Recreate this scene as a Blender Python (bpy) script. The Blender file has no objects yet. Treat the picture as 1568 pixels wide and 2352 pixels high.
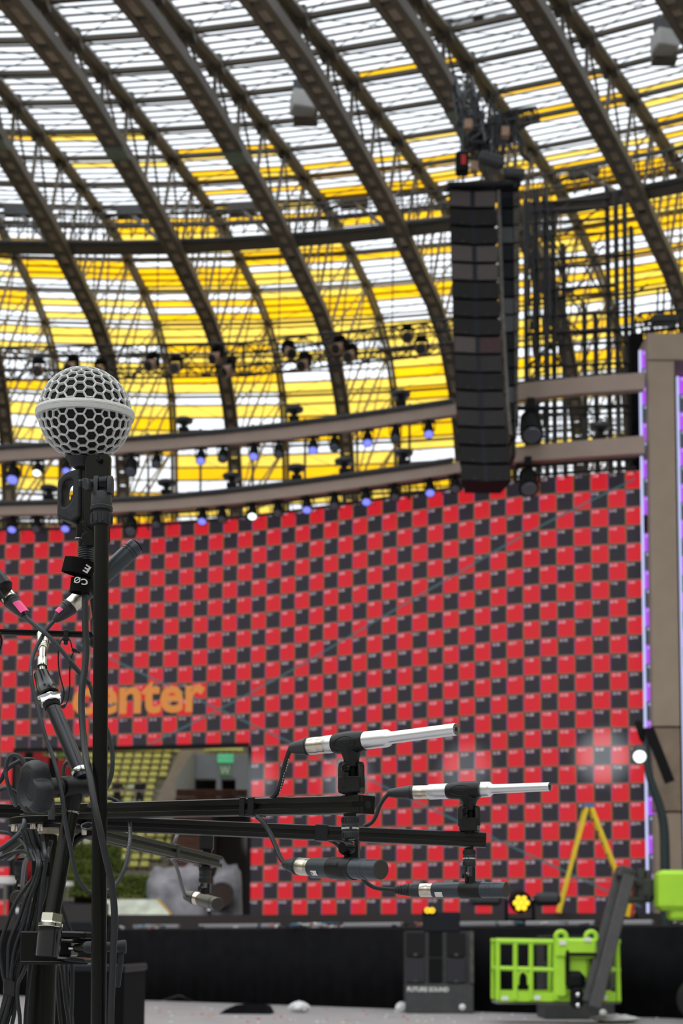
import bpy, math, random
from mathutils import Vector, Matrix
V = Vector
random.seed(7)
sc = bpy.context.scene
COL = sc.collection
PI = math.pi

# ------------------------------------------------------------------ camera
F = 3267.0                      # focal length in pixels of the 1568x2352 frame (50 mm on a 36 mm tall sensor)
CX = 784.0
PITCH = math.radians(5.2)
ROLL = math.radians(0.3)
CY = 2185 - F * math.tan(PITCH)
CAM = V((0, 0, 1.3))
fwd = V((0, math.cos(PITCH), math.sin(PITCH)))
up0 = V((0, -math.sin(PITCH), math.cos(PITCH)))
rt0 = V((1, 0, 0))
RT = rt0 * math.cos(ROLL) + up0 * math.sin(ROLL)
UP = up0 * math.cos(ROLL) - rt0 * math.sin(ROLL)
cd = bpy.data.cameras.new('camera')
cam = bpy.data.objects.new('camera', cd)
COL.objects.link(cam)
cd.sensor_fit = 'VERTICAL'
cd.sensor_height = 36.0
cd.sensor_width = 24.0
cd.lens = F / 2352 * 36.0
cd.shift_y = (CY - 1176) / 2352
cd.clip_start = 0.05
cd.clip_end = 2000
m3 = Matrix((RT, UP, -fwd)).transposed()
cam.matrix_world = Matrix.Translation(CAM) @ m3.to_4x4()
cd.dof.use_dof = True
cd.dof.focus_distance = 1.62
cd.dof.aperture_fstop = 11.0
sc.camera = cam

# ------------------------------------------------------------------ sky and exposure
w = bpy.data.worlds.new('overcast')
sc.world = w
w.use_nodes = True
nt = w.node_tree
bg = nt.nodes['Background']
bg.inputs['Color'].default_value = (0.93, 0.97, 1.0, 1)
bg.inputs['Strength'].default_value = 2.15
sc.view_settings.view_transform = 'Standard'
sc.view_settings.look = 'None'
sc.view_settings.exposure = 0.0
sc.view_settings.gamma = 1.0
sc.view_settings.use_curve_mapping = False


# added spots without fixtures, high behind the camera, imitating spotlight reflections on the screen
SPOTS = [((1385, 1738, 37.4), 1.0, .42), ((1066, 1772, 38.7), 1.0, .55), ((795, 1790, 40.2), 1.0, .85), ((575, 1795, 41.3), 1.0, .7)]


def ray(px, py):
    return fwd + RT * ((px - CX) / F) - UP * ((py - CY) / F)


def at(px, py, Y):
    d = ray(px, py)
    return CAM + d * (Y / d.y)


def proj(p):
    d = p - CAM
    z = d.dot(fwd)
    return CX + F * d.dot(RT) / z, CY - F * d.dot(UP) / z


def pts(lst, Y=None):
    return [at(p[0], p[1], p[2] if len(p) > 2 else Y) for p in lst]


for i, (tgt, cone, k_) in enumerate(SPOTS):
    ld = bpy.data.lights.new('added_glow_spot', 'SPOT')
    ld.energy = 2.6e6 * k_
    ld.color = (.86, .95, 1.0)
    ld.spot_size = math.radians(cone)
    ld.spot_blend = 1.0
    ld.shadow_soft_size = .12
    lo = bpy.data.objects.new('added_glow_spot', ld)
    COL.objects.link(lo)
    lo.location = (-14 + 2.5 * i, -62, 26)
    lo.rotation_euler = (at(*tgt) - V(lo.location)).to_track_quat('-Z', 'Y').to_euler()

# ------------------------------------------------------------------ materials
MATS = {}


def mat(name, col, rough=0.5, metal=0.0, emit=None, es=0.0, noise=0.0, nscale=20.0, bump=0.0, spec=0.5, coat=0.0):
    if name in MATS:
        return MATS[name]
    m = bpy.data.materials.new(name)
    m.use_nodes = True
    n = m.node_tree
    b = n.nodes['Principled BSDF']
    b.inputs['Base Color'].default_value = (*col, 1)
    b.inputs['Roughness'].default_value = rough
    b.inputs['Metallic'].default_value = metal
    b.inputs['Specular IOR Level'].default_value = spec
    if coat:
        b.inputs['Coat Weight'].default_value = coat
    if emit:
        b.inputs['Emission Color'].default_value = (*emit, 1)
        b.inputs['Emission Strength'].default_value = es
    if noise or bump:
        tc = n.nodes.new('ShaderNodeTexCoord')
        no = n.nodes.new('ShaderNodeTexNoise')
        no.inputs['Scale'].default_value = nscale
        no.inputs['Detail'].default_value = 4
        n.links.new(tc.outputs['Object'], no.inputs['Vector'])
        if noise:
            r = n.nodes.new('ShaderNodeMapRange')
            r.inputs[1].default_value = 0.3
            r.inputs[2].default_value = 0.7
            r.inputs[3].default_value = 1 - noise
            r.inputs[4].default_value = 1 + noise
            n.links.new(no.outputs[0], r.inputs[0])
            mx = n.nodes.new('ShaderNodeVectorMath')
            mx.operation = 'SCALE'
            mx.inputs[0].default_value = col
            n.links.new(r.outputs[0], mx.inputs[3])
            n.links.new(mx.outputs[0], b.inputs['Base Color'])
        if bump:
            bp = n.nodes.new('ShaderNodeBump')
            bp.inputs['Strength'].default_value = bump
            bp.inputs['Distance'].default_value = 0.01
            n.links.new(no.outputs[0], bp.inputs['Height'])
            n.links.new(bp.outputs[0], b.inputs['Normal'])
    MATS[name] = m
    return m


def panel_mat(name, col, gloss=0.04):
    m = bpy.data.materials.new(name)
    m.use_nodes = True
    n = m.node_tree
    n.nodes.remove(n.nodes['Principled BSDF'])
    out = n.nodes['Material Output']
    tc = n.nodes.new('ShaderNodeTexCoord')
    no = n.nodes.new('ShaderNodeTexNoise')
    no.inputs['Scale'].default_value = 0.6
    n.links.new(tc.outputs['Object'], no.inputs['Vector'])
    r = n.nodes.new('ShaderNodeMapRange')
    r.inputs[1].default_value = 0.3
    r.inputs[2].default_value = 0.7
    r.inputs[3].default_value = 0.93
    r.inputs[4].default_value = 1.0
    n.links.new(no.outputs[0], r.inputs[0])
    sc_ = n.nodes.new('ShaderNodeVectorMath')
    sc_.operation = 'SCALE'
    sc_.inputs[0].default_value = col
    n.links.new(r.outputs[0], sc_.inputs[3])
    t = n.nodes.new('ShaderNodeBsdfTranslucent')
    n.links.new(sc_.outputs[0], t.inputs['Color'])
    g = n.nodes.new('ShaderNodeBsdfGlossy')
    g.inputs['Roughness'].default_value = 0.35
    mx = n.nodes.new('ShaderNodeMixShader')
    mx.inputs[0].default_value = gloss
    n.links.new(t.outputs[0], mx.inputs[1])
    n.links.new(g.outputs[0], mx.inputs[2])
    n.links.new(mx.outputs[0], out.inputs['Surface'])
    MATS[name] = m
    return m


steel_brown = mat('weathered brown steel', (0.090, 0.072, 0.050), 0.55, noise=0.25, nscale=0.7)
steel_plate = mat('brown steel lit tone', (0.30, 0.24, 0.18), 0.5, noise=0.3, nscale=1.2)  # lighter tone stands for the lit bits of the rib steel
steel_dark = mat('dark grey steel', (0.035, 0.036, 0.04), 0.5)
steel_green = mat('verdigris patched steel', (0.15, 0.20, 0.15), 0.6, noise=0.3, nscale=3)
truss_dark = mat('dark truss metal', (0.030, 0.031, 0.036), 0.45, 0.3)
white_panel = panel_mat('opal white panel', (0.95, 0.96, 0.98))
amber_panel = panel_mat('amber panel', (0.96, 0.71, 0.06))
yellow_panel = panel_mat('light yellow panel', (0.96, 0.80, 0.30))
black_matte = mat('black matte paint', (0.007, 0.007, 0.008), 0.6, spec=0.14)
black_satin = mat('black satin metal', (0.004, 0.004, 0.0042), 0.3, noise=0.1, nscale=90, spec=0.25)
black_plastic = mat('black plastic', (0.008, 0.0084, 0.0092), 0.42, noise=0.1, nscale=150, bump=0.05, spec=0.3)
grey_plastic = mat('charcoal plastic', (0.018, 0.02, 0.023), 0.5, noise=0.1, nscale=150, bump=0.08, spec=0.35)
rubber = mat('black cable rubber', (0.014, 0.0155, 0.018), 0.45, noise=0.12, nscale=120, spec=0.4)
rubber_grey = mat('dark grey cable rubber', (0.030, 0.034, 0.040), 0.42, noise=0.12, nscale=120, spec=0.4)
boot = mat('black connector boot', (0.022, 0.023, 0.026), 0.45)
nickel = mat('satin nickel', (0.72, 0.66, 0.56), 0.28, 1.0, noise=0.06, nscale=200)
chrome = mat('bright zinc', (0.82, 0.83, 0.84), 0.16, 1.0)
silver = mat('satin silver aluminium', (0.78, 0.79, 0.81), 0.34, 0.85, noise=0.02, nscale=200)
gunmetal = mat('dark blue grey anodised', (0.045, 0.055, 0.066), 0.36, 0.35)
olive_metal = mat('olive grey anodised', (0.10, 0.098, 0.078), 0.4, 0.5)
grille_grey = mat('pale grey grille paint', (0.60, 0.61, 0.60), 0.45, noise=0.05, nscale=300, bump=0.03)
foam = mat('black foam', (0.010, 0.009, 0.012), 0.9)
felt = mat('black hook and loop felt', (0.008, 0.007, 0.008), 0.95, noise=0.4, nscale=900, bump=0.3, spec=0.1)
white_print = mat('white print', (0.8, 0.8, 0.78), 0.5)
pink = mat('neon pink tape', (1.0, 0.07, 0.30), 0.5, noise=0.1, nscale=200, emit=None)
orange_ring = mat('orange ring', (0.7, 0.2, 0.03), 0.4)
led_red = mat('red lit tile', (0.012, 0.011, 0.011), 0.55, emit=(0.66, 0.014, 0.026), es=0.9, spec=0.25)
led_black = mat('dark lit tile', (0.012, 0.012, 0.013), 0.55, emit=(0.035, 0.030, 0.042), es=0.55, spec=0.25)
led_orange = mat('orange line', (0.02, 0.02, 0.02), 0.5, emit=(0.45, 0.16, 0.05), es=0.8)
led_violet = mat('violet line', (0.02, 0.02, 0.02), 0.5, emit=(0.45, 0.05, 0.38), es=0.8)
led_grey = mat('grey line', (0.02, 0.02, 0.02), 0.5, emit=(0.30, 0.22, 0.16), es=0.8)
led_num = mat('lit number', (0.02, 0.02, 0.02), 0.5, emit=(0.55, 0.42, 0.50), es=1.0)
led_text = mat('lit orange letters', (0.02, 0.02, 0.02), 0.5, emit=(0.58, 0.20, 0.025), es=1.0)
led_teal = mat('teal line', (0.02, 0.02, 0.02), 0.5, emit=(0.035, 0.085, 0.10), es=1.0)
led_purple = mat('purple lit tile', (0.02, 0.02, 0.02), 0.5, emit=(0.46, 0.08, 0.90), es=1.0)
led_slate = mat('slate lit tile', (0.02, 0.02, 0.02), 0.5, emit=(0.04, 0.05, 0.075), es=1.0)
led_pale = mat('pale blue lit edge', (0.1, 0.1, 0.1), 0.5, emit=(0.55, 0.6, 0.95), es=1.0)
beige = mat('beige stage panel', (0.34, 0.265, 0.205), 0.7, noise=0.06, nscale=1.5)
beige_rose = mat('dusty beige fascia', (0.36, 0.272, 0.228), 0.7, noise=0.06, nscale=1.5)
brown_panel = mat('brown stage panel', (0.24, 0.175, 0.13), 0.7, noise=0.2, nscale=2)
skirt_black = mat('black drape cloth', (0.008, 0.008, 0.0095), 0.9, noise=0.2, nscale=3, spec=0.08)
deck_black = mat('dark stage deck', (0.03, 0.022, 0.022), 0.6)
concrete = mat('pale concrete', (0.36, 0.34, 0.35), 0.85, noise=0.12, nscale=1.5, bump=0.1)
grille_dark = mat('dark speaker mesh', (0.020, 0.019, 0.0205), 0.8, spec=0.15, noise=0.3, nscale=60)
grille_mid = mat('mid speaker mesh', (0.036, 0.033, 0.0335), 0.8, spec=0.15, noise=0.3, nscale=60)
grille_light = mat('pale speaker mesh', (0.085, 0.074, 0.072), 0.8, spec=0.15, noise=0.25, nscale=60)  # palest of the speaker mesh tones
grille_red = mat('reddish speaker mesh', (0.060, 0.036, 0.038), 0.8, spec=0.15, noise=0.25, nscale=60)
cab_side = mat('worn cabinet side', (0.085, 0.078, 0.068), 0.7, noise=0.4, nscale=9)
cab_blue = mat('blue black cabinet', (0.012, 0.0135, 0.019), 0.6, spec=0.2)
cab_grey = mat('grey cabinet', (0.075, 0.08, 0.09), 0.6)
lime = mat('lime green paint', (0.42, 0.76, 0.045), 0.38, noise=0.04, nscale=4)
boom_grey = mat('charcoal boom paint', (0.045, 0.043, 0.045), 0.5, noise=0.2, nscale=5)
ladder_yellow = mat('yellow fibreglass', (0.95, 0.66, 0.03), 0.4, noise=0.06, nscale=5)
seat_yellow = mat('pale yellow green seat', (0.78, 0.79, 0.26), 0.5, noise=0.1, nscale=1)
seat_white = mat('white green seat', (0.62, 0.70, 0.52), 0.5)
seat_green = mat('green seat', (0.16, 0.30, 0.05), 0.5)
box_grey = mat('light grey box', (0.42, 0.41, 0.39), 0.6, noise=0.08, nscale=4)
lamp_blue = mat('blue lamp lens', (0.1, 0.1, 0.2), 0.3, emit=(0.22, 0.25, 1.0), es=1.2)
lamp_white = mat('white lamp lens', (0.3, 0.3, 0.3), 0.3, emit=(0.85, 1.0, 0.92), es=2.0)
lamp_grey = mat('unlit lamp lens', (0.16, 0.18, 0.22), 0.15)
lamp_amber = mat('amber lamp lens', (0.3, 0.2, 0.0), 0.3, emit=(1.0, 0.66, 0.03), es=1.4)
tan_case = mat('tan lamp housing', (0.46, 0.29, 0.19), 0.5, noise=0.2, nscale=6)
wood_red = mat('red brown timber', (0.16, 0.065, 0.04), 0.7, noise=0.35, nscale=5)
wood_dark = mat('dark brown timber', (0.018, 0.010, 0.008), 0.7)
rock_mat = mat('painted grey rock', (0.34, 0.33, 0.37), 0.85, noise=0.55, nscale=1.6, bump=0.6)
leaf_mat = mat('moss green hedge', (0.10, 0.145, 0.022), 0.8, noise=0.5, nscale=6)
wall_grey = mat('grey painted wall', (0.30, 0.32, 0.35), 0.7, noise=0.05, nscale=1)
stair_tan = mat('pale stair concrete', (0.42, 0.37, 0.30), 0.85, noise=0.1, nscale=1)
glass_m = mat('pale glass', (0.32, 0.38, 0.38), 0.1)
sign_green = mat('green lit sign', (0.05, 0.3, 0.12), 0.4, emit=(0.06, 0.42, 0.2), es=0.8)
skin_m = mat('skin', (0.45, 0.26, 0.19), 0.6)
cloth_dark = mat('dark clothing', (0.02, 0.02, 0.025), 0.8)
hair_m = mat('dark hair', (0.015, 0.01, 0.008), 0.7)
red_cloth = mat('red cloth', (0.55, 0.025, 0.03), 0.7)
plastic_white = mat('white plastic film', (0.75, 0.75, 0.76), 0.5, bump=0.2, nscale=8)
olive_wall = mat('olive rear wall', (0.10, 0.10, 0.055), 0.8, noise=0.3, nscale=0.5)
pale_olive = mat('pale olive panel', (0.30, 0.29, 0.18), 0.8)
teal_paint = mat('dark teal paint', (0.028, 0.042, 0.046), 0.5, spec=0.3)


# ------------------------------------------------------------------ mesh building
class MB:
    def __init__(s):
        s.v = []
        s.f = []
        s.m = []

    def add(s, vs, fs, mi=0):
        o = len(s.v)
        s.v += [V(p) for p in vs]
        s.f += [tuple(i + o for i in f) for f in fs]
        s.m += [mi] * len(fs)
        return s

    def box(s, c, size, rot=None, mi=0, bev=0.0):
        hx, hy, hz = size[0] / 2, size[1] / 2, size[2] / 2
        R = rot or Matrix.Identity(3)
        c = V(c)
        if bev:
            b = min(bev, hx * .9, hy * .9, hz * .9)
            vs = []
            idx = {}
            for sx in (-1, 1):
                for sy in (-1, 1):
                    for sz in (-1, 1):
                        for a in range(3):
                            p = [sx * hx, sy * hy, sz * hz]
                            for q in range(3):
                                if q != a:
                                    p[q] -= (sx, sy, sz)[q] * b
                            idx[(sx, sy, sz, a)] = len(vs)
                            vs.append(c + R @ V(p))
            fs = []
            for a in range(3):
                o = [q for q in range(3) if q != a]
                for sg in (-1, 1):
                    f = []
                    for (u, t) in ((-1, -1), (1, -1), (1, 1), (-1, 1)):
                        k = [0, 0, 0]
                        k[a] = sg
                        k[o[0]] = u
                        k[o[1]] = t
                        f.append(idx[(*k, a)])
                    flip = (sg < 0) ^ (a == 1)
                    fs.append(tuple(f[::-1] if flip else f))
            for a in range(3):          # bevel strips along axis a
                o = [q for q in range(3) if q != a]
                for u in (-1, 1):
                    for t in (-1, 1):
                        k0 = [0, 0, 0]
                        k0[o[0]] = u
                        k0[o[1]] = t
                        ka = list(k0)
                        kb = list(k0)
                        ka[a] = -1
                        kb[a] = 1
                        fs.append((idx[(*ka, o[0])], idx[(*kb, o[0])], idx[(*kb, o[1])], idx[(*ka, o[1])]))
            for sx in (-1, 1):
                for sy in (-1, 1):
                    for sz in (-1, 1):
                        fs.append((idx[(sx, sy, sz, 0)], idx[(sx, sy, sz, 1)], idx[(sx, sy, sz, 2)]))
            return s.add(vs, fs, mi)
        vs = [c + R @ V((x, y, z)) for x in (-hx, hx) for y in (-hy, hy) for z in (-hz, hz)]
        return s.add(vs, [(0, 1, 3, 2), (4, 6, 7, 5), (0, 4, 5, 1), (2, 3, 7, 6), (0, 2, 6, 4), (1, 5, 7, 3)], mi)

    def beam(s, a, b, wd, ht, upv=(0, 0, 1), mi=0, bev=0.0):
        a, b = V(a), V(b)
        d = b - a
        L = d.length
        x = d.normalized()
        u = V(upv)
        y = u.cross(x)
        if y.length < 1e-4:
            y = V((0, 1, 0)).cross(x)
        y.normalize()
        z = x.cross(y)
        R = Matrix((x, y, z)).transposed()
        return s.box((a + b) / 2, (L, wd, ht), R, mi, bev)

    def tube(s, P, r, n=8, mi=0, cap=True, closed=False):
        P = [V(p) for p in P]
        k = len(P)
        rr = r if isinstance(r, (list, tuple)) else [r] * k
        T = []
        for i in range(k):
            if closed:
                t = P[(i + 1) % k] - P[i - 1]
            else:
                t = P[min(i + 1, k - 1)] - P[max(i - 1, 0)]
            T.append(t.normalized())
        u = T[0].orthogonal().normalized()
        vs = []
        for i in range(k):
            u = (u - T[i] * u.dot(T[i])).normalized()
            b = T[i].cross(u)
            for q in range(n):
                an = 2 * PI * q / n
                vs.append(P[i] + (u * math.cos(an) + b * math.sin(an)) * rr[i])
        fs = []
        for i in range(k if closed else k - 1):
            j = (i + 1) % k
            for q in range(n):
                fs.append((i * n + q, i * n + (q + 1) % n, j * n + (q + 1) % n, j * n + q))
        if cap and not closed:
            fs.append(tuple(range(n - 1, -1, -1)))
            fs.append(tuple((k - 1) * n + q for q in range(n)))
        return s.add(vs, fs, mi)

    def lathe(s, a, b, prof, n=32, mi=0, mis=None):
        """prof: list of (t, r): t 0..1 along a-b, r metres."""
        a, b = V(a), V(b)
        x = (b - a).normalized()
        u = x.orthogonal().normalized()
        v2 = x.cross(u)
        vs = []
        for t, r in prof:
            c = a + (b - a) * t
            for q in range(n):
                an = 2 * PI * q / n
                vs.append(c + (u * math.cos(an) + v2 * math.sin(an)) * max(r, 1e-5))
        for i in range(len(prof) - 1):
            pass
        o = len(s.v)
        s.v += vs
        for i in range(len(prof) - 1):
            mm = mis[i] if mis else mi
            for q in range(n):
                s.f.append((o + i * n + q, o + i * n + (q + 1) % n, o + (i + 1) * n + (q + 1) % n, o + (i + 1) * n + q))
                s.m.append(mm)
        s.f.append(tuple(o + q for q in range(n - 1, -1, -1)))
        s.m.append(mis[0] if mis else mi)
        s.f.append(tuple(o + (len(prof) - 1) * n + q for q in range(n)))
        s.m.append(mis[-1] if mis else mi)
        return s

    def sphere(s, c, r, n=12, k=8, mi=0, sc3=(1, 1, 1), rot=None):
        R = rot or Matrix.Identity(3)
        vs = []
        for i in range(k + 1):
            th = PI * i / k
            for q in range(n):
                an = 2 * PI * q / n
                vs.append(V(c) + R @ V((r * sc3[0] * math.sin(th) * math.cos(an), r * sc3[1] * math.sin(th) * math.sin(an), r * sc3[2] * math.cos(th))))
        fs = []
        for i in range(k):
            for q in range(n):
                fs.append((i * n + q, (i + 1) * n + q, (i + 1) * n + (q + 1) % n, i * n + (q + 1) % n))
        return s.add(vs, fs, mi)

    def ribbon(s, top, bot, thick, mi=0):
        """wall strip between two world polylines, thickened away from the camera."""
        n = len(top)
        d = V((0, thick, 0))
        vs = list(top) + list(bot) + [p + d for p in top] + [p + d for p in bot]
        fs = []
        for i in range(n - 1):
            fs += [(i, n + i, n + i + 1, i + 1), (2 * n + i, 2 * n + i + 1, 3 * n + i + 1, 3 * n + i),
                   (i, i + 1, 2 * n + i + 1, 2 * n + i), (n + i, 3 * n + i, 3 * n + i + 1, n + i + 1)]
        fs += [(0, 2 * n, 3 * n, n), (n - 1, 2 * n - 1, 4 * n - 1, 3 * n - 1)]
        return s.add(vs, fs, mi)

    def mesh(s, name, mats, off=None, smooth=True, angle=35):
        me = bpy.data.meshes.new(name)
        o = off or V((0, 0, 0))
        me.from_pydata([tuple(p - o) for p in s.v], [], s.f)
        for m in (mats if isinstance(mats, (list, tuple)) else [mats]):
            me.materials.append(m)
        if any(s.m):
            me.polygons.foreach_set('material_index', s.m)
        if smooth:
            me.polygons.foreach_set('use_smooth', [True] * len(s.f))
            me.set_sharp_from_angle(angle=math.radians(angle))
        me.update()
        return me

    def build(s, name, mats, parent=None, smooth=True, angle=35, label=None):
        off = wloc(parent) if parent else V((0, 0, 0))
        me = s.mesh(name, mats, off, smooth, angle)
        o = bpy.data.objects.new(name, me)
        COL.objects.link(o)
        if parent:
            o.parent = parent
        if label:
            o['label'] = label
        return o


def wloc(o):
    p = V(o.location)
    while o.parent:
        o = o.parent
        p += V(o.location)
    return p


def thing(name, label, cat, loc=(0, 0, 0), group=None, rz=0):
    o = bpy.data.objects.new(name, None)
    COL.objects.link(o)
    o.location = loc
    o.rotation_euler = (0, 0, rz)
    o.empty_display_size = 0.1
    o['label'] = label
    o['category'] = cat
    if group:
        o['group'] = group
    return o


def empty_part(name, parent, loc=None):
    o = bpy.data.objects.new(name, None)
    COL.objects.link(o)
    o.parent = parent
    if loc is not None:
        o.location = V(loc) - wloc(parent)
    return o


def struct(o):
    o['kind'] = 'structure'
    return o


def tag(o, label, cat, group=None, kind=None):
    o['label'] = label
    o['category'] = cat
    if group:
        o['group'] = group
    if kind:
        o['kind'] = kind
    return o


def rebase(o):
    """move a one-mesh thing's origin to the bottom centre of its mesh."""
    me = o.data
    xs = [v.co for v in me.vertices]
    c = V(((min(p.x for p in xs) + max(p.x for p in xs)) / 2, (min(p.y for p in xs) + max(p.y for p in xs)) / 2, min(p.z for p in xs)))
    me.transform(Matrix.Translation(-c))
    o.location = V(o.location) + c
    return o


def copy_tree(src, loc=None, label=None, rot=None):
    kids = {}
    for ch in src.children:
        kids.setdefault(src.name, []).append(ch)
    c = src.copy()
    COL.objects.link(c)
    if loc is not None:
        c.location = loc
    if rot is not None:
        c.rotation_euler = rot
    if label:
        c['label'] = label
    for ch in src.children:
        d = ch.copy()
        COL.objects.link(d)
        d.parent = c
        for g in ch.children:
            e = g.copy()
            COL.objects.link(e)
            e.parent = d
    return c


def smooth_path(P, sub=6):
    P = [V(p) for p in P]
    if len(P) < 3:
        return P
    out = []
    for i in range(len(P) - 1):
        p0 = P[i - 1] if i > 0 else P[0] * 2 - P[1]
        p1, p2 = P[i], P[i + 1]
        p3 = P[i + 2] if i + 2 < len(P) else P[-1] * 2 - P[-2]
        for k in range(sub):
            t = k / sub
            out.append(0.5 * ((2 * p1) + (p2 - p0) * t + (2 * p0 - 5 * p1 + 4 * p2 - p3) * t * t + (3 * p1 - p0 - 3 * p2 + p3) * t ** 3))
    out.append(P[-1])
    return out


def shape2d(name, outline, holes, depth, bev, m, origin, xa=None, za=None, parent=None, res=2):
    """filled outline (with holes) extruded: outline in metres in the plane (xa, za) at origin."""
    cu = bpy.data.curves.new(name, 'CURVE')
    cu.dimensions = '2D'
    cu.fill_mode = 'BOTH'
    for loop in [outline] + list(holes):
        sp = cu.splines.new('POLY')
        sp.points.add(len(loop) - 1)
        for i, (x, y) in enumerate(loop):
            sp.points[i].co = (x, y, 0, 1)
        sp.use_cyclic_u = True
    cu.extrude = max(depth / 2 - bev, 0.00001)
    cu.bevel_depth = bev
    cu.bevel_resolution = res
    cu.offset = -bev
    tmp = bpy.data.objects.new('tmp', cu)
    COL.objects.link(tmp)
    dg = bpy.context.evaluated_depsgraph_get()
    me = bpy.data.meshes.new_from_object(tmp.evaluated_get(dg))
    bpy.data.objects.remove(tmp)
    bpy.data.curves.remove(cu)
    xa = xa or V((1, 0, 0))
    za = za or V((0, 0, 1))
    n = xa.cross(za)
    M = Matrix((xa, za, n)).transposed().to_4x4()
    M.translation = V(origin) - (wloc(parent) if parent else V((0, 0, 0)))
    me.transform(M)
    me.name = name
    me.materials.clear()
    me.materials.append(m)
    me.polygons.foreach_set('use_smooth', [True] * len(me.polygons))
    me.set_sharp_from_angle(angle=math.radians(35))
    o = bpy.data.objects.new(name, me)
    COL.objects.link(o)
    if parent:
        o.parent = parent
    return o


def text_verts(txt, size, bold=0.0, spacing=1.0):
    cu = bpy.data.curves.new('t', 'FONT')
    cu.body = txt
    cu.size = 1.0
    cu.offset = bold
    cu.space_character = spacing
    cu.resolution_u = 3
    tmp = bpy.data.objects.new('tmp', cu)
    COL.objects.link(tmp)
    dg = bpy.context.evaluated_depsgraph_get()
    me = bpy.data.meshes.new_from_object(tmp.evaluated_get(dg))
    bpy.data.objects.remove(tmp)
    vs = [V(v.co) * size for v in me.vertices]
    fs = [tuple(p.vertices) for p in me.polygons]
    bpy.data.meshes.remove(me)
    return vs, fs


def rrect(w_, h_, r, n=4):
    out = []
    for cx_, cy_, a0 in ((w_ / 2 - r, h_ / 2 - r, 0), (-w_ / 2 + r, h_ / 2 - r, 90), (-w_ / 2 + r, -h_ / 2 + r, 180), (w_ / 2 - r, -h_ / 2 + r, 270)):
        for i in range(n + 1):
            a = math.radians(a0 + 90 * i / n)
            out.append((cx_ + r * math.cos(a), cy_ + r * math.sin(a)))
    return out


def lerp(a, b, t):
    return a + (b - a) * t


def interp(tab, x):
    if x <= tab[0][0]:
        (x0, *a), (x1, *b) = tab[0], tab[1]
    else:
        for i in range(len(tab) - 1):
            if x <= tab[i + 1][0]:
                break
        (x0, *a), (x1, *b) = tab[i], tab[i + 1]
    t = (x - x0) / (x1 - x0)
    r = [lerp(p, q, t) for p, q in zip(a, b)]
    return r[0] if len(r) == 1 else r


def box_truss(mb, a, b, wd, ht, n, rc, rl, upv=(0, 0, 1), mi=0, seg=5):
    """four-chord lattice girder from a to b."""
    a, b = V(a), V(b)
    x = (b - a).normalized()
    y = V(upv).cross(x)
    if y.length < 1e-3:
        y = V((1, 0, 0)).cross(x)
    y.normalize()
    z = x.cross(y)
    cs = [(-1, -1), (1, -1), (1, 1), (-1, 1)]
    pt = lambda t, c: a + (b - a) * t + y * (c[0] * wd / 2) + z * (c[1] * ht / 2)
    for c in cs:
        mb.tube([pt(0, c), pt(1, c)], rc, seg, mi, cap=False)
    for i in range(n + 1):
        for q in range(4):
            mb.tube([pt(i / n, cs[q]), pt(i / n, cs[(q + 1) % 4])], rl, 4, mi, cap=False)
            if i < n:
                c0, c1 = (cs[q], cs[(q + 1) % 4]) if (i + q) % 2 else (cs[(q + 1) % 4], cs[q])
                mb.tube([pt(i / n, c0), pt((i + 1) / n, c1)], rl, 4, mi, cap=False)
    return mb


# ================================================================== LARGE STRUCTURE
# ------------------------------------------------------------------ ground
g = MB().add([(-160, -60, 0), (160, -60, 0), (160, 200, 0), (-160, 200, 0), (-160, -60, -.3), (160, -60, -.3), (160, 200, -.3), (-160, 200, -.3)],
             [(0, 1, 2, 3), (7, 6, 5, 4), (0, 4, 5, 1), (1, 5, 6, 2), (2, 6, 7, 3), (3, 7, 4, 0)]).build('ground', concrete, smooth=False)
struct(g)

# ------------------------------------------------------------------ arena roof shell
AX, AY = -11.095, -3.937
TH0, DTH = -0.0001897, 0.0773245
RO = [33.2, 36.4, 39.6, 42.86, 46.24, 49.58, 53.19, 57.18, 61.35, 65.25, 68.87, 74.43, 80.29, 85.89, 90.12, 93.3, 95.0, 95.6, 95.6, 95.4]
ZO = [24.4, 25.5, 26.6, 27.72, 28.92, 30.04, 31.19, 32.51, 33.77, 34.9, 36.0, 37.09, 38.2, 38.8, 38.6, 37.3, 34.6, 31.4, 28.2, 24.8]
NJ = len(RO)                                         # ring index jj = j + 3
RI_T = [(33.2, 23.4), (38.6, 25.04), (42.5, 26.1), (45.0, 26.62), (47.5, 27.1), (50.4, 27.6), (54.0, 28.2), (57.4, 28.65), (61.3, 29.0), (65.1, 29.4),
        (68.6, 29.2), (71.4, 27.9), (73.0, 26.4), (73.9, 24.6), (74.5, 21.5), (74.8, 17.0)]
RN = [32.8, 36.0, 39.4, 42.8, 46.0, 49.0, 52.0, 55.2, 58.6, 61.5, 64.5, 67.5, 69.9, 71.9, 73.3, 74.2]
K0, K1 = -3, 8


def shell(k, R, Z):
    th = TH0 + DTH * k
    return V((AX + R * math.sin(th), AY + R * math.cos(th), Z))


def inner_z(R):
    return interp(RI_T, R)


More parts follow.
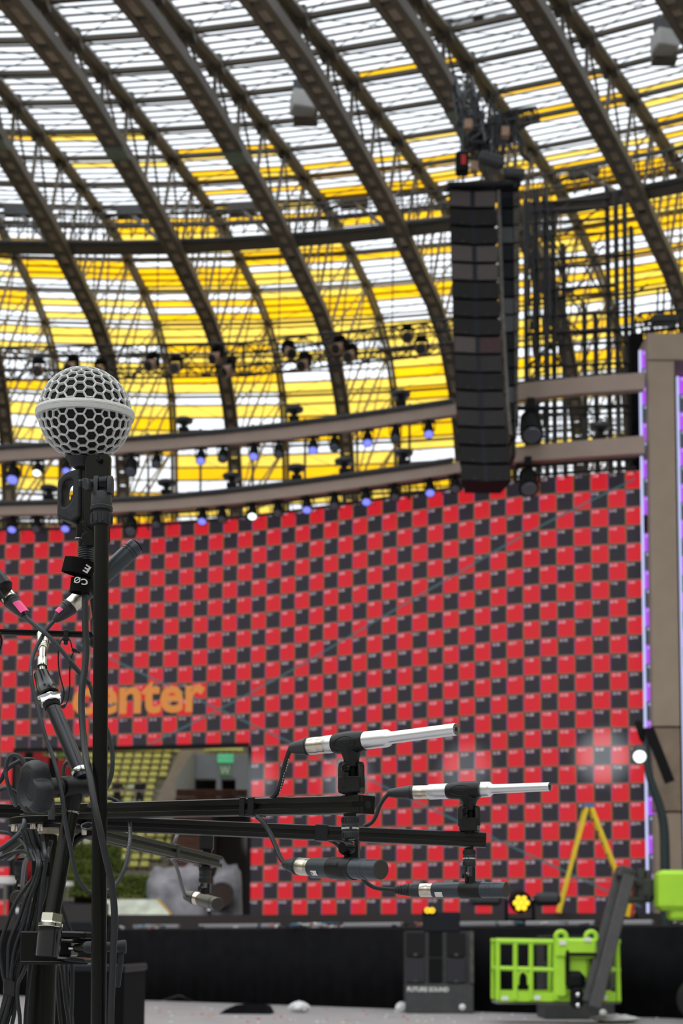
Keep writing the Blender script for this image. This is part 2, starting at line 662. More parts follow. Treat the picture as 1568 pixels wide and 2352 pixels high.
ceil = struct(thing('ceiling', '', '', (AX, AY + 60, 30)))
del ceil['label']
del ceil['category']
NSUB = [5] * 9 + [4] + [5, 5, 5, 4, 4, 4, 4, 4, 4]
PY = {0: 0, 1: 0, 2: 0, 3: 0, 4: 0.02, 5: .06, 6: .16, 7: .26, 8: .32, 9: .34, 10: .45, 11: .55, 12: .62, 13: .68, 14: .68, 15: .72, 16: .7, 17: .7, 18: .7}
panels = []
mull = MB()
for k in range(K0, K1):
    for jj in range(NJ - 1):
        n = NSUB[jj]
        for i in range(n):
            t0, t1 = i / n, (i + 1) / n
            Ra, Za, Rb, Zb = lerp(RO[jj], RO[jj + 1], t0), lerp(ZO[jj], ZO[jj + 1], t0), lerp(RO[jj], RO[jj + 1], t1), lerp(ZO[jj], ZO[jj + 1], t1)
            a0, a1 = shell(k + .001, Ra, Za), shell(k + .999, Ra, Za)
            b0, b1 = shell(k + .001, Rb, Zb), shell(k + .999, Rb, Zb)
            nr = (a1 - a0).cross(b0 - a0).normalized()
            if nr.z < 0 or (abs(nr.z) < .3 and nr.y < 0):
                nr = -nr
            r = random.random()
            mi = 0
            if r < PY[jj]:
                mi = 1 if (random.random() < (.6 if jj < 13 else .3)) else 2
            c = (a0 + b1) / 2
            px, py = proj(c)
            area = 0.0
            if -120 < px < 1690 and -60 < py < 1180:
                area = abs(proj(a0)[1] - proj(b0)[1]) * abs(proj(a1)[0] - proj(a0)[0])
            panels.append((area, a0, a1, b0, b1, nr, mi))
            dep = 0.04 if jj < 11 else 0.07
            mull.beam(b0 - nr * dep * .45, b1 - nr * dep * .45, 0.11 if jj < 11 else .10, dep, upv=nr)
panels.sort(key=lambda t: -t[0])
field = MB()
for i, (area, a0, a1, b0, b1, nr, mi) in enumerate(panels):
    dv = (b0 - a0) * 0.015
    vs = [a0 + dv, a1 + dv, b1 - dv + nr * .03, b0 - dv + nr * .03]
    vs += [p + nr * .05 for p in vs]
    fs = [(0, 1, 2, 3), (7, 6, 5, 4), (0, 4, 5, 1), (1, 5, 6, 2), (2, 6, 7, 3), (3, 7, 4, 0)]
    if i < 296:
        MB().add(vs, fs).build('roof_panel', (white_panel, amber_panel, yellow_panel)[mi], ceil, smooth=False)
    else:
        field.add(vs, fs, mi)
o = field.build('roof_panel_field', [white_panel, amber_panel, yellow_panel], ceil, smooth=False)
o['kind'] = 'stuff'
o = mull.build('glazing_bars', steel_brown, ceil, smooth=False)
o['kind'] = 'stuff'
for jj in range(NJ):
    mb = MB()
    P = [shell(k, RO[jj], ZO[jj]) - V((0, 0, .28)) for k in range(K0, K1 + 1)]
    mb.tube(P, 0.105 if jj < 11 else .085, 6)
    mb.build('purlin', steel_brown, ceil)
# thin cross wires under every bay
wr = MB()
for k in range(K0, K1):
    for jj in range(2, NJ - 1):
        for (ka, kb) in ((k, k + 1), (k + 1, k)):
            p, q = shell(ka, RO[jj], ZO[jj]) - V((0, 0, .3)), shell(kb, RO[jj + 1], ZO[jj + 1]) - V((0, 0, .3))
            wr.tube([p, q], 0.014, 4, cap=False)
o = wr.build('bracing_wires', steel_brown, ceil, smooth=False)
o['kind'] = 'stuff'
# ribs: ladder-like lower chord, tubular upper chord, web struts
for k in range(K0, K1 + 1):
    rib = empty_part('roof_rib', ceil, shell(k, 58, 30))
    th = TH0 + DTH * k
    side = V((math.cos(th), -math.sin(th), 0))
    prof = []
    for i in range(len(RI_T) - 1):
        for s_ in range(3):
            t = s_ / 3
            prof.append((lerp(RI_T[i][0], RI_T[i + 1][0], t), lerp(RI_T[i][1], RI_T[i + 1][1], t)))
    P = [shell(k, r, z) for r, z in prof]
    ch = MB()
    for sg in (-1, 1):
        for i in range(len(P) - 1):
            nrm = (P[i + 1] - P[i]).cross(side)
            ch.beam(P[i] + side * sg * .235, P[i + 1] + side * sg * .235, .20, .34, upv=nrm)
    ch.build('lower_chord_rails', steel_brown, rib, smooth=False)
    pl = MB()
    for i in range(0, len(P) - 1, 1):
        d = (P[i + 1] - P[i])
        nrm = d.cross(side)
        pl.beam(P[i], P[i] + d.normalized() * .28, .62, .30, upv=nrm, mi=0)
        pl.beam(P[i] + d * .3 + nrm.normalized() * .1, P[i] + d * .85 + nrm.normalized() * .1, .30, .06, upv=nrm, mi=1)
    pl.build('batten_plates', [steel_brown, steel_plate], rib, smooth=False)
    if k % 2 == 0 or k == 1:
        q = 11 + (k % 3)
        MB().beam(P[q] - V((0, 0, .2)), P[q + 1] - V((0, 0, .2)), .66, .06).build('verdigris_patch', steel_green, rib, smooth=False, label='green verdigris stained plate')
    up_ = MB()
    U = [shell(k, RO[j] - .25, ZO[j] - .45) for j in range(NJ)]
    for sg in (-1, 1):
        up_.tube([p + side * sg * .13 for p in U], .13, 6)
    for j in range(NJ):
        up_.box(U[j], (.5, .5, .4), Matrix.Rotation(-th, 3, 'Z'))
    up_.build('upper_chord', steel_brown, rib, smooth=False)
    wb = MB()
    I = [shell(k, r, inner_z(r) + .1) for r in RN]
    for j in range(len(RN)):
        wb.tube([U[j], I[j]], .07, 5, cap=False)
        if j + 1 < len(RN):
            wb.tube([U[j], I[j + 1]], .045, 5, cap=False)
            if j > 6:
                wb.tube([I[j], U[j + 1]], .04, 5, cap=False)
    for jx, rz in ((16, (74.6, 22.5)), (17, (75, 19))):
        wb.tube([U[jx], shell(k, *rz)], .075, 5, cap=False)
        wb.tube([U[jx], I[-1]], .06, 5, cap=False)
    wb.build('web_struts', steel_brown, rib)
# gusset brackets with two stays, one in each bay
for k in range(K0, K1):
    c = shell(k + .28, RO[9], ZO[9]) - V((0, 0, .5))
    br = MB()
    br.beam(shell(k + .17, RO[9], ZO[9]) - V((0, 0, .55)), shell(k + .42, RO[9], ZO[9]) - V((0, 0, .55)), .35, .4)
    br.tube([c, shell(k + 1, 58.5, inner_z(58.5))], .09, 5)
    br.tube([c, shell(k, 66.5, ZO[10] - 1.2)], .09, 5)
    br.build('gusset_bracket', steel_dark, ceil)

# ring catwalk under the ribs, at the lower chords
cat = thing('ring_catwalk', 'dark curved service catwalk ringing the roof below the steel ribs', 'catwalk', shell(1, 58, 27.6))
mb = MB()
NS = 4
for dr, dz, r in ((-.4, 0, .09), (.4, 0, .09), (-.5, 1.1, .05), (.5, 1.1, .05)):
    mb.tube([shell(K0 + i / NS, 58 + dr, 29.0 + dz) for i in range((K1 - K0) * NS + 1)], r, 6)
mb.build('rails', steel_dark, cat)
mb = MB()
for i in range((K1 - K0) * 8):
    a, b = shell(K0 + i / 8, 57.3, 29.0), shell(K0 + i / 8, 57.3, 30.1)
    mb.tube([a, b], .035, 4)
    mb.tube([a, shell(K0 + (i + 1) / 8, 57.3, 30.1)], .028, 4)
mb.build('railing_posts', steel_dark, cat)
mb = MB()
for i in range((K1 - K0) * NS):
    a, b = shell(K0 + i / NS, 58, 28.95), shell(K0 + (i + 1) / NS, 58, 28.95)
    mb.beam(a, b, .55, .12)
mb.build('walkway', steel_brown, cat, smooth=False)

# the rest of the bowl: roof and stands round the sides and behind the audience
far_panel = panel_mat('far roof panel', (0.46, 0.43, 0.33))
mb = MB()
NF_ = 56
A0, A1 = TH0 + DTH * K1, TH0 + DTH * K0 + 2 * PI
rad = lambda an, R, Z: V((AX + R * math.sin(an), AY + R * math.cos(an), Z))
ang_f = [lerp(A0, A1, i / NF_) for i in range(NF_ + 1)]
pr_ = list(zip(RO, ZO))[::2] + [(RO[-1], ZO[-1])]
vs = [rad(an, R, Z) for R, Z in pr_ for an in ang_f]
n = NF_ + 1
mb.add(vs, [(j * n + i, j * n + i + 1, (j + 1) * n + i + 1, (j + 1) * n + i) for j in range(len(pr_) - 1) for i in range(NF_)])
o = mb.build('far_roof_panels', far_panel, ceil, smooth=False)
o['kind'] = 'stuff'
mb = MB()
for an in ang_f:
    mb.tube([rad(an, R, inner_z(R)) for R in (33.2, 45, 57, 65, 69, 73, 74.5)], .45, 4)
o = mb.build('far_ribs', steel_brown, ceil, smooth=False)
o['kind'] = 'stuff'
mb = MB()
pr_ = [(42, 0), (42, 1.6), (66, 13), (66, 16.5), (93, 28.5), (93.5, 0)]
vs = [rad(an, R, Z) for R, Z in pr_ for an in ang_f]
mb.add(vs, [(j * n + i, j * n + i + 1, (j + 1) * n + i + 1, (j + 1) * n + i) for j in range(len(pr_) - 1) for i in range(NF_)])
struct(mb.build('wall_stands', mat('far stand seats', (0.13, 0.13, 0.08), .8, noise=.3, nscale=.4), smooth=False))

# rear wall of the stands below the shell
mb = MB()
PB = [shell(K0 + i * .5, 90, 0) for i in range((K1 - K0) * 2 + 1)]
mb.ribbon([p + V((0, 0, 27.6)) for p in PB], [p + V((0, 0, 12)) for p in PB], .5)
struct(mb.build('wall_back', olive_wall, smooth=False))
mb = MB()
for i in range((K1 - K0) * 6):
    p = shell(K0 + i / 6, 88.6, 0)
    q = shell(K0 + i / 6 + .10, 88.6, 0)
    mb.ribbon([p + V((0, 0, 27.0)), q + V((0, 0, 27.0))], [p + V((0, 0, 23)), q + V((0, 0, 23))], .2)
struct(mb.build('trim_1', pale_olive, smooth=False))

# ------------------------------------------------------------------ stage
def deck_y(X):
    return 37.8 - 0.745 * (X + 5.69)


DECK = 1.85
XS = [-17 + i * .8448 for i in range(0, 30)]
front = [V((x, deck_y(x), 0)) for x in XS]
mb = MB()
top = [p + V((0, 0, DECK)) for p in front]
n = len(front)
back = [p + V((6, 16, 0)) for p in front]
mb.add([p + V((0, .12, DECK)) for p in front] + [p + V((0, .12, DECK - .25)) for p in front] + [p + V((0, 0, DECK)) for p in back] + [p + V((0, 0, DECK - .25)) for p in back],
       sum([[(i, i + 1, 2 * n + i + 1, 2 * n + i), (n + i, 3 * n + i, 3 * n + i + 1, n + i + 1), (i, n + i, n + i + 1, i + 1), (2 * n + i, 2 * n + i + 1, 3 * n + i + 1, 3 * n + i)] for i in range(n - 1)], [])
       + [(0, 2 * n, 3 * n, n), (n - 1, 2 * n - 1, 4 * n - 1, 3 * n - 1)])
stage = thing('stage', 'black skirted stage deck below the red and black screen', 'stage', (-2, deck_y(-2) + 5, 0))
mb.build('deck', deck_black, stage, smooth=False)
# hanging skirt with shallow folds
mb = MB()
NF = 260
ft, fb = [], []
nd = V((-.745, -1, 0)).normalized()
for i in range(NF + 1):
    X = lerp(XS[0], XS[-1], i / NF)
    off = nd * (.025 * math.sin(i * 1.9) + .02 * math.sin(i * .7))
    ft.append(V((X, deck_y(X), DECK - .02)) + off * .3)
    fb.append(V((X, deck_y(X), 0.0)) + off)
mb.ribbon(ft, fb, .01)
mb.build('skirt', skirt_black, stage, angle=180)
# raised plinth that carries the screen
# legs under the deck
mb = MB()
for i in range(0, n - 1, 3):
    for dd in (1.0, 8.0):
        mb.box(front[i] + V((6 * dd / 16, dd, (DECK - .25) / 2)), (.08, .08, DECK - .25))
mb.build('deck_legs', steel_dark, stage, smooth=False)

# ------------------------------------------------------------------ the curved screen
NCOL, NROW = 44, 24
LW = 0.461
ZB = 2.28
LH = (14.22 - ZB) / NROW
WALL = smooth_path([V(p) for p in ((8.04, 37.21, 0), (6.18, 37.60, 0), (4.78, 38.0, 0), (3.14, 38.73, 0), (1.12, 39.65, 0), (-0.12, 40.23, 0), (-1.6, 40.9, 0),
                    (-3.47, 41.53, 0), (-6.04, 42.14, 0), (-10.37, 42.79, 0), (-14.5, 43.25, 0))], 12)
edge = [WALL[0]]
acc = 0.0
for p, q in zip(WALL[:-1], WALL[1:]):
    L = (q - p).length
    while acc + L >= LW * len(edge) and len(edge) <= NCOL:
        edge.append(p.lerp(q, (LW * len(edge) - acc) / L))
    acc += L
OPEN_C = [i for i in range(NCOL) if 20 < proj((edge[i] + edge[i + 1]) / 2 + V((0, 0, 5)))[0] < 556]
OC0, OC1 = OPEN_C[0], OPEN_C[-1]
OR0 = 14


def tile_mb(red, dy, lines):
    """one screen tile in local space: x right, z down from its top edge, face towards -y."""
    t = MB()
    a = .006
    h = LH
    fr = .011
    x0, x1 = -LW / 2 + a, LW / 2 - a
    z0, z1 = -a, -h + a
    vs = [(x0, 0, z0), (x1, 0, z0), (x1, 0, z1), (x0, 0, z1), (x0 + fr, -.002, z0 - fr), (x1 - fr, -.002, z0 - fr), (x1 - fr, -.002, z1 + fr), (x0 + fr, -.002, z1 + fr)]
    vs += [(x0, .07, z0), (x1, .07, z0), (x1, .07, z1), (x0, .07, z1)]
    t.add(vs, [(4, 7, 6, 5)], 0)
    t.add(vs, [(0, 4, 5, 1)], 1)
    t.add(vs, [(0, 3, 7, 4)], 2)
    t.add(vs, [(1, 5, 6, 2), (3, 2, 6, 7)], 3 if red else 1)
    t.add(vs, [(0, 1, 9, 8), (2, 3, 11, 10), (1, 2, 10, 9), (3, 0, 8, 11), (8, 9, 10, 11)], 4)
    return t


screen = thing('led_screen', 'huge curved screen with red and dark checkerboard tiles above the stage', 'screen', (edge[20].x, edge[20].y, ZB))
TM = {}
for red in (0, 1):
    for v_ in range(3):
        line = (led_orange, led_violet, led_grey)[v_]
        TM[(red, v_)] = (tile_mb(red, 0, 0), [led_red if red else led_black, led_grey, line, led_orange, black_matte])
TMESH = {k_: mbm[0].mesh('screen_tile', mbm[1], smooth=False) for k_, mbm in TM.items()}
so = wloc(screen)
seg7 = {'0': 'abcdef', '1': 'bc', '2': 'abged', '3': 'abgcd', '4': 'fgbc', '5': 'afgcd', '6': 'afgedc', '7': 'abc', '8': 'abcdefg', '9': 'abcfgd'}
segs = {'a': (0, 1, 1, 1), 'b': (1, 1, 1, .5), 'c': (1, .5, 1, 0), 'd': (0, 0, 1, 0), 'e': (0, 0, 0, .5), 'f': (0, .5, 0, 1), 'g': (0, .5, 1, .5)}
nums = MB()
fieldm = MB()
FM = [led_red, led_black, led_grey, led_orange, led_violet, black_matte]
count = 0
dead = set()
for c in range(NCOL):
    mid = (edge[c] + edge[c + 1]) / 2
    d = (edge[c] - edge[c + 1]).normalized()          # to the right
    nrm = V((d.y, -d.x, 0))                           # towards the audience
    R = Matrix((d, -nrm, V((0, 0, 1)))).transposed()
    for r in range(NROW):
        if r >= OR0 and OC0 <= c <= OC1:
            continue
        red = (c + r) % 2 == 0
        if c > OC1 - 2 and r in (10, 11, 12, 13) and c == OC1 - 1:
            red = False
        pos = mid + V((0, 0, ZB + LH * (NROW - r)))
        v_ = (c * 7 + r * 3) % 5
        v_ = 0 if v_ < 2 else (1 if v_ < 4 else 2)
        px = proj(pos)[0]
        if count < 296 and c * 1.0 + 0 < 14 and px < 1560:
            o = bpy.data.objects.new('screen_tile', TMESH[(red, v_)])
            COL.objects.link(o)
            o.parent = screen
            o.location = pos - so
            o.rotation_euler = R.to_euler()
            count += 1
        else:
            t, mm = TM[(red, v_)]
            o_ = len(fieldm.v)
            fieldm.v += [pos + R @ p for p in t.v]
            fieldm.f += [tuple(i + o_ for i in f) for f in t.f]
            mp = [0 if red else 1, 2, (3, 4, 2)[v_], 3, 5]
            fieldm.m += [mp[i] for i in t.m]
        # small cabinet number at the tile's upper left
        txt = '%d.%d' % (r + 1, NCOL - c)
        x = -LW / 2 + .035
        hh, ww, th_ = .062, .036, .013
        for chh in txt:
            if chh == '.':
                q = [(x, -.052 - hh + .02), (x + .014, -.052 - hh + .02), (x + .014, -.052 - hh), (x, -.052 - hh)]
                b_ = [pos + R @ V((a_, -.005, z_)) for a_, z_ in q]
                nums.add(b_, [(0, 3, 2, 1)])
                x += .024
                continue
            for sg in seg7[chh]:
                xa, ya, xb, yb = segs[sg]
                A_ = (x + xa * ww, -.05 - hh + ya * hh)
                B_ = (x + xb * ww, -.05 - hh + yb * hh)
                if xa == xb:
                    q = [(A_[0] - th_ / 2, A_[1]), (A_[0] + th_ / 2, A_[1]), (B_[0] + th_ / 2, B_[1]), (B_[0] - th_ / 2, B_[1])]
                else:
                    q = [(A_[0], A_[1] - th_ / 2), (B_[0], B_[1] - th_ / 2), (B_[0], B_[1] + th_ / 2), (A_[0], A_[1] + th_ / 2)]
                b_ = [pos + R @ V((a_, -.005, z_)) for a_, z_ in q]
                nums.add(b_, [(0, 1, 2, 3)])
            x += ww + .018
o = fieldm.build('screen_tile_field', FM, screen, smooth=False)
o['kind'] = 'stuff'
o = nums.build('cabinet_numbers', led_num, screen, smooth=False)
o['kind'] = 'stuff'


def wall_pt(s_, z, out=0.0):
    i = min(max(int(s_ / LW), 0), NCOL - 1)
    t = s_ / LW - i
    p = edge[i].lerp(edge[i + 1], t)
    d = (edge[i] - edge[i + 1]).normalized()
    return V((p.x, p.y, z)) + V((d.y, -d.x, 0)) * out


def s_of_px(px, z=8.0):
    lo, hi = 0.0, NCOL * LW
    for _ in range(40):
        m = (lo + hi) / 2
        if proj(wall_pt(m, z))[0] > px:
            lo = m
        else:
            hi = m
    return (lo + hi) / 2


# the orange word shown on the screen
s0, s1 = s_of_px(165), s_of_px(470)
zb = at(300, 1636, wall_pt(s_of_px(300), 5).y).z
vs, fs = text_verts('center', 1.0, 0.028)
wx0, wx1 = min(v.x for v in vs), max(v.x for v in vs)
k = (s0 - s1) / (wx1 - wx0)
word = MB().add([wall_pt(s0 - (v.x - wx0) * k, zb + v.y * k * 1.0, .012) for v in vs], fs)
word.build('lit_word', led_text, screen, smooth=False, label='orange word center shown on the screen')
# faint diagonals and a circle of the test picture
ln = MB()


def strip_on_wall(P, wdt):
    for (sa, za), (sb, zb_) in zip(P[:-1], P[1:]):
        def blocked(s_, z):
            return s_ / LW > OC0 - .2 and s_ / LW < OC1 + 1.2 and z < ZB + LH * (NROW - OR0)
        if blocked(sa, za) or blocked(sb, zb_):
            continue
        ln.add([wall_pt(sa, za - wdt, .008), wall_pt(sb, zb_ - wdt, .008), wall_pt(sb, zb_ + wdt, .008), wall_pt(sa, za + wdt, .008)], [(0, 1, 2, 3)])


for (sa, za, sb, zb_) in ((0.2, 14.0, 20.0, 5.0), (0.2, 2.5, 20.0, 12.0)):
    ln = MB()
    strip_on_wall([(lerp(sa, sb, i / 60), lerp(za, zb_, i / 60)) for i in range(61)], .03)
    ln.build('diagonal_line', led_teal, screen, smooth=False)['kind'] = 'stuff'
# black frame down the cut-out's edges and along the screen's back
fr = MB()
for cc in (OC0, OC1 + 1):
    p = edge[cc]
    zt = ZB + LH * (NROW - OR0)
    fr.box((p.x, p.y + .12, (ZB + zt) / 2), (.12, .3, zt - ZB))
a, b = edge[OC0], edge[OC1 + 1]
fr.beam(a + V((0, .1, ZB + LH * (NROW - OR0) + .06)), b + V((0, .1, ZB + LH * (NROW - OR0) + .06)), .3, .1)
for i in range(0, NCOL, 2):
    if not OC0 <= i <= OC1:
        fr.box(edge[i] + V((.1, .35, (ZB + 14.2) / 2)), (.08, .4, 14.2 - ZB))
fr.build('rear_frame', black_matte, screen, smooth=False)
zt_o = ZB + LH * (NROW - OR0)
for i0, i1, za, zc in ((0, OC0, ZB, ZB + LH * NROW), (OC0, OC1 + 1, zt_o, ZB + LH * NROW), (OC1 + 1, NCOL, ZB, ZB + LH * NROW)):
    P = [edge[i] + V((0, .085, 0)) for i in range(i0, i1 + 1)]
    MB().ribbon([p + V((0, 0, zc)) for p in P], [p + V((0, 0, za)) for p in P], .03).build('backing_panel', black_matte, screen, smooth=False)
# plinth under the screen
mb = MB()
f_, b_ = [], []
for i in range(NCOL + 1):
    p = edge[i]
    d = (edge[max(i - 1, 0)] - edge[min(i + 1, NCOL)]).normalized()
    f_.append(p + V((d.y, -d.x, 0)) * 2.0)
    b_.append(p + V((-d.y, d.x, 0)) * 1.2)
n = NCOL + 1
z0, z1 = DECK, ZB
mb.add([p + V((0, 0, z1)) for p in f_] + [p + V((0, 0, z0)) for p in f_] + [p + V((0, 0, z1)) for p in b_] + [p + V((0, 0, z0)) for p in b_],
       sum([[(i, i + 1, 2 * n + i + 1, 2 * n + i), (i, n + i, n + i + 1, i + 1), (2 * n + i, 2 * n + i + 1, 3 * n + i + 1, 3 * n + i)] for i in range(n - 1)], []) + [(0, 2 * n, 3 * n, n), (n - 1, 2 * n - 1, 4 * n - 1, 3 * n - 1)])
mb.build('screen_plinth', deck_black, stage, smooth=False)

# ------------------------------------------------------------------ curved fascia bands over the screen
UPB = [(-60, 1036, 1061), (0, 1034, 1058), (180, 1023, 1047), (350, 1010, 1034), (500, 998, 1021), (650, 982, 1008), (784, 965, 991), (900, 948, 973), (1036, 928, 953), (1110, 905, 938), (1197, 880, 917), (1330, 866, 903), (1480, 855, 893)]
LOB = [(-60, 1164, 1185), (0, 1162, 1183), (180, 1158, 1180), (350, 1150, 1172), (500, 1136, 1160), (650, 1118, 1143), (784, 1100, 1125), (900, 1084, 1108), (1036, 1064, 1088), (1110, 1045, 1073), (1185, 1026, 1061), (1330, 1012, 1050), (1480, 1000, 1040)]


def band_y(px, out=1.2):
    return wall_pt(s_of_px(max(min(px, 1478), -20), 12), 12).y - out


def fascia(tab, label, nm):
    xs = [tab[0][0] + i * 22 for i in range(int((tab[-1][0] - tab[0][0]) / 22) + 1)]
    tp, bt, rl = [], [], []
    for x in xs:
        a, b = interp(tab, x)
        Y = band_y(x)
        tp.append(at(x, a, Y))
        bt.append(at(x, b, Y))
        if x < 1060:
            rl.append(at(x, a - 7, Y - .05))
    t = thing('curved_fascia', label, 'fascia', tp[len(tp) // 2], 'beige fascia bands over the screen')
    MB().ribbon(tp, bt, .25).build('band', beige_rose, t, smooth=False)
    MB().tube(rl, .075, 8).build('top_rail', steel_dark, t)
    mb = MB()
    mb.tube([p + V((0, .45, .05)) for p in rl], .05, 6)
    for i in range(0, len(rl) - 1, 2):
        mb.tube([rl[i], rl[i + 1] + V((0, .45, .05))], .025, 4)
        mb.tube([rl[i], rl[i] + V((0, .45, .05))], .025, 4)
    mb.build('rail_lattice', steel_dark, t)
    return t, tp, bt


fu, ut, ub = fascia(UPB, 'upper beige curved fascia band with dark rail, over the screen', 'u')
fl, lt_, lb = fascia(LOB, 'lower beige curved fascia band just over the screen top', 'l')
# dark hangers that tie the two bands and the screen top together
mb = MB()
for x in range(-20, 1480, 120):
    Y = band_y(x) + .5
    a, b = interp(UPB, x)[1], interp(LOB, x)[1]
    mb.tube([at(x, a - 40, Y + .3), at(x, b + 44, Y + .3)], .04, 5)
for zoff in (10, 34):
    mb.tube([at(x, interp(LOB, x)[1] + zoff, band_y(x) + .55) for x in range(-60, 1480, 40)], .045, 5)
for x in range(-60, 1480, 26):
    mb.tube([at(x, interp(LOB, x)[1] + 10, band_y(x) + .55), at(x + 10, interp(LOB, x)[1] + 46, band_y(x) + .55)], .02, 4)
mb.build('hanger_frame', truss_dark, fl)

# ================================================================== LAMPS ON THE BANDS
def spot_proto(lens, nm, label, group):
    """hanging spotlight: yoke, drum body, lens; origin at the clamp on top."""
    t = thing(nm, label, 'spotlight', (0, 0, 0), group)
    y = MB()
    y.box((0, 0, -.05), (.10, .10, .12))
    for sg in (-1, 1):
        y.beam((sg * .17, 0, -.10), (sg * .17, 0, -.36), .03, .09, upv=(0, 1, 0))
    y.beam((-.18, 0, -.11), (.18, 0, -.11), .09, .03)
    y.build('yoke', black_matte, t)
    b = MB()
    d = V((0, -.55, -.83)).normalized()
    c = V((0, 0, -.34))
    b.lathe(c - d * .20, c + d * .20, [(0, .06), (.08, .12), (.5, .145), (.9, .15), (1, .15)], 14)
    b.build('body', black_matte, t)
    l = MB()
    l.lathe(c + d * .195, c + d * .215, [(0, .125), (1, .11)], 14)
    l.build('lens', lens, t)
    return t


spots_u = [(32, 1048, 0), (87, 1052, 1), (155, 1049, 0), (302, 1030, 2), (360, 1034, 3), (462, 1020, 0), (512, 1020, 3), (583, 1012, 0), (640, 1010, 3), (719, 995, 0), (768, 993, 3), (844, 978, 0), (908, 972, 2), (984, 955, 0)]
spots_l = [(30, 1182, 0), (85, 1182, 3), (152, 1181, 0), (302, 1175, 2), (360, 1170, 3), (465, 1163, 0), (510, 1158, 2), (580, 1150, 1), (638, 1143, 2), (705, 1135, 0), (768, 1126, 2), (841, 1115, 0), (906, 1106, 2), (987, 1094, 0), (1045, 1086, 2)]
LENS = [lamp_blue, lamp_white, lamp_grey, lamp_grey]
protos = {}


def lens_word(kd):
    return ['blue lit', 'white lit', 'unlit', 'unlit slim'][kd]


order = ['first', 'second', 'third', 'fourth', 'fifth', 'sixth', 'seventh', 'eighth', 'ninth', 'tenth', 'eleventh', 'twelfth', 'thirteenth', 'fourteenth', 'fifteenth', 'sixteenth', 'seventeenth', 'eighteenth', 'nineteenth', 'twentieth', 'twenty-first', 'twenty-second', 'twenty-third', 'twenty-fourth', 'twenty-fifth']
for row, (lst, tab, word_) in enumerate(((spots_u, UPB, 'upper'), (spots_l, LOB, 'lower'))):
    for i, (px, py, kd) in enumerate(lst):
        Y = band_y(px) + .12
        p = at(px, interp(tab, px)[1] - 1, Y)
        lab = '%s spotlight, %s from the left under the %s fascia band' % (lens_word(kd), order[i], word_)
        grp = 'spotlights under the %s fascia band' % word_
        if kd not in protos:
            t = spot_proto(LENS[kd], 'spotlight', lab, grp)
            t.location = p
            protos[kd] = t
        else:
            t = copy_tree(protos[kd], p, lab)
            t['group'] = grp
        big = 1.35 if (px in (302, 32)) else 1.0
        t.scale = (big, big, big)


def disc_proto():
    """wash light with a flat wide head on a post, origin at the foot."""
    t = thing('wash_light', '', 'stage light', (0, 0, 0), 'disc lights standing on the fascia bands')
    b = MB().box((0, 0, .04), (.30, .30, .08)).box((0, 0, .17), (.14, .16, .20))
    b.build('base', black_matte, t)
    h = MB().lathe((0, 0, .24), (0, 0, .42), [(0, .16), (.2, .27), (.6, .28), (.8, .22), (1, .08)], 16)
    h.build('head', mat('disc light housing', (0.05, 0.055, 0.06), 0.35), t)
    MB().lathe((0, -.02, .26), (0, -.04, .235), [(0, .15), (1, .13)], 14).build('lens', lamp_grey, t)
    return t


dp = None
dl = [(112, 0), (382, 0), (532, 0), (681, 0), (790, 0), (926, 0)]
du = [(422, 1), (675, 1), (920, 1)]
for i, (px, up_) in enumerate(dl + du):
    tab = UPB if up_ else LOB
    p = at(px, interp(tab, px)[0] - 14, band_y(px) + .15)
    lab = 'flat disc wash light, %s from the left on the %s fascia band' % (order[i - (6 if up_ else 0)], 'upper' if up_ else 'lower')
    if dp is None:
        dp = disc_proto()
        dp.location = p
        dp['label'] = lab
    else:
        copy_tree(dp, p, lab)
# same lights at the right, between and under the right ends of the bands
copy_tree(dp, at(1378, 1008, band_y(1378) + .3), 'flat disc wash light on the lower fascia band right of the speaker arrays')
for (px, py, sc_, lab) in ((1218, 918, 2.1, 'large grey spotlight hanging under the upper fascia right of the speaker arrays'), (1212, 1052, 1.8, 'large tilted spotlight overlapping the screen top beside the speaker arrays')):
    t = copy_tree(protos[2], at(px, py, band_y(px) - .1), lab)
    t.scale = (sc_,) * 3
    t['group'] = 'large spotlights right of the speaker arrays'

# ------------------------------------------------------------------ long lighting truss behind the screen
YT = 52.0
tr = thing('lighting_truss', 'long dark lattice truss hung behind the screen with tan lamps on it', 'truss', at(500, 830, YT))
P0, P1, P2 = at(-60, 838, YT), at(560, 826, YT), at(1045, 772, YT)
for a, b, nm in ((P0, P1, 'left_span'), (P1, P2, 'right_span')):
    mb = MB()
    box_truss(mb, a, b, .9, .9, 14, .05, .028)
    mb.build('truss_span', truss_dark, tr)
for px in (60, 360, 640, 900):
    y0 = interp([(-60, 838), (560, 826), (1045, 772)], px)
    MB().tube([at(px, y0 - 10, YT), at(px + 4, y0 - 330, YT + 3)], .03, 4).build('hanging_cable', truss_dark, tr)
cb = MB()
for i in range(26):
    px = -50 + i * 41
    y0 = interp([(-60, 838), (560, 826), (1045, 772)], px)
    Pq = [at(px + j * 12, y0 + 22 + 14 * math.sin(j * 1.0) + random.uniform(-4, 4), YT - .6) for j in range(5)]
    cb.tube(smooth_path(Pq, 3), .025, 4)
o = cb.build('cable_swags', truss_dark, tr)
o['kind'] = 'stuff'


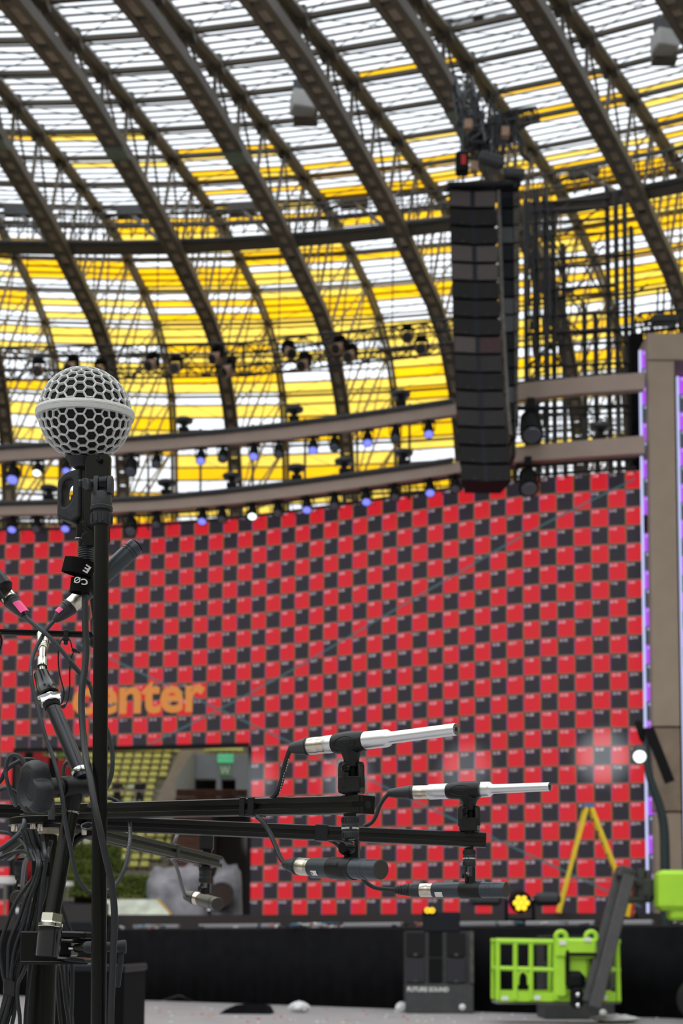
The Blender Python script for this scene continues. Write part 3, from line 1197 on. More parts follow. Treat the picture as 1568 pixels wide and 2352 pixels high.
def mover_proto():
    t = thing('moving_head_light', '', 'stage light', (0, 0, 0), 'tan lamps on the long lattice truss')
    MB().box((0, 0, -.08), (.34, .30, .16), bev=.03).build('base', black_matte, t)
    y = MB()
    for sg in (-1, 1):
        y.beam((sg * .22, 0, -.14), (sg * .22, 0, -.50), .05, .16, upv=(0, 1, 0))
    y.beam((-.24, 0, -.16), (.24, 0, -.16), .16, .05)
    y.build('yoke', black_matte, t)
    MB().lathe((0, .12, -.38), (0, -.26, -.58), [(0, .12), (.1, .19), (.7, .19), (.75, .21), (1, .21)], 14).build('head', tan_case, t)
    MB().lathe((0, -.255, -.578), (0, -.28, -.592), [(0, .18), (1, .15)], 14).build('lens', mat('dark lens', (.03, .03, .035), .2), t)
    return t


mp = None
for i, (px, dy) in enumerate(((90, 0), (168, -6), (232, 4), (352, -8), (405, 0), (500, -22), (532, 6), (662, -20), (700, 12), (780, -18), (806, 4), (935, -26), (968, 4))):
    y0 = interp([(-60, 838), (560, 826), (1045, 772)], px)
    p = at(px, y0 - 12 + dy, YT - .75)
    lab = 'tan moving head lamp, %s from the left on the long dark truss' % order[i]
    if mp is None:
        mp = mover_proto()
        mp.location = p
        mp['label'] = lab
        mp.scale = (1.05,) * 3
    else:
        t = copy_tree(mp, p, lab, rot=(0, 0, random.uniform(-1.2, 1.2)))

# floodlights hung under the ring catwalk
fp = None
nfl = 0
for i in range(int((K1 - K0) * 5)):
    kk = K0 + .1 + i / 5
    p = shell(kk, 57.0, 28.75)
    px, py = proj(p)
    if not (-10 < px < 1580) or random.random() < .30 or (1030 < px < 1200):
        continue
    nfl += 1
    if fp is None:
        fp = thing('floodlight', 'small grey box floodlight under the ring catwalk, first at its left end', 'floodlight', p, 'floodlights under the ring catwalk')
        MB().beam((0, 0, 0), (0, 0, -.30), .08, .08).build('bracket', steel_dark, fp)
        MB().box((0, 0, -.45), (.42, .22, .34), bev=.03).build('body', box_grey, fp)
        MB().box((0, -.115, -.46), (.34, .012, .26)).build('lens', lamp_grey, fp)
        fp.rotation_euler = (0, 0, -(TH0 + DTH * kk))
    else:
        copy_tree(fp, p, 'small grey box floodlight under the ring catwalk, %s from its left end' % order[min(nfl - 1, 24)], rot=(0, 0, -(TH0 + DTH * kk)))

# grey boxes hung from two ribs
for i, (px, py, Y, lab) in enumerate(((695, 238, 44.0, 'light grey box hung from a rib above the middle of the roof'), (1526, 98, 40.0, 'light grey box hung from a rib by the top right of the roof'))):
    s_ = Y / F
    c = at(px, py, Y)
    t = thing('hanging_box', lab, 'box', c - V((0, 0, 22 * s_)), 'grey boxes hung from the roof')
    MB().box(c, (56 * s_, 50 * s_, 44 * s_), Matrix.Rotation(.25, 3, 'Z'), bev=.04).build('body', box_grey, t)
    MB().box(c + V((6 * s_, 34 * s_, -6 * s_)), (60 * s_, 30 * s_, 50 * s_), bev=.04).build('rear_body', steel_brown, t)
    br = MB()
    for sg in (-1, 1):
        br.tube([c + V((sg * 20 * s_, 0, 20 * s_)), c + V((sg * 16 * s_ + 6 * s_, 10 * s_, 78 * s_))], .05, 5)
    br.beam(c + V((-24 * s_, 10 * s_, 50 * s_)), c + V((30 * s_, 10 * s_, 50 * s_)), 12 * s_, 30 * s_)
    br.build('hanger_bracket', steel_dark, t)

# little maintenance gantries clipped under the roof
for i, (a, b, Y, lab) in enumerate((((205, 132), (372, 112), 46, 'small lattice gantry under the roof at upper left'), ((975, 25), (1180, -5), 40, 'small lattice gantry under the roof at upper right of centre'))):
    t = thing('maintenance_gantry', lab, 'gantry', at(*a, Y))
    mb = MB()
    box_truss(mb, at(*a, Y), at(*b, Y + .4), .5, .42, 9, .05, .035)
    mb.build('lattice', truss_dark, t)
    mb = MB()
    for q in (.25, .6, .85):
        p = at(lerp(a[0], b[0], q), lerp(a[1], b[1], q), Y)
        mb.box(p + V((0, 0, -.3)), (.3, .3, .35)).tube([p, p + V((0, .3, 1.5))], .04, 4)
    mb.build('clamps', truss_dark, t)

# ================================================================== LINE ARRAYS
NB = 16


def cab_proto(W, H, D, name='speaker_cabinet'):
    """one array cabinet as data: body mesh and grille meshes, origin centre of the front."""
    b = MB()
    b.add([(-W / 2, 0, H / 2), (W / 2, 0, H / 2), (W / 2, 0, -H / 2), (-W / 2, 0, -H / 2), (-W * .36, D, H * .44), (W * .36, D, H * .44), (W * .36, D, -H * .44), (-W * .36, D, -H * .44)],
          [(0, 1, 2, 3), (7, 6, 5, 4), (0, 4, 5, 1), (2, 6, 7, 3), (1, 5, 6, 2), (3, 7, 4, 0)])
    gl, gr = MB(), MB()
    for g_, sg in ((gl, -1), (gr, 1)):
        x0, x1 = sg * W * .05, sg * W * .485
        h = H * .475
        vs = [(x0, -.015, h), (x1, -.05, h), (x1, -.05, -h), (x0, -.015, -h), (x0, 0.02, h), (x1, 0.02, h), (x1, 0.02, -h), (x0, 0.02, -h)]
        fs = [(0, 1, 2, 3), (0, 4, 5, 1), (3, 2, 6, 7), (1, 5, 6, 2), (0, 3, 7, 4)]
        if sg > 0:
            fs = [f[::-1] for f in fs]
        g_.add(vs, fs)
    bolt = MB()
    for sg in (-1, 1):
        bolt.box((sg * W * .24, -.045, -H * .40), (.03, .02, .022))
    return b, gl, gr, bolt


MAINX = [(435, 1028, 1140, 1197), (700, 1036, 1149, 1197), (940, 1045, 1162, 1193), (1045, 1052, 1172, 1188), (1120, 1060, 1178, 1186)]
YA = 34.3
arr = thing('speaker_array', 'tall hanging column of sixteen dark grilled speaker cabinets facing the audience', 'speaker array', at(1112, 1120, YA))
HA = (1108 - 437) / NB
b, gl, gr, bo = cab_proto(1.2, HA * YA / F * .97, .7)
mb_, ml, mr, mbo = b.mesh('cabinet_body', cab_blue, smooth=False), None, None, bo.mesh('cabinet_bolts', cab_side, smooth=False)
tone = [grille_light, grille_dark, grille_dark, grille_light, grille_light, grille_dark, grille_dark, grille_dark, grille_light, grille_mid, grille_dark, grille_mid, grille_mid, grille_dark, grille_dark, grille_dark]
gmesh = {}
for m_ in (grille_light, grille_dark, grille_mid, grille_red):
    gmesh[m_.name] = (gl.mesh('grille_left', m_, smooth=False), gr.mesh('grille_right', m_, smooth=False))
for i in range(NB):
    yc = 437 + HA * (i + .5)
    xl, xr, _ = interp(MAINX, yc)
    Y = lerp(YA + .3, YA - .5, (i / NB) ** 1.5)
    p = at((xl + xr) / 2, yc, Y)
    ca = empty_part('speaker_cabinet', arr, p)
    ca.rotation_euler = (math.radians(lerp(-1, -9, (i / NB) ** 2)), 0, math.radians(2))
    w_s = (xr - xl) / F * Y / 1.2
    ca.scale = (w_s, 1, 1)
    for nm, me in (('body', mb_), ('grille', gmesh[tone[i].name][0]), ('grille', gmesh[(grille_red if i == 8 else tone[i]).name][1]), ('fly_bolts', mbo)):
        o = bpy.data.objects.new(nm, me)
        COL.objects.link(o)
        o.parent = ca
# worn side edge of the main column
P = [at(interp(MAINX, y)[1] + 4, y, lerp(YA + .3, YA - .5, ((y - 437) / 683) ** 1.5) + .05) for y in range(440, 1040, 40)]
mb = MB()
for a_, b_ in zip(P[:-1], P[1:]):
    mb.beam(a_, b_, .075, .12, upv=(0, 1, 0))
mb.build('side_rigging_rail', cab_side, arr, smooth=False)
# top bumper beam, motors and chains
MB().beam(at(1025, 430, YA + .25), at(1192, 428, YA + .55), .35, .10).build('bumper_beam', cab_blue, arr, smooth=False)
# second column, turned away to the right
ar2 = thing('speaker_array', 'narrow hanging speaker column turned sideways behind the main grilled column', 'speaker array', at(1180, 1050, YA + 1))
H2 = (1050 - 437) / 15
b2 = MB()
for i in range(15):
    yc = 437 + H2 * (i + .5)
    x0 = interp(MAINX, yc)[1] + 10
    x2 = interp(MAINX, yc)[2]
    Y = YA + 1.0
    p = at((x0 + x2) / 2 - 5, yc, Y)
    ca = empty_part('speaker_cabinet', ar2, p)
    wd = (x2 - x0) / F * Y
    MB().box(p + V((-wd * .14, .5, 0)), (wd * .66, 1.0, H2 * Y / F * .96), bev=.01).build('body', cab_grey if i in (2, 6, 7, 11) else cab_blue, ca, smooth=False)
    MB().box(p + V((wd * .36, .44, 0)), (wd * .34, 1.0, H2 * Y / F * .985), bev=.01).build('side_panel', cab_side, ca, smooth=False)
# chain motors with chains
chain_pts = []
for i, (px, py, top, sz, m_, lab) in enumerate(((1061, 376, 195, .34, black_matte, 'black chain hoist with red mark above the main speaker column'), (1128, 368, 240, .34, steel_dark, 'grey tilted chain hoist above the main speaker column'), (1180, 400, 260, .3, steel_dark, 'grey chain hoist above the sideways speaker column'))):
    c = at(px, py, YA + .4)
    t = thing('chain_hoist', lab, 'chain hoist', c - V((0, 0, .25)), 'chain hoists above the speaker arrays')
    R = Matrix.Rotation((0.0, .3, .05)[i], 3, 'Y')
    MB().box(c, (sz * (1.0, 1.9, 1.8)[i], .3, sz * (1.7, .8, .8)[i]), R, bev=.05).build('motor_body', m_, t)
    if i == 0:
        MB().box(c + V((.02, -.16, .02)), (.12, .02, .26)).build('red_mark', red_cloth, t)
    MB().tube([c + V((0, 0, .2)), at(px + 6, top, YA + 2.6)], .03, 5).build('chain', truss_dark, t)
    MB().tube([c - V((0, 0, .2)), at(px + 4, 430, YA + .35)], .03, 5).build('hook', truss_dark, t)
# rigging frame and cable clutter above the hoists
rg = thing('rigging_frame', 'tangled dark lattice rigging frame hung from the roof above the speaker columns', 'rigging', at(1130, 300, 36))
mb = MB()
box_truss(mb, at(1062, 195, 37.5), at(1092, 345, 35.6), .45, .45, 6, .05, .03)
mb.build('vertical_truss', truss_dark, rg)
mb = MB()
box_truss(mb, at(1085, 318, 36.0), at(1180, 300, 36.4), .4, .4, 5, .045, .028)
mb.build('cross_truss', truss_dark, rg)
mb = MB()
box_truss(mb, at(1148, 282, 36.5), at(1210, 272, 37.5), .7, .35, 5, .04, .025)
mb.build('top_frame', truss_dark, rg)
mb = MB()
for i in range(34):
    x0, y0 = random.uniform(1050, 1190), random.uniform(200, 320)
    x1, y1 = x0 + random.uniform(-25, 45), y0 + random.uniform(60, 130)
    Pq = [at(lerp(x0, x1, q / 4) + random.uniform(-8, 8), lerp(y0, min(y1, 428), q / 4), 36.0) for q in range(5)]
    mb.tube(smooth_path(Pq, 3), random.choice((.02, .03, .045)), 5)
o = mb.build('cables', truss_dark, rg)
o['kind'] = 'stuff'
for (px, py) in ((1075, 288), (1160, 305), (1088, 385)):
    MB().box(at(px, py, 35.4), (.2, .2, .25)).build('tan_clamp', tan_case, rg)

# ------------------------------------------------------------------ scaffold tower behind the arrays
YS = 46.0
sf = thing('scaffold_tower', 'dense dark scaffold tower with cross braces behind the speaker arrays', 'scaffold', (at(1330, 1075, YS).x, YS, 0))
zb0 = at(1330, 1085, YS).z
posts = [(1205, 460), (1228, 440), (1250, 450), (1268, 470), (1292, 560), (1392, 430), (1412, 440), (1432, 450), (1448, 520), (1340, 700), (1366, 720)]
for px, y0 in posts:
    a, b = at(px, y0, YS), at(px, 1100, YS)
    mb = MB().tube([V((a.x, a.y, 0)), a], .07, 6)
    a, b = at(px + 4, y0 + 8, YS + 2), at(px + 4, 1080, YS + 2)
    MB().tube([V((a.x, a.y, 0)), a], .05, 6).build('rear_post', truss_dark, sf)
    mb.build('post', truss_dark, sf)
for y0, x0, x1, r in ((462, 1200, 1400, .05), (482, 1210, 1395, .06), (508, 1205, 1400, .05), (540, 1205, 1400, .04), (590, 1225, 1455, .05), (612, 1225, 1400, .05), (662, 1225, 1410, .06), (680, 1240, 1410, .04), (722, 1205, 1455, .05), (762, 1205, 1455, .07), (790, 1205, 1470, .05), (838, 1205, 1470, .05), (870, 1205, 1475, .05), (935, 1205, 1475, .06), (952, 1205, 1475, .04), (1060, 1195, 1475, .05)):
    MB().tube([at(x0, y0 + 6, YS - .1), at(x1, y0 - 6, YS - .1)], r, 6).build('ledger', truss_dark, sf)
for i in range(30):
    x0 = random.choice((1205, 1250, 1292, 1340, 1392))
    x1 = x0 + random.choice((45, 60, 95))
    y0 = random.uniform(470, 980)
    MB().tube([at(x0, y0, YS + .3), at(x1, y0 + random.choice((70, -70, 95)), YS + .3)], .035, 5).build('brace', truss_dark, sf)
mb = MB()
for y0 in range(880, 1080, 14):
    mb.tube([at(1235, y0, YS + 1), at(1330 if y0 < 960 else 1460, y0 - 4, YS + 1)], .025, 4)
for px in range(1240, 1460, 15):
    mb.tube([at(px, 955, YS + 1), at(px + 2, 1085, YS + 1)], .028, 4)
for px in range(1215, 1300, 11):
    mb.tube([at(px, 600 + (px * 7) % 90, YS + 1.2), at(px + 3, 900, YS + 1.2)], .025, 4)
o = mb.build('mesh_guard', truss_dark, sf)
o['kind'] = 'stuff'
mb = MB()
for i in range(15):
    x0 = random.uniform(1203, 1262)
    Pq = [at(x0 + random.uniform(-9, 9) + q * 3, lerp(440, random.uniform(680, 900), q / 5), YS - .4) for q in range(6)]
    mb.tube(smooth_path(Pq, 3), random.choice((.02, .03, .045)), 5)
o = mb.build('hanging_cables', truss_dark, sf)
o['kind'] = 'stuff'
# a lattice girder and a lamp cluster at the right edge above the portal
tr2 = thing('lighting_truss', 'short dark lattice truss above the beige portal', 'truss', at(1500, 740, 44))
mb = MB()
box_truss(mb, at(1465, 752, 44), at(1640, 735, 44), .7, .6, 7, .05, .03)
mb.build('truss_span', truss_dark, tr2)
MB().box(at(1525, 736, 43.4), (.8, .4, .3), bev=.05).build('lamp_bar', steel_dark, tr2)
mb = MB()
for px in (1508, 1522, 1540):
    mb.tube([at(px, 735, 44), at(px + 3, 660, 45)], .04, 5)
mb.build('hanging_cables', truss_dark, tr2)

# ------------------------------------------------------------------ beige portal and purple tile columns
YP = 36.2
po = thing('stage_portal', 'tall beige boxed portal frame at the right end of the screen', 'portal', at(1520, 2105, YP))
sx = lambda px, Y: at(px, 1500, Y).x
xL0, xL1 = at(1486, 770, YP).x, at(1548, 830, YP).x
zt = at(1520, 765, YP).z
zo = at(1550, 829, YP).z
zb_ = ZB
for (za, zb2, m_) in ((at(1520, 1668, YP).z, zo, beige), (at(1520, 1863, YP).z, at(1520, 1672, YP).z, brown_panel), (zb_, at(1520, 1867, YP).z, beige)):
    MB().box(((xL0 + xL1) / 2, YP + .5, (za + zb2) / 2), (xL1 - xL0, 1.0, zb2 - za), bev=.015).build('pillar_panel', m_, po, smooth=False)
MB().box((xL0 + 2.2, YP + .5, (zo + .03 + zt) / 2), (4.4, 1.0, zt - zo - .03), bev=.015).build('top_beam', beige, po, smooth=False)
MB().box((xL0 + 4.0, YP + .5, (zb_ + zo) / 2), (xL1 - xL0, 1.0, zo - zb_ - .05), bev=.015).build('pillar_panel', beige, po, smooth=False)
MB().box((xL0 + 2.4, YP + .4, (DECK + ZB) / 2 - .01), (6.2, 3.2, ZB - DECK)).build('base_block', deck_black, po, smooth=False)
# dark drape strip between the screen and the portal
t = tag(rebase(MB().box(at(1462, 930, YP + 2.2), (.36, .3, 4.0)).build('black_drape', skirt_black, smooth=False)), 'narrow black drape strip left of the beige portal above the screen', 'drape')


def tile_column(name, px, Y, z0, z1, wd, lab, rot, dark_at=()):
    c0 = at(px, 1500, Y)
    t = thing(name, lab, 'screen', (c0.x, c0.y, z0))
    hh = .497
    nrow = int((z1 - z0) / hh)
    R = Matrix.Rotation(rot, 3, 'Z')
    for i in range(nrow):
        z = z1 - (i + .5) * hh
        m_ = led_purple if i % 2 == 0 else led_slate
        if i in dark_at:
            m_ = black_matte
        MB().box((c0.x, c0.y, z), (wd, .06, hh - .015), R).build('lit_tile', m_, t, smooth=False)
        if i not in dark_at:
            tx = MB()
            for q in range(3):
                tx.box(V((c0.x, c0.y, z + .17)) + R @ V((-wd / 2 + .08 + q * .055, -.034, 0)), (.03, .004, .06), R)
            tx.build('cabinet_number', led_pale, t, smooth=False)
    MB().box((c0.x, c0.y + .06, (z0 + z1) / 2), (wd + .05, .06, z1 - z0), R).build('back_frame', black_matte, t, smooth=False)
    MB().box(V((c0.x, c0.y, (z0 + z1) / 2)) + R @ V((-wd / 2 - .03, -.01, 0)), (.05, .07, z1 - z0), R).build('lit_edge', led_pale, t, smooth=False)
    return t


zt2 = at(1480, 822, 37.0).z
zb2 = ZB
tile_column('tile_column', 1491.5, 36.55, zb2, zt2, .24, 'purple and slate tile column with pale lit left edge, left of the beige portal', .1, (9, 22))
tile_column('tile_column', 1586, 37.3, zb2, at(1560, 855, 37).z, .42, 'purple tile column inside the beige portal at the right edge', 0, ())
MB_ = MB().box((at(1600, 1500, 37.4).x + .7, 37.75, 9.75), (3.6, .1, 15.0))
t = tag(rebase(MB_.build('black_backcloth', skirt_black, smooth=False)), 'black cloth filling the inside of the beige portal', 'drape')

# ================================================================== ON AND BEFORE THE STAGE
# speaker stacks in front of the skirt
def sub_stack(px0, px1, ytop, ybot, label, Y, text):
    s_ = Y / F
    x0, x1 = at(px0, ybot, Y).x, at(px1, ybot, Y).x
    zt_ = at(px0, ytop, Y).z
    W = x1 - x0
    D = 1.1
    t = thing('subwoofer_stack', label, 'speaker', ((x0 + x1) / 2, Y + D / 2, 0), 'dark speaker stacks before the skirt')
    cx_ = (x0 + x1) / 2
    zs = zt_ * .36
    R = Matrix.Rotation(0, 3, 'Z')
    MB().box((cx_, Y + D / 2, zs / 2), (W, D, zs - .01), bev=.02).build('lower_cabinet', cab_side if False else mat('charcoal speaker paint', (0.05, 0.05, 0.053), .55, noise=.15, nscale=5), t, smooth=False)
    b = MB().box((cx_, Y + D / 2 + .04, (zs + zt_) / 2), (W, D - .08, zt_ - zs))
    b.build('upper_cabinet', mat('charcoal speaker paint', (0.05, 0.05, 0.053), .55), t, smooth=False)
    hh = (zt_ - zs) / 2
    for r in range(2):
        zc = zs + hh * (r + .5)
        for sg in (-1, 1):
            MB().box((cx_ - W * .06 + sg * W * .30, Y + .02, zc), (W * .28, .05, hh * .9), bev=.01).build('grille', grille_dark if r else mat('blue black mesh', (0.020, 0.019, 0.028), .6), t, smooth=False)
            MB().box((cx_ - W * .06 + sg * W * .30, Y - .015, zc - hh * .4), (.07, .03, .05)).build('badge', cab_side, t, smooth=False)
        MB().box((cx_ - W * .06, Y + .06, zc), (W * .20, .05, hh * .92)).build('horn_slot', black_matte, t, smooth=False)
    MB().box((cx_ + W * .47, Y + .0, (zs + zt_) / 2), (W * .06, .06, zt_ - zs), bev=.01).build('side_strip', cab_side, t, smooth=False)
    MB().lathe((cx_ + W * .33, Y, zs * .22), (cx_ + W * .33, Y - .05, zs * .22), [(0, .07), (.4, .07), (1, .03)], 12).build('socket', white_print, t)
    if text:
        vs, fs = text_verts(text, .13, .03)
        MB().add([V((x0 + .02 + v.x * .92, Y - .008, zs * .74 + v.y)) for v in vs], fs).build('lettering', white_print, t, smooth=False, label='white painted letters')
    return t


sub_stack(932, 1088, 2138, 2328, 'dark speaker stack with white letters on its lower cabinet', 30.3, 'FUTURE SOUND')
sub_stack(1250, 1412, 2148, 2340, 'dark speaker stack partly hidden behind the green lift basket', 28.0, None)
# black box with two amber rings on the stack, and the amber lamp on the deck
Y = 30.6
c = at(1012, 2118, Y)
t = thing('amber_lamp_box', 'black box with two small amber rings on top of the lettered speaker stack', 'lamp', (c.x, c.y, at(1012, 2139, Y).z), None)
MB().box(c, (.78, .5, 46 * Y / F), bev=.02).build('body', cab_blue, t, smooth=False)
for dx in (-7, 7):
    p = at(985 + dx * .75, 2092, Y)
    pth = [p + V((math.cos(a * PI / 6) * .045, -.27, math.sin(a * PI / 6) * .045)) for a in range(12)]
    MB().tube(pth, .018, 6, closed=True).build('amber_ring', lamp_amber, t)
MB().box(at(985, 2095, Y) + V((0, -.2, -.02)), (.3, .12, .14), bev=.02).build('lamp_head', black_matte, t)
Y = 31.6
c = at(1196, 2072, Y)
t = thing('amber_stage_lamp', 'black stage lamp with a round cluster of amber lights on the stage edge', 'lamp', (c.x, c.y + .2, DECK))
MB().box(V((c.x, c.y + .25, DECK + .08)), (.6, .45, .16), bev=.03).build('base', black_matte, t)
mb = MB()
for sg in (-1, 1):
    mb.beam(V((c.x + sg * .30, c.y + .2, DECK + .12)), c + V((sg * .30, .2, .05)), .06, .16, upv=(0, 1, 0))
mb.beam(V((c.x - .33, c.y + .2, DECK + .17)), V((c.x + .33, c.y + .2, DECK + .17)), .16, .06)
mb.build('yoke', black_matte, t)
MB().lathe(c + V((0, .38, .06)), c + V((0, -.05, -.02)), [(0, .1), (.15, .24), (.8, .25), (1, .23)], 18).build('head', black_matte, t)
for q in range(7):
    a = q * PI / 3
    r = 0 if q == 6 else .125
    p = c + V((r * math.cos(a), -.06, r * math.sin(a) - .02))
    MB().lathe(p, p + V((0, -.03, 0)), [(0, .062), (.6, .055), (1, .02)], 12).build('amber_light', lamp_amber, t)
mb = MB().box(c + V((-.75, .3, .05)), (.7, .3, .25), bev=.08).box(c + V((.62, .3, .08)), (.6, .4, .3), bev=.1)
mb.build('side_housings', steel_dark, t)
# silver battens on the stage edge
for i, (xa, xb, lab) in enumerate(((300, 405, 'long pale metal batten on the stage edge, under the cut-out opening'), (455, 590, 'pale metal batten on the stage edge below the screen cut-out corner'), (600, 740, 'pale metal batten on the stage edge left of the cable tangle'), (790, 925, 'pale metal batten on the stage edge right of the cable tangle'), (1060, 1185, 'pale metal batten on the stage edge between the two amber lamps'), (1215, 1380, 'pale metal batten on the stage edge behind the green basket'), (1432, 1525, 'pale metal batten on the stage edge right of the lift boom'))):
    Xa, Xb = at(xa, 2124, deck_y(at(xa, 2124, 33).x)), at(xb, 2124, deck_y(at(xb, 2124, 33).x))
    Xa = V((Xa.x, deck_y(Xa.x) + .2, DECK + .07))
    Xb = V((Xb.x, deck_y(Xb.x) + .2, DECK + .07))
    mb = MB().beam(Xa, Xb, .12, .10, bev=.015)
    t = tag(rebase(mb.build('metal_batten', mat('pale painted batten', (.42, .42, .46), .35, .5), smooth=False)), lab, 'batten', 'pale battens on the stage edge')
mb = MB()
for i in range(90):
    X = random.choice((random.uniform(-6, 9), random.uniform(-1.6, -.2)))
    p = V((X, deck_y(X) + .08, DECK + .02))
    Pq = [p + V((random.uniform(-.25, .25) + .1 * q, random.uniform(-.05, .12), random.uniform(0, .10))) for q in range(4)]
    mb.tube(smooth_path(Pq, 3), random.choice((.012, .018, .024)), 4, random.choice((0, 0, 0, 1, 2, 3)))
o = mb.build('cable_clutter', [rubber, mat('pink cable', (.45, .16, .16), .5), white_print, mat('teal cable', (.08, .2, .3), .5)])
tag(o, 'tangle of thin cables and bits strewn along the stage edge', 'cables', kind='stuff')

# ------------------------------------------------------------------ yellow step ladder
Y = 35.3
YL = Y
ap = at(1350, 1856, Y)
zL = ZB
lad = thing('step_ladder', 'tall open yellow step ladder in front of the screen', 'ladder', (ap.x, Y, zL))
fa, fb_ = at(1277, 2106, Y), at(1447, 2106, Y)
fa.z = fb_.z = zL
for sgn, foot, nm in ((-1, fa, 'front'), (1, fb_, 'rear')):
    for dy in (-.28, .28):
        a_ = ap + V((sgn * .06, dy * .62, 0))
        b_ = foot + V((.12 if dy > 0 else 0, dy, 0))
        MB().beam(b_, a_, .10, .055, upv=(0, 1, 0)).build('rail', ladder_yellow, lad, smooth=False)
    for q in range(1, 9):
        t_ = q / 9
        MB().beam(foot.lerp(ap, t_) + V((sgn * .02, -.26 * (1 - .38 * t_), 0)), foot.lerp(ap, t_) + V((sgn * .02, .26 * (1 - .38 * t_), 0)), .07, .03).build('tread', mat('grey tread', (.4, .4, .4), .4, .6), lad, smooth=False)
MB().box(ap + V((0, 0, .04)), (.26, .42, .10), bev=.02).build('top_cap', mat('blue cap', (.12, .2, .5), .5), lad)
MB().beam(fa.lerp(ap, .30), fb_.lerp(ap, .30), .03, .02).build('spreader_bar', mat('grey tread', (.4, .4, .4), .4, .6), lad, smooth=False)

# ------------------------------------------------------------------ dark lamp arm by the portal
Y = 34.0
la = thing('lamp_arm', 'dark curved lamp arm with a white lamp before the beige portal', 'lamp', (at(1525, 1990, Y).x, Y, DECK))
P = pts([(1528, 2120), (1527, 1990), (1524, 1900), (1514, 1850), (1500, 1810), (1488, 1770), (1484, 1720), (1484, 1672)], Y)
P[0].z = DECK
mb = MB()
sp = smooth_path(P, 4)
mb.tube(sp, [lerp(.13, .075, i / len(sp)) for i in range(len(sp))], 10)
mb.build('curved_post', teal_paint, la)
MB().beam(at(1489, 1672, Y - .1), at(1538, 1797, Y - .1), .24, .05, upv=(0, 1, 0)).build('flat_bar', black_matte, la, smooth=False)
MB().lathe(at(1463, 1655, Y), at(1478, 1702, Y), [(0, .05), (.1, .085), (.9, .085), (1, .06)], 12).build('counter_tube', black_matte, la)
MB().tube([at(1478, 1700, Y), at(1484, 1725, Y)], .05, 8).build('lamp_joint', black_matte, la)
c = at(1469, 1730, Y - .1)
MB().box(c + V((.02, .08, .08)), (.34, .26, .28), bev=.06).build('lamp_head', mat('lamp head grey', (.14, .14, .15), .3, .5), la)
MB().lathe(c + V((-.01, -.02, -.08)), c + V((-.03, -.12, -.14)), [(0, .15), (.5, .14), (1, .03)], 16).build('lens', lamp_white, la)

# ------------------------------------------------------------------ boom lift: basket, jib, counter body
Y = 26.0
s_ = Y / F
lift = thing('boom_lift', 'bright green boom lift with railed basket and charcoal jib', 'lift', (at(1500, 2350, Y).x + 3, Y, 0))
q = lambda x, y, dy=0.0: at(x, y, Y) + V((0, dy, 0))
DB = .85


def rail(name, P, r=.035, m_=lime):
    MB().tube(P, r, 8).build(name, m_, lift)


for dy in (0, DB):
    rail('top_rail', [q(1138, 2161, dy), q(1276, 2163, dy)], .05)
    rail('mid_rail', [q(1142, 2224, dy), q(1276, 2228, dy)], .04)
    rail('top_rail', [q(1360, 2163, dy), q(1424, 2163, dy)], .045)
    rail('mid_rail', [q(1375, 2228, dy), q(1424, 2228, dy)], .04)
for x in (1143, 1183, 1219, 1278):
    rail('rail_post', [q(x, 2160), q(x, 2296)], .045 if x != 1278 else .07)
for x in (1143, 1278):
    rail('rear_post', [q(x, 2160, DB), q(x, 2296, DB)], .04)
rail('rail_post', [q(1416, 2158), q(1420, 2300)], .05)
rail('rail_post', [q(1370, 2228), q(1372, 2300)], .04)
for x in (1143, 1420):
    for y in (2161, 2226):
        rail('side_rail', [q(x, y), q(x, y, DB)], .04)
for x in (1184, 1219):
    P = [q(x, 2226), q(x + 4, 2233), q(x + 16, 2229)]
P = smooth_path([q(1188, 2262), q(1190, 2240), q(1200, 2230), q(1212, 2240), q(1214, 2262)], 4)
rail('gate_hoop', P, .03)
MB().ribbon([q(1139, 2276), q(1278, 2280), q(1330, 2278), q(1424, 2278)], [q(1140, 2299), q(1180, 2304), q(1330, 2304), q(1425, 2303)], .05).build('kick_plate', lime, lift, smooth=False)
MB().ribbon([q(1139, 2276, DB), q(1424, 2278, DB)], [q(1140, 2299, DB), q(1425, 2303, DB)], .05).build('rear_kick_plate', lime, lift, smooth=False)
a_, b_ = q(1140, 2303, DB / 2), q(1424, 2303, DB / 2)
MB().beam(a_, b_, DB, .04).build('basket_floor', mat('grey lift floor', (.2, .2, .2), .6), lift, smooth=False)
MB().box(q(1320, 2178, -.05), (94 * s_, .25, 46 * s_), bev=.05).build('control_panel', lime, lift)
for x in (1286, 1355):
    pth = [q(x, 2152, -.1) + V((math.cos(a * PI / 8) * 12 * s_, 0, math.sin(a * PI / 8) * 12 * s_)) for a in range(16)]
    MB().tube(pth, .045, 8, closed=True).build('lifting_eye', lime, lift)
MB().box(q(1287, 2240, -.02), (26 * s_, .2, 100 * s_), bev=.04).build('centre_post', lime, lift)
MB().box(q(1326, 2220, .05), (58 * s_, .2, 70 * s_), bev=.08).build('rotator_cover', lime, lift)
mb = MB().box(q(1300, 2215, -.12), (9 * s_, .15, 70 * s_), bev=.03).box(q(1318, 2252, -.1), (44 * s_, .3, 44 * s_), bev=.1).box(q(1321, 2290, -.12), (26 * s_, .3, 50 * s_), bev=.06)
mb.box(q(1330, 2192, -.16), (70 * s_, .06, 8 * s_))
mb.build('rotator_joint', black_matte, lift)
for y in (2284, 2308):
    MB().lathe(q(1321, y, -.27), q(1321, y, -.31), [(0, 5 * s_), (.6, 5 * s_), (1, 2 * s_)], 12).build('pivot_pin', chrome, lift)
j0, j1 = q(1352, 2316, -.45), q(1446, 2012, .2)
MB().beam(j0, j1, .22, .30, upv=(0, 1, 0), bev=.02).build('jib_arm', boom_grey, lift, smooth=False)
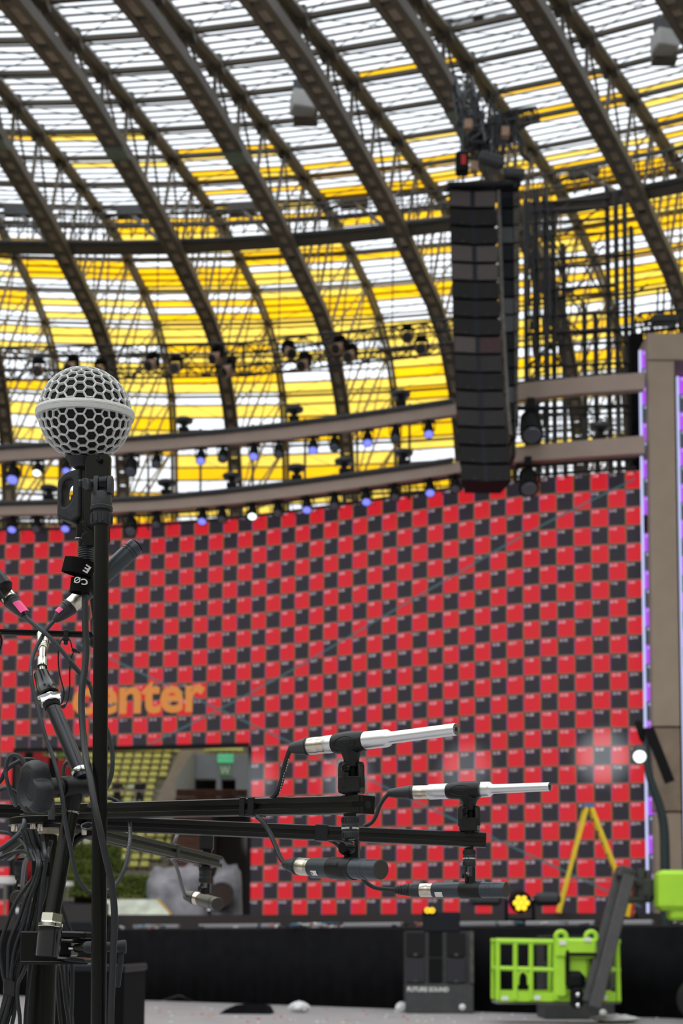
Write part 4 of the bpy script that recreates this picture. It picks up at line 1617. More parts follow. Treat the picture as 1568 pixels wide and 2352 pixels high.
MB().beam(q(1338, 2300, -.3), q(1428, 2002, .35), .14, .13, upv=(0, 1, 0), bev=.01).build('jib_link', boom_grey, lift, smooth=False)
mb = MB().box(q(1440, 2003, .3), (36 * s_, .4, 30 * s_), Matrix.Rotation(.3, 3, 'Y'), bev=.05)
mb.tube([q(1440, 2000, .2), q(1478, 2030, .3)], .06, 8).tube([q(1452, 2012, .5), q(1500, 2005, .6)], .10, 8).tube([q(1480, 1992, .4), q(1482, 2066, .4)], .09, 8)
mb.tube([q(1500, 1996, .4), q(1500, 2064, .4)], .06, 8).tube([q(1440, 2066, .3), q(1510, 2062, .5)], .07, 8)
mb.build('knuckle', boom_grey, lift)
MB().beam(q(1470, 2036, .55), q(1660, 2040, .6), .45, .34, bev=.03).build('upper_boom', boom_grey, lift, smooth=False)
MB().box(q(1570, 2045, .1), (122 * s_, .5, 92 * s_), bev=.08).build('boom_cover', lime, lift)
MB().box(q(1580, 2090, .15), (84 * s_, .4, 46 * s_), bev=.05).build('boom_cover_lower', lime, lift)
for (x, y) in ((1158, 2292), (1232, 2291), (1385, 2290), (1288, 2166), (1345, 2158)):
    MB().box(q(x, y, -.075 if y > 2200 else -.2), (15 * s_, .012, 9 * s_)).build('label_sticker', white_print, lift, smooth=False)
# the machine's body out of the frame to the right, carrying the boom
bx = at(1660, 2040, Y).x
MB().beam((bx + .3, Y + .6, 1.0), (bx - .1, Y + .6, 2.4), .45, .4, upv=(0, 1, 0), bev=.03).build('riser', boom_grey, lift, smooth=False)
MB().box((bx + .9, Y + .6, .75), (2.4, 1.6, .7), bev=.08).build('chassis', lime, lift)
for dx in (-.1, 1.9):
    for dy in (-.25, 1.45):
        c = V((bx + dx, Y + dy, .42))
        MB().lathe(c - V((0, .14, 0)), c + V((0, .14, 0)), [(0, .33), (.15, .42), (.85, .42), (1, .33)], 20).build('wheel', mat('tyre rubber', (.02, .02, .02), .8), lift)

# red and yellow marker behind the knuckle and an amber beacon
t = tag(rebase(MB().beam(at(1438, 2105, 34.4), at(1446, 2070, 34.4), .16, .04, upv=(0, 1, 0)).beam(at(1450, 2105, 34.35), at(1455, 2068, 34.35), .07, .04, upv=(0, 1, 0), mi=1).build('folded_sign', [ladder_yellow, red_cloth], smooth=False)), 'small red and yellow folded sign behind the lift knuckle', 'sign')

# ------------------------------------------------------------------ litter on the ground


def crumple(name, px, py, Y, w_, h_, m_, lab, seed, cat_='litter'):
    rnd = random.Random(seed)
    p = at(px, py, Y)
    p.z = 0
    bm = MB().sphere((0, 0, 0), 1, 14, 9)
    bm.v = [V((v.x * w_ / 2 * rnd.uniform(.7, 1.1), v.y * w_ / 2 * rnd.uniform(.7, 1.1), max(v.z * rnd.uniform(.6, 1.15) * h_ / 2 + h_ / 2 * .9, 0.0))) for v in bm.v]
    o = bm.build(name, m_, smooth=False)
    o.location = p
    tag(o, lab, cat_)
    return o


def gy(py, px=784):
    d = ray(px, py)
    return d.y * (-1.3 / d.z)


crumple('plastic_bag', 686, 2326, gy(2326, 686), .50, .26, plastic_white, 'crumpled white plastic bag on the ground left of the speaker stack', 1)
crumple('plastic_bag', 921, 2326, gy(2326, 921), .26, .24, plastic_white, 'white plastic bag against the lettered speaker stack', 2)
crumple('plastic_bag', 1415, 2349, gy(2349, 1415), .95, .16, plastic_white, 'long white plastic bag below the green basket at the bottom edge', 3)
Yc = gy(2328, 566)
p = at(566, 2328, Yc)
mb = MB()
outl = [(-.55, 0), (-.42, .10), (-.2, .19), (.05, .22), (.42, .20), (.5, .05), (.52, 0)]
nn = len(outl)
mb.add([V((p.x + x, Yc - .3, z)) for x, z in outl] + [V((p.x + x * .9 + .1, Yc + .35, z * .8)) for x, z in outl], [tuple(range(nn - 1, -1, -1)), tuple(range(nn, 2 * nn))] + [(i, (i + 1) % nn, nn + (i + 1) % nn, nn + i) for i in range(nn)])
tag(rebase(mb.build('black_wedge', skirt_black)), 'low black cable ramp wedge on the ground', 'wedge')
P = [at(x, y, gy(y, x)) + V((0, 0, .015)) for x, y in ((372, 2299), (395, 2301), (412, 2303), (430, 2303), (446, 2302))]
for k_, h in zip((1, 2, 3), (.10, .16, .08)):
    P[k_].z += h
tag(rebase(MB().tube(smooth_path(P, 5), .016, 6).build('ground_cable', rubber_grey)), 'short arched cable on the ground by the skirt', 'cable')
mb = MB()
rnd = random.Random(11)
for i in range(110):
    if i < 26:
        px, py = rnd.gauss(1430, 26), rnd.uniform(2332, 2340)
    else:
        px, py = rnd.uniform(300, 1560), rnd.uniform(2312, 2352)
    p = at(px, py, gy(py, px))
    p.z = .012
    mb.box(p, (rnd.uniform(.02, .07), rnd.uniform(.02, .05), .02), Matrix.Rotation(rnd.uniform(0, 3), 3, 'Z'), rnd.choice((0, 0, 1, 2)) if i > 25 else rnd.choice((1, 1, 2, 0)))
tag(mb.build('ground_litter', [white_print, mat('red scrap', (.6, .08, .08), .6), mat('amber scrap', (.6, .35, .1), .6)], smooth=False), 'scraps of paper and tape strewn on the concrete', 'litter', kind='stuff')

# ================================================================== SEEN THROUGH THE CUT-OUT
# raked stand with single seats
YB = 78.0
stn = []
row_h, row_d = .40, .50
z_base = at(300, 2010, YB - 9).z
mb = MB()
xl, xr = at(-60, 1900, YB).x, at(620, 1900, YB).x
rows = 27
for i in range(rows):
    mb.box(((xl + xr) / 2, YB - 9 + i * row_d + 4, z_base + (i + .5) * row_h - (row_h + 1.2) / 2), (xr - xl, row_d * 1.0 + 8, row_h + 1.2))
struct(mb.build('floor_stand', mat('stand concrete', (.30, .28, .24), .85, noise=.1, nscale=1), smooth=False))


def seat_mesh(m_):
    b = MB()
    b.box((0, -.02, .24), (.42, .40, .06), bev=.02)
    b.box((0, .20, .37), (.40, .06, .26), Matrix.Rotation(-.18, 3, 'X'), bev=.025)
    b.box((0, .14, .11), (.06, .10, .22))
    return b.mesh('stadium_seat', m_, smooth=False)


sm = {m_.name: seat_mesh(m_) for m_ in (seat_yellow, seat_white, seat_green)}
ns = 0
rnd = random.Random(3)
for i in range(rows):
    z = z_base + (i + .5) * row_h
    y = YB - 9 + i * row_d
    for c in range(34):
        x = xl + 1.3 + c * .52
        px, py = proj(V((x, y, z + .4)))
        lim = interp([(1700, 425), (1760, 385), (1830, 350), (1900, 420), (2010, 330)], py)
        vis = (1706 < py < 1838) or (1880 < py < 2010)
        if not (66 < px < lim and vis) or ns >= 296 or (px > 216 and px < 244):
            continue
        m_ = seat_yellow if rnd.random() < .93 else (seat_white if rnd.random() < .6 else seat_green)
        o = bpy.data.objects.new('stadium_seat', sm[m_.name])
        COL.objects.link(o)
        o.location = (x, y - .05, z)
        ns += 1
        tag(o, {'pale yellow green seat': 'pale yellow green plastic seat in the raked stand behind the cut-out', 'white green seat': 'whitish plastic seat among the yellow seats of the raked stand', 'green seat': 'dark green plastic seat among the yellow seats of the raked stand'}[m_.name], 'seat', {'pale yellow green seat': 'yellow seats in the raked stand', 'white green seat': 'whitish seats in the raked stand', 'green seat': 'green seats in the raked stand'}[m_.name])
print('seats', ns)
# stairs, balustrade and the grey gangway wall with its signs
Yw = 66.0
st_ = MB()
for i in range(24):
    a_ = at(lerp(395, 452, i / 23), lerp(1835, 1708, i / 23), Yw + 2 + i * .3)
    st_.box(a_ + V((0, .6, -.3)), (1.5, 1.5, .6))
struct(st_.build('stairs', stair_tan, smooth=False))
gw = thing('gangway_wall', 'grey concrete wall of the stand gangway with dark doorways', 'wall', at(500, 1830, Yw))
x0, x1 = at(438, 1800, Yw).x, at(600, 1800, Yw).x
z0, z1 = at(500, 1812, Yw).z, at(500, 1733, Yw).z
zd = at(500, 1789, Yw).z
MB().box(((x0 + x1) / 2, Yw + .3, (zd + z1) / 2), (x1 - x0, .6, z1 - zd)).build('upper_wall', wall_grey, gw, smooth=False)
for xa, xb in ((438, 446), (496, 508), (541, 600)):
    a_, b_ = at(xa, 1800, Yw).x, at(xb, 1800, Yw).x
    MB().box(((a_ + b_) / 2, Yw + .3, (z0 - 1.2 + zd) / 2), (b_ - a_, .6, zd - z0 + 1.2)).build('pier', wall_grey, gw, smooth=False)
MB().box(((x0 + x1) / 2, Yw + 1.6, (z0 + zd) / 2 - .5), (x1 - x0, .2, zd - z0 + 1.4)).build('doorway_back', black_matte, gw, smooth=False)
MB().box((at(518, 1740, Yw).x, Yw - .06, at(518, 1742, Yw).z), (.72, .06, .40)).build('exit_sign', sign_green, gw, smooth=False, label='upper green sign')
MB().box((at(517, 1770, Yw).x, Yw - .06, at(517, 1770, Yw).z), (.50, .06, .50)).build('letter_sign', mat('pale green sign', (.16, .42, .16), .5), gw, smooth=False, label='lower green sign with a white W')
vs, fs = text_verts('W', .5, .02)
cxm = (min(v.x for v in vs) + max(v.x for v in vs)) / 2
MB().add([V((at(517, 1770, Yw).x + (v.x - cxm) * .85, Yw - .10, at(517, 1770, Yw).z - .17 + v.y)) for v in vs], fs).build('sign_letter', white_print, gw, smooth=False)
vs, fs = text_verts('WYJŚCIE', .2, .03)
cxm = (min(v.x for v in vs) + max(v.x for v in vs)) / 2
MB().add([V((at(518, 1742, Yw).x + (v.x - cxm) * .8, Yw - .10, at(518, 1742, Yw).z - .07 + v.y)) for v in vs], fs).build('sign_lettering', mat('pale mint', (.35, .7, .5), .5), gw, smooth=False)
pa = [at(445, 1726, Yw - .2), at(438, 1745, Yw - 1), at(402, 1790, Yw - 3.5), at(400, 1835, Yw - 4)]
mb = MB()
mb.add([at(447, 1722, Yw - .1), at(402, 1788, Yw - 3.5), at(402, 1850, Yw - 3.5), at(447, 1822, Yw - .1), at(447, 1722, Yw), at(402, 1788, Yw - 3.4), at(402, 1850, Yw - 3.4), at(447, 1822, Yw)],
       [(0, 1, 2, 3), (7, 6, 5, 4), (0, 4, 5, 1), (1, 5, 6, 2), (2, 6, 7, 3), (3, 7, 4, 0)])
tag(rebase(mb.build('balustrade', mat('grey blue panel', (.34, .37, .38), .4), smooth=False)), 'sloping grey side panel beside the stand stairs', 'balustrade')
# more seats above the gangway wall
for i in range(12):
    p = at(478 + (i % 6) * 14, 1733 - (i // 6) * 13, Yw + 1.2 + (i // 6) * .8)
    o = bpy.data.objects.new('stadium_seat', sm['pale yellow green seat'])
    COL.objects.link(o)
    o.location = p + V((0, 0, -.05))
    tag(o, 'pale yellow green seat above the grey gangway wall, %s row, %s from the left' % (('front', 'rear')[i // 6], order[i % 6]), 'seat', 'yellow seats above the gangway wall')
mb = MB()
for i in range(2):
    a_ = at(480, 1738 - i * 13, Yw + 1.2 + i * .8)
    mb.box((at(530, 1800, Yw).x, Yw + 1.4 + i * .8, a_.z - .4), (3.4, .9, .5))
struct(mb.build('floor_upper_stand', stair_tan, smooth=False))

# two onlookers at the rail of the stand
def person(name, loc, lab, arms, top_m, turn=0.0, scale=1.0):
    t = thing(name, lab, 'person', loc)
    J = {'hip': (0, 0, .95), 'waist': (0, 0, 1.12), 'chest': (0, .0, 1.36), 'neck': (0, 0, 1.50), 'hd': (0, -.02, 1.60), 'top': (0, -.02, 1.70),
         'shl': (-.18, 0, 1.42), 'ell': arms[0], 'hal': arms[1], 'shr': (.18, 0, 1.42), 'elr': arms[2], 'har': arms[3],
         'hl': (-.10, 0, .90), 'kl': (-.11, -.03, .50), 'al': (-.11, .02, .08), 'tl': (-.11, -.13, .04), 'hr': (.10, 0, .90), 'kr': (.11, -.03, .50), 'ar': (.11, .02, .08), 'tr': (.11, -.13, .04)}
    Rd = {'hip': .14, 'waist': .125, 'chest': .145, 'neck': .055, 'hd': .085, 'top': .075, 'shl': .07, 'shr': .07, 'ell': .045, 'elr': .045, 'hal': .035, 'har': .035,
          'hl': .095, 'hr': .095, 'kl': .065, 'kr': .065, 'al': .045, 'ar': .045, 'tl': .035, 'tr': .035}
    E_ = [('hip', 'waist'), ('waist', 'chest'), ('chest', 'neck'), ('neck', 'hd'), ('hd', 'top'), ('chest', 'shl'), ('shl', 'ell'), ('ell', 'hal'), ('chest', 'shr'), ('shr', 'elr'), ('elr', 'har'),
          ('hip', 'hl'), ('hl', 'kl'), ('kl', 'al'), ('al', 'tl'), ('hip', 'hr'), ('hr', 'kr'), ('kr', 'ar'), ('ar', 'tr')]
    ks = list(J)
    me = bpy.data.meshes.new('body')
    me.from_pydata([J[k_] for k_ in ks], [(ks.index(a), ks.index(b)) for a, b in E_], [])
    o = bpy.data.objects.new('tmpbody', me)
    COL.objects.link(o)
    m_ = o.modifiers.new('s', 'SKIN')
    for i, k_ in enumerate(ks):
        me.skin_vertices[0].data[i].radius = (Rd[k_], Rd[k_] * (.8 if k_ in ('hip', 'waist', 'chest') else 1))
        me.skin_vertices[0].data[i].use_root = (i == 0)
    sb = o.modifiers.new('d', 'SUBSURF')
    sb.levels = 1
    dg = bpy.context.evaluated_depsgraph_get()
    bm_ = bpy.data.meshes.new_from_object(o.evaluated_get(dg))
    bpy.data.objects.remove(o)
    bm_.name = 'body'
    bm_.materials.clear()
    for x in (skin_m, top_m, cloth_dark):
        bm_.materials.append(x)
    for p in bm_.polygons:
        c = p.center
        far = abs(c.x) > .22 or c.y < -.14
        p.material_index = 0 if c.z > 1.49 or (far and c.z > .8 and (c - V(J['shl'])).length > .2 and (c - V(J['shr'])).length > .2) else (1 if c.z > .98 else 2)
        p.use_smooth = True
    ob = bpy.data.objects.new('body', bm_)
    COL.objects.link(ob)
    ob.parent = t
    MB().sphere((0, .012, 1.665), .095, 12, 8, sc3=(.98, 1.05, .95)).build('hair', hair_m, t)
    MB().box((0, -.115, 1.61), (.022, .03, .035), bev=.008).build('nose', skin_m, t)
    for sg in (-1, 1):
        MB().sphere((sg * .033, -.095, 1.635), .010, 8, 6).build('eye', hair_m, t)
    t.rotation_euler = (0, 0, turn)
    return t


YR = 60.0
zf = at(290, 1879, YR).z
gl_ = struct(MB().box((at(300, 1880, YR).x, YR + .6, zf - .1), (5.0, 2.6, .2)).build('floor_gangway', stair_tan, smooth=False))
person('person', V((at(270, 1800, YR).x, YR, zf)), 'person in dark clothes with arms crossed behind the stand rail, further left', ((-.26, -.02, 1.18), (-.02, -.20, 1.16), (.26, -.02, 1.18), (.03, -.21, 1.20)), cloth_dark, .2)
person('person', V((at(320, 1800, YR).x, YR + .1, zf)), 'person in black top with bare forearms at the stand rail, nearer the stairs', ((-.25, .02, 1.16), (-.10, -.18, 1.05), (.25, .02, 1.16), (.10, -.18, 1.05)), mat('black top', (.012, .012, .014), .8), -.15)
rt_ = thing('stand_rail', 'thin pale guard rail in front of the two people', 'railing', (at(320, 1840, YR).x, YR - .5, zf))
MB().tube([at(205, 1817, YR - .5), at(418, 1817, YR - .5)], .022, 6).build('top_bar', mat('pale rail', (.4, .42, .42), .4, .4), rt_)
MB().tube([at(205, 1842, YR - .5), at(418, 1842, YR - .5)], .018, 6).build('mid_bar', mat('pale rail', (.4, .42, .42), .4, .4), rt_)
for px in (210, 250, 301, 352, 410):
    a_ = at(px, 1816, YR - .5)
    MB().tube([a_, V((a_.x, a_.y, zf))], .02, 6).build('rail_post', mat('pale rail', (.4, .42, .42), .4, .4), rt_)

# timber hut, rock, barrel, hedges, tilted panel on the set behind the cut-out
YH = 46.5
hut = thing('timber_hut', 'red brown plank hut with a dark doorway seen through the cut-out', 'hut', (at(470, 2100, YH).x, YH, ZB))
rnd = random.Random(5)
for i in range(16):
    ya, yb_ = 1812 + i * 18.5, 1812 + (i + 1) * 18.5 - 1.2
    xa = lerp(404, 372, i / 15)
    xb = 575 if yb_ < 1868 else 489
    a_, b_ = at(xa, ya, YH), at(xb, yb_, YH)
    MB().box(((a_.x + b_.x) / 2, YH + .1 + rnd.uniform(0, .03), (a_.z + b_.z) / 2), (b_.x - a_.x, .12, a_.z - b_.z), bev=.012).build('plank', wood_red, hut, smooth=False)
MB().box((at(532, 1990, YH).x, YH + 1.2, at(532, 1985, YH).z), (1.6, .1, 3.6)).build('doorway_back', wood_dark, hut, smooth=False)
MB().box((at(490, 1990, YH).x, YH + .02, at(490, 1985, YH).z), (.10, .2, 3.3)).build('door_post', wood_dark, hut, smooth=False)
# stage-set floor behind the screen that everything stands on
struct(MB().box((at(280, 2100, YH).x, YH + 3.0, ZB - .12), (16, 9.0, .24)).build('floor_set', deck_black, smooth=False))


def rock(px0, px1, y0, y1, Y, lab, seed):
    a_, b_ = at(px0, y0, Y), at(px1, y1, Y)
    c = V(((a_.x + b_.x) / 2, Y, ZB))
    rnd = random.Random(seed)
    m_ = MB().sphere((0, 0, 0), 1, 26, 16)
    W, H = (b_.x - a_.x) / 2, (a_.z - ZB)
    from mathutils import noise as nz
    sq = lambda q: math.copysign(abs(q) ** .55, q)
    m_.v = [V((sq(v.x) * W * (1 + .16 * nz.noise(v * 2.3 + V((seed, 0, 0)))), v.y * W * .7, max(sq(v.z), -.05) * H * (.90 + .22 * nz.noise(v * 2.0 + V((0, seed, 3))) + .10 * nz.noise(v * 7)))) for v in m_.v]
    m_.v = [V((v.x, v.y, max(v.z, 0))) for v in m_.v]
    o = m_.build('painted_rock', rock_mat, angle=25)
    o.location = c
    tag(o, lab, 'rock', 'painted rocks behind the cut-out')


rock(330, 480, 1985, 2105, 44.9, 'wide grey painted rock in the middle of the cut-out', 2)
rock(488, 556, 1976, 2105, 44.6, 'tall grey painted rock at the right edge of the cut-out', 5)
YQ = 43.55
c = at(508, 2056, YQ)
ba = thing('barrel', 'dark brown round barrel end in front of the grey painted rock', 'barrel', (c.x, YQ, ZB))
MB().lathe(c + V((0, .38, 0)), c + V((0, 0, 0)), [(0, .36), (.5, .42), (1, .36)], 24).build('staves', mat('dark brown barrel', (.045, .02, .014), .6, noise=.2, nscale=6), ba)
MB().tube([c + V((math.cos(a * PI / 12) * .37, -.0, math.sin(a * PI / 12) * .37)) for a in range(24)], .025, 6, closed=True).build('hoop', steel_dark, ba)
MB().box(c + V((0, .2, -.42)), (.5, .3, .16), bev=.02).build('cradle', wood_dark, ba, smooth=False)


def hedge(px0, px1, y0, y1, Y, lab, seed):
    a_, b_ = at(px0, y0, Y), at(px1, y1, Y)
    zb_h = max(ZB, b_.z)
    if zb_h - ZB < .35:
        zb_h = ZB
    W, H, D = b_.x - a_.x, a_.z - zb_h, .6
    c = V(((a_.x + b_.x) / 2, Y + D / 2, zb_h))
    t = thing('hedge', lab, 'hedge', c, 'moss hedges behind the cut-out')
    rnd = random.Random(seed)
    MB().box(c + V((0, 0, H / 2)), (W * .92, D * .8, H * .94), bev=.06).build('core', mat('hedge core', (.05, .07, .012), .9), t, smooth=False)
    l = MB()
    for i in range(1300):
        f = rnd.random()
        if f < .6:
            p = V((rnd.uniform(-W / 2, W / 2), -D / 2 + rnd.uniform(-.02, .06), rnd.uniform(0, H)))
        elif f < .85:
            p = V((rnd.uniform(-W / 2, W / 2), rnd.uniform(-D / 2, D / 2), H + rnd.uniform(-.04, .03)))
        else:
            p = V((rnd.choice((-1, 1)) * W / 2 + rnd.uniform(-.03, .03), rnd.uniform(-D / 2, D / 2), rnd.uniform(0, H)))
        u = V((rnd.gauss(0, 1), rnd.gauss(0, 1), rnd.gauss(0, 1))).normalized()
        v_ = u.orthogonal().normalized()
        q_ = .06
        l.add([c + p - u * q_, c + p + v_ * q_ * .5, c + p + u * q_, c + p - v_ * q_ * .5], [(0, 1, 2, 3)], 0 if rnd.random() < .8 else 1)
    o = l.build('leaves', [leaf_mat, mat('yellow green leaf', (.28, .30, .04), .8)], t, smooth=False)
    o['kind'] = 'stuff'


hedge(163, 272, 1944, 1972, 45.2, 'topmost tier of green moss hedge left of centre in the cut-out', 1)
hedge(158, 280, 1976, 2006, 44.9, 'middle tier of green moss hedge left of centre in the cut-out', 2)
hedge(150, 345, 2010, 2062, 44.6, 'lowest long tier of green moss hedge behind the bright tilted panel', 3)
for (y0, px) in ((1972, 217), (2006, 217)):
    pass
# support block that the upper hedge tiers rest on
tag(rebase(MB().box((at(218, 2020, 45.6).x, 45.75, (ZB + at(218, 1973, 45.6).z) / 2), (1.3, .4, at(218, 1973, 45.6).z - ZB)).build('hedge_stand', wood_dark, smooth=False)), 'dark stand behind the green moss hedge tiers', 'stand')
Y = 43.4
a_, b_, c_, d_ = at(222, 2066, Y + .5), at(362, 2066, Y + .5), at(394, 2101, Y), at(222, 2101, Y)
mb = MB().add([a_, b_, c_, d_] + [p + V((0, .08, -.04)) for p in (a_, b_, c_, d_)], [(0, 3, 2, 1), (4, 5, 6, 7), (0, 1, 5, 4), (1, 2, 6, 5), (2, 3, 7, 6), (3, 0, 4, 7)])
pt = thing('tilted_panel', 'bright white tilted glossy panel with amber edge, low in the cut-out', 'panel', (at(300, 2100, Y).x, Y, ZB))
mb.build('panel', mat('glossy white panel', (.70, .74, .62), .12, noise=.2, nscale=3), pt, smooth=False)
MB().beam(b_, c_, .06, .06).build('amber_edge', mat('amber trim', (.75, .45, .08), .4), pt, smooth=False)
MB().box(((b_.x + a_.x) / 2, Y + .45, ZB + .1), (1.2, .1, .5)).build('prop', wood_dark, pt, smooth=False)
# red and black stepped blocks at the left of the cut-out
for i in range(8):
    px = 52 + i * 18
    c = at(px, 1735 + i * 7.5, 50.0)
    t = tag(rebase(MB().box(c, (.30, .5, .62 + .1 * (i % 3)), bev=.02).build('stair_block', red_cloth if i % 3 != 1 else black_matte, smooth=False)), '%s of the stepped %s blocks at the cut-out\'s left' % (order[i], 'red' if i % 3 != 1 else 'black'), 'block', 'stepped red and black blocks')
c = at(115, 1790, 50.3)
tag(rebase(MB().beam(at(40, 1752, 50.4), at(196, 1822, 50.4), .4, .12).build('block_ramp', steel_dark, smooth=False)), 'sloping dark beam that carries the stepped red and black blocks', 'beam')
for px in (44, 190):
    a_ = at(px, 1760 + (px - 44) * .45, 50.4)
    tag(rebase(MB().tube([V((a_.x, a_.y, ZB - .0)), a_], .05, 8).build('ramp_post', steel_dark)), 'dark post under the %s end of the stepped blocks' % ('upper' if px == 44 else 'lower'), 'post')
for i, (px, y0, y1, w_, lab) in enumerate(((30, 1935, 2008, 13, 'red hanging cloth at the far left of the cut-out'), (66, 1970, 2032, 12, 'red hanging cloth behind the cable bundle'), (8, 1905, 1960, 10, 'narrow red cloth at the left picture edge'))):
    Y = 45.5
    a_, b_ = at(px - w_, y0, Y), at(px + w_, y1, Y)
    n_ = 12
    tp = [V((lerp(a_.x, b_.x, q / n_), Y + .03 * math.sin(q * 2.1), a_.z)) for q in range(n_ + 1)]
    bt = [V((p.x, Y + .05 * math.sin(q * 2.1 + .4), b_.z)) for q, p in enumerate(tp)]
    t = thing('red_cloth', lab, 'cloth', (a_.x, Y, ZB), 'red cloths on stands')
    MB().ribbon(tp, bt, .01).build('cloth', red_cloth, t, angle=180)
    MB().tube([V(((a_.x + b_.x) / 2, Y + .12, ZB)), V(((a_.x + b_.x) / 2, Y + .12, a_.z + .05))], .025, 6).build('stand', mat('pale stand', (.5, .5, .38), .5), t)
    MB().tube([V((a_.x, Y + .06, a_.z)), V((b_.x, Y + .06, a_.z))], .03, 6).build('cross_bar', steel_dark, t)

# dark monitors and gear on the deck at the left
for i, (px, y1, w_, h_, lab) in enumerate(((62, 2128, 1.5, .85, 'black floor monitor wedge on the deck, nearest the left edge'), (168, 2128, 1.35, .75, 'black floor monitor wedge on the deck, behind the thick pole'))):
    X = at(px, y1, 38.5).x
    Y = deck_y(X) + .8
    t = thing('floor_monitor', lab, 'speaker', (X, Y, DECK), 'floor monitor wedges on the deck')
    mb = MB()
    mb.add([V((X + sx_ * w_ / 2, Y + y_, DECK + z_)) for sx_ in (-1, 1) for (y_, z_) in ((-.35, 0), (-.35, .18), (.2, h_), (.45, h_), (.45, 0))], [(4, 3, 2, 1, 0), (5, 6, 7, 8, 9)] + [(i_, (i_ + 1) % 5, 5 + (i_ + 1) % 5, 5 + i_) for i_ in range(5)])
    mb.build('cabinet', cab_blue, t, smooth=False)
    mb = MB().add([V((X + sx_ * w_ * .45, Y + y_ - .012, DECK + z_)) for sx_, y_, z_ in ((-1, -.33, .21), (1, -.33, .21), (1, .18, h_ - .03), (-1, .18, h_ - .03))], [(0, 1, 2, 3)])
    mb.build('grille', grille_mid, t, smooth=False)
    MB().beam((X - w_ * .2, Y + .46, DECK + h_ * .7), (X + w_ * .2, Y + .46, DECK + h_ * .7), .03, .05).build('handle', steel_dark, t)
c = at(12, 2014, 37.8)
t = thing('white_drum', 'white round drum top at the left picture edge, on the deck', 'drum', (c.x, 37.9 + 3, DECK))
X = c.x
c = V((at(12, 2016, 40.9).x, 40.9, at(12, 2022, 40.9).z))
MB().lathe((c.x, c.y, c.z - .12), (c.x, c.y, c.z + .1), [(0, .34), (.1, .36), (.9, .36), (1, .34)], 24).build('shell', plastic_white, t)
MB().tube([(c.x, c.y, DECK), (c.x, c.y, c.z - .1)], .04, 8).build('stand', chrome, t)
c = V((at(155, 2026, 41.2).x, 41.2, at(155, 2030, 41.2).z))
t = thing('white_drum', 'small white round drum top right of the leaning black tube', 'drum', (c.x, c.y, DECK))
MB().lathe((c.x, c.y, c.z - .08), (c.x, c.y, c.z + .06), [(0, .16), (.1, .18), (.9, .18), (1, .16)], 24).build('shell', plastic_white, t)
MB().tube([(c.x, c.y, DECK), (c.x, c.y, c.z - .06)], .03, 8).build('stand', chrome, t)

# ================================================================== FOREGROUND: MICROPHONES AND STANDS
PX = lambda Y: Y / F


def plathe(mb, a, b, prof, n=32, mi=0, mis=None):
    """lathe between two (px, py, Y) points with radii in photo pixels at that depth."""
    A, B = at(*a), at(*b)
    return mb.lathe(A, B, [(t, r * lerp(a[2], b[2], t) / F) for t, r in prof], n, mi, mis)


def ptube(P, Y, r, n=10, sub=6, mb=None, closed=False):
    W = smooth_path(pts(P, Y), sub)
    return (mb or MB()).tube(W, r * PX(Y), n, closed=closed)


def patch(A, B, r, t0, t1, a0, a1, n=10, lift=.0002):
    """curved sticker on a cylinder A-B of radius r (metres); angle 0 faces the camera, + turns up."""
    x = (B - A).normalized()
    c = (CAM - A)
    c = (c - x * c.dot(x)).normalized()
    u = x.cross(c)
    if u.z < 0:
        u = -u
    mb = MB()
    vs = []
    for k in range(n + 1):
        an = math.radians(lerp(a0, a1, k / n))
        d = (c * math.cos(an) + u * math.sin(an)) * (r + lift)
        vs += [A + (B - A) * t0 + d, A + (B - A) * t1 + d]
    mb.add(vs, [(2 * k, 2 * k + 1, 2 * k + 3, 2 * k + 2) for k in range(n)])
    return mb


def wrap_text(txt, A, B, r, t0, ang0, size, horizontal_axis=True, lift=.0003, bold=.0, flip=1):
    """lettering on a cylinder; runs along the axis (horizontal_axis) or round it."""
    x = (B - A).normalized()
    c = (CAM - A)
    c = (c - x * c.dot(x)).normalized()
    u = x.cross(c)
    if u.z < 0:
        u = -u
    vs, fs = text_verts(txt, size, bold)
    L = (B - A).length
    out = []
    if not horizontal_axis:
        right = x.cross(V((0, 0, 0)) + c)
        if right.x < 0:
            right = -right
    mxx = max(v.x for v in vs)
    for v in vs:
        if horizontal_axis:
            an = math.radians(ang0) + flip * v.y / r
            out.append(A + x * (t0 * L + v.x) + (c * math.cos(an) + u * math.sin(an)) * (r + lift))
        else:
            an = math.radians(ang0) + (v.x - mxx / 2) / r
            up_ = x if x.z > 0 else -x
            out.append(A + x * (t0 * L) + up_ * v.y + (c * math.cos(an) + right * math.sin(an)) * (r + lift))
    return MB().add(out, fs)


# ---------------------------------------------------------------- ball microphone
YBM = 1.68
C = at(195.5, 952, YBM)
RB = 110.5 * PX(YBM)
axis = V((0, -math.sin(math.radians(7)), math.cos(math.radians(7))))
ball = thing('ball_microphone', 'large round microphone with pale grey honeycomb ball and dark loop handle', 'microphone', C - V((0, 0, RB * 2.6)))
ph = (1 + 5 ** .5) / 2
base = [V(p).normalized() for p in [(0, a, b * ph) for a in (-1, 1) for b in (-1, 1)] + [(a, b * ph, 0) for a in (-1, 1) for b in (-1, 1)] + [(b * ph, 0, a) for a in (-1, 1) for b in (-1, 1)]]
el = min((base[0] - q).length for q in base[1:])
tri = [(i, j, k) for i in range(12) for j in range(i + 1, 12) for k in range(j + 1, 12) if (base[i] - base[j]).length < el * 1.1 and (base[j] - base[k]).length < el * 1.1 and (base[i] - base[k]).length < el * 1.1]
gv, gf, key = [], [], {}


def gvert(p):
    p = p.normalized()
    kk = (round(p.x, 5), round(p.y, 5), round(p.z, 5))
    if kk not in key:
        key[kk] = len(gv)
        gv.append(p)
    return key[kk]


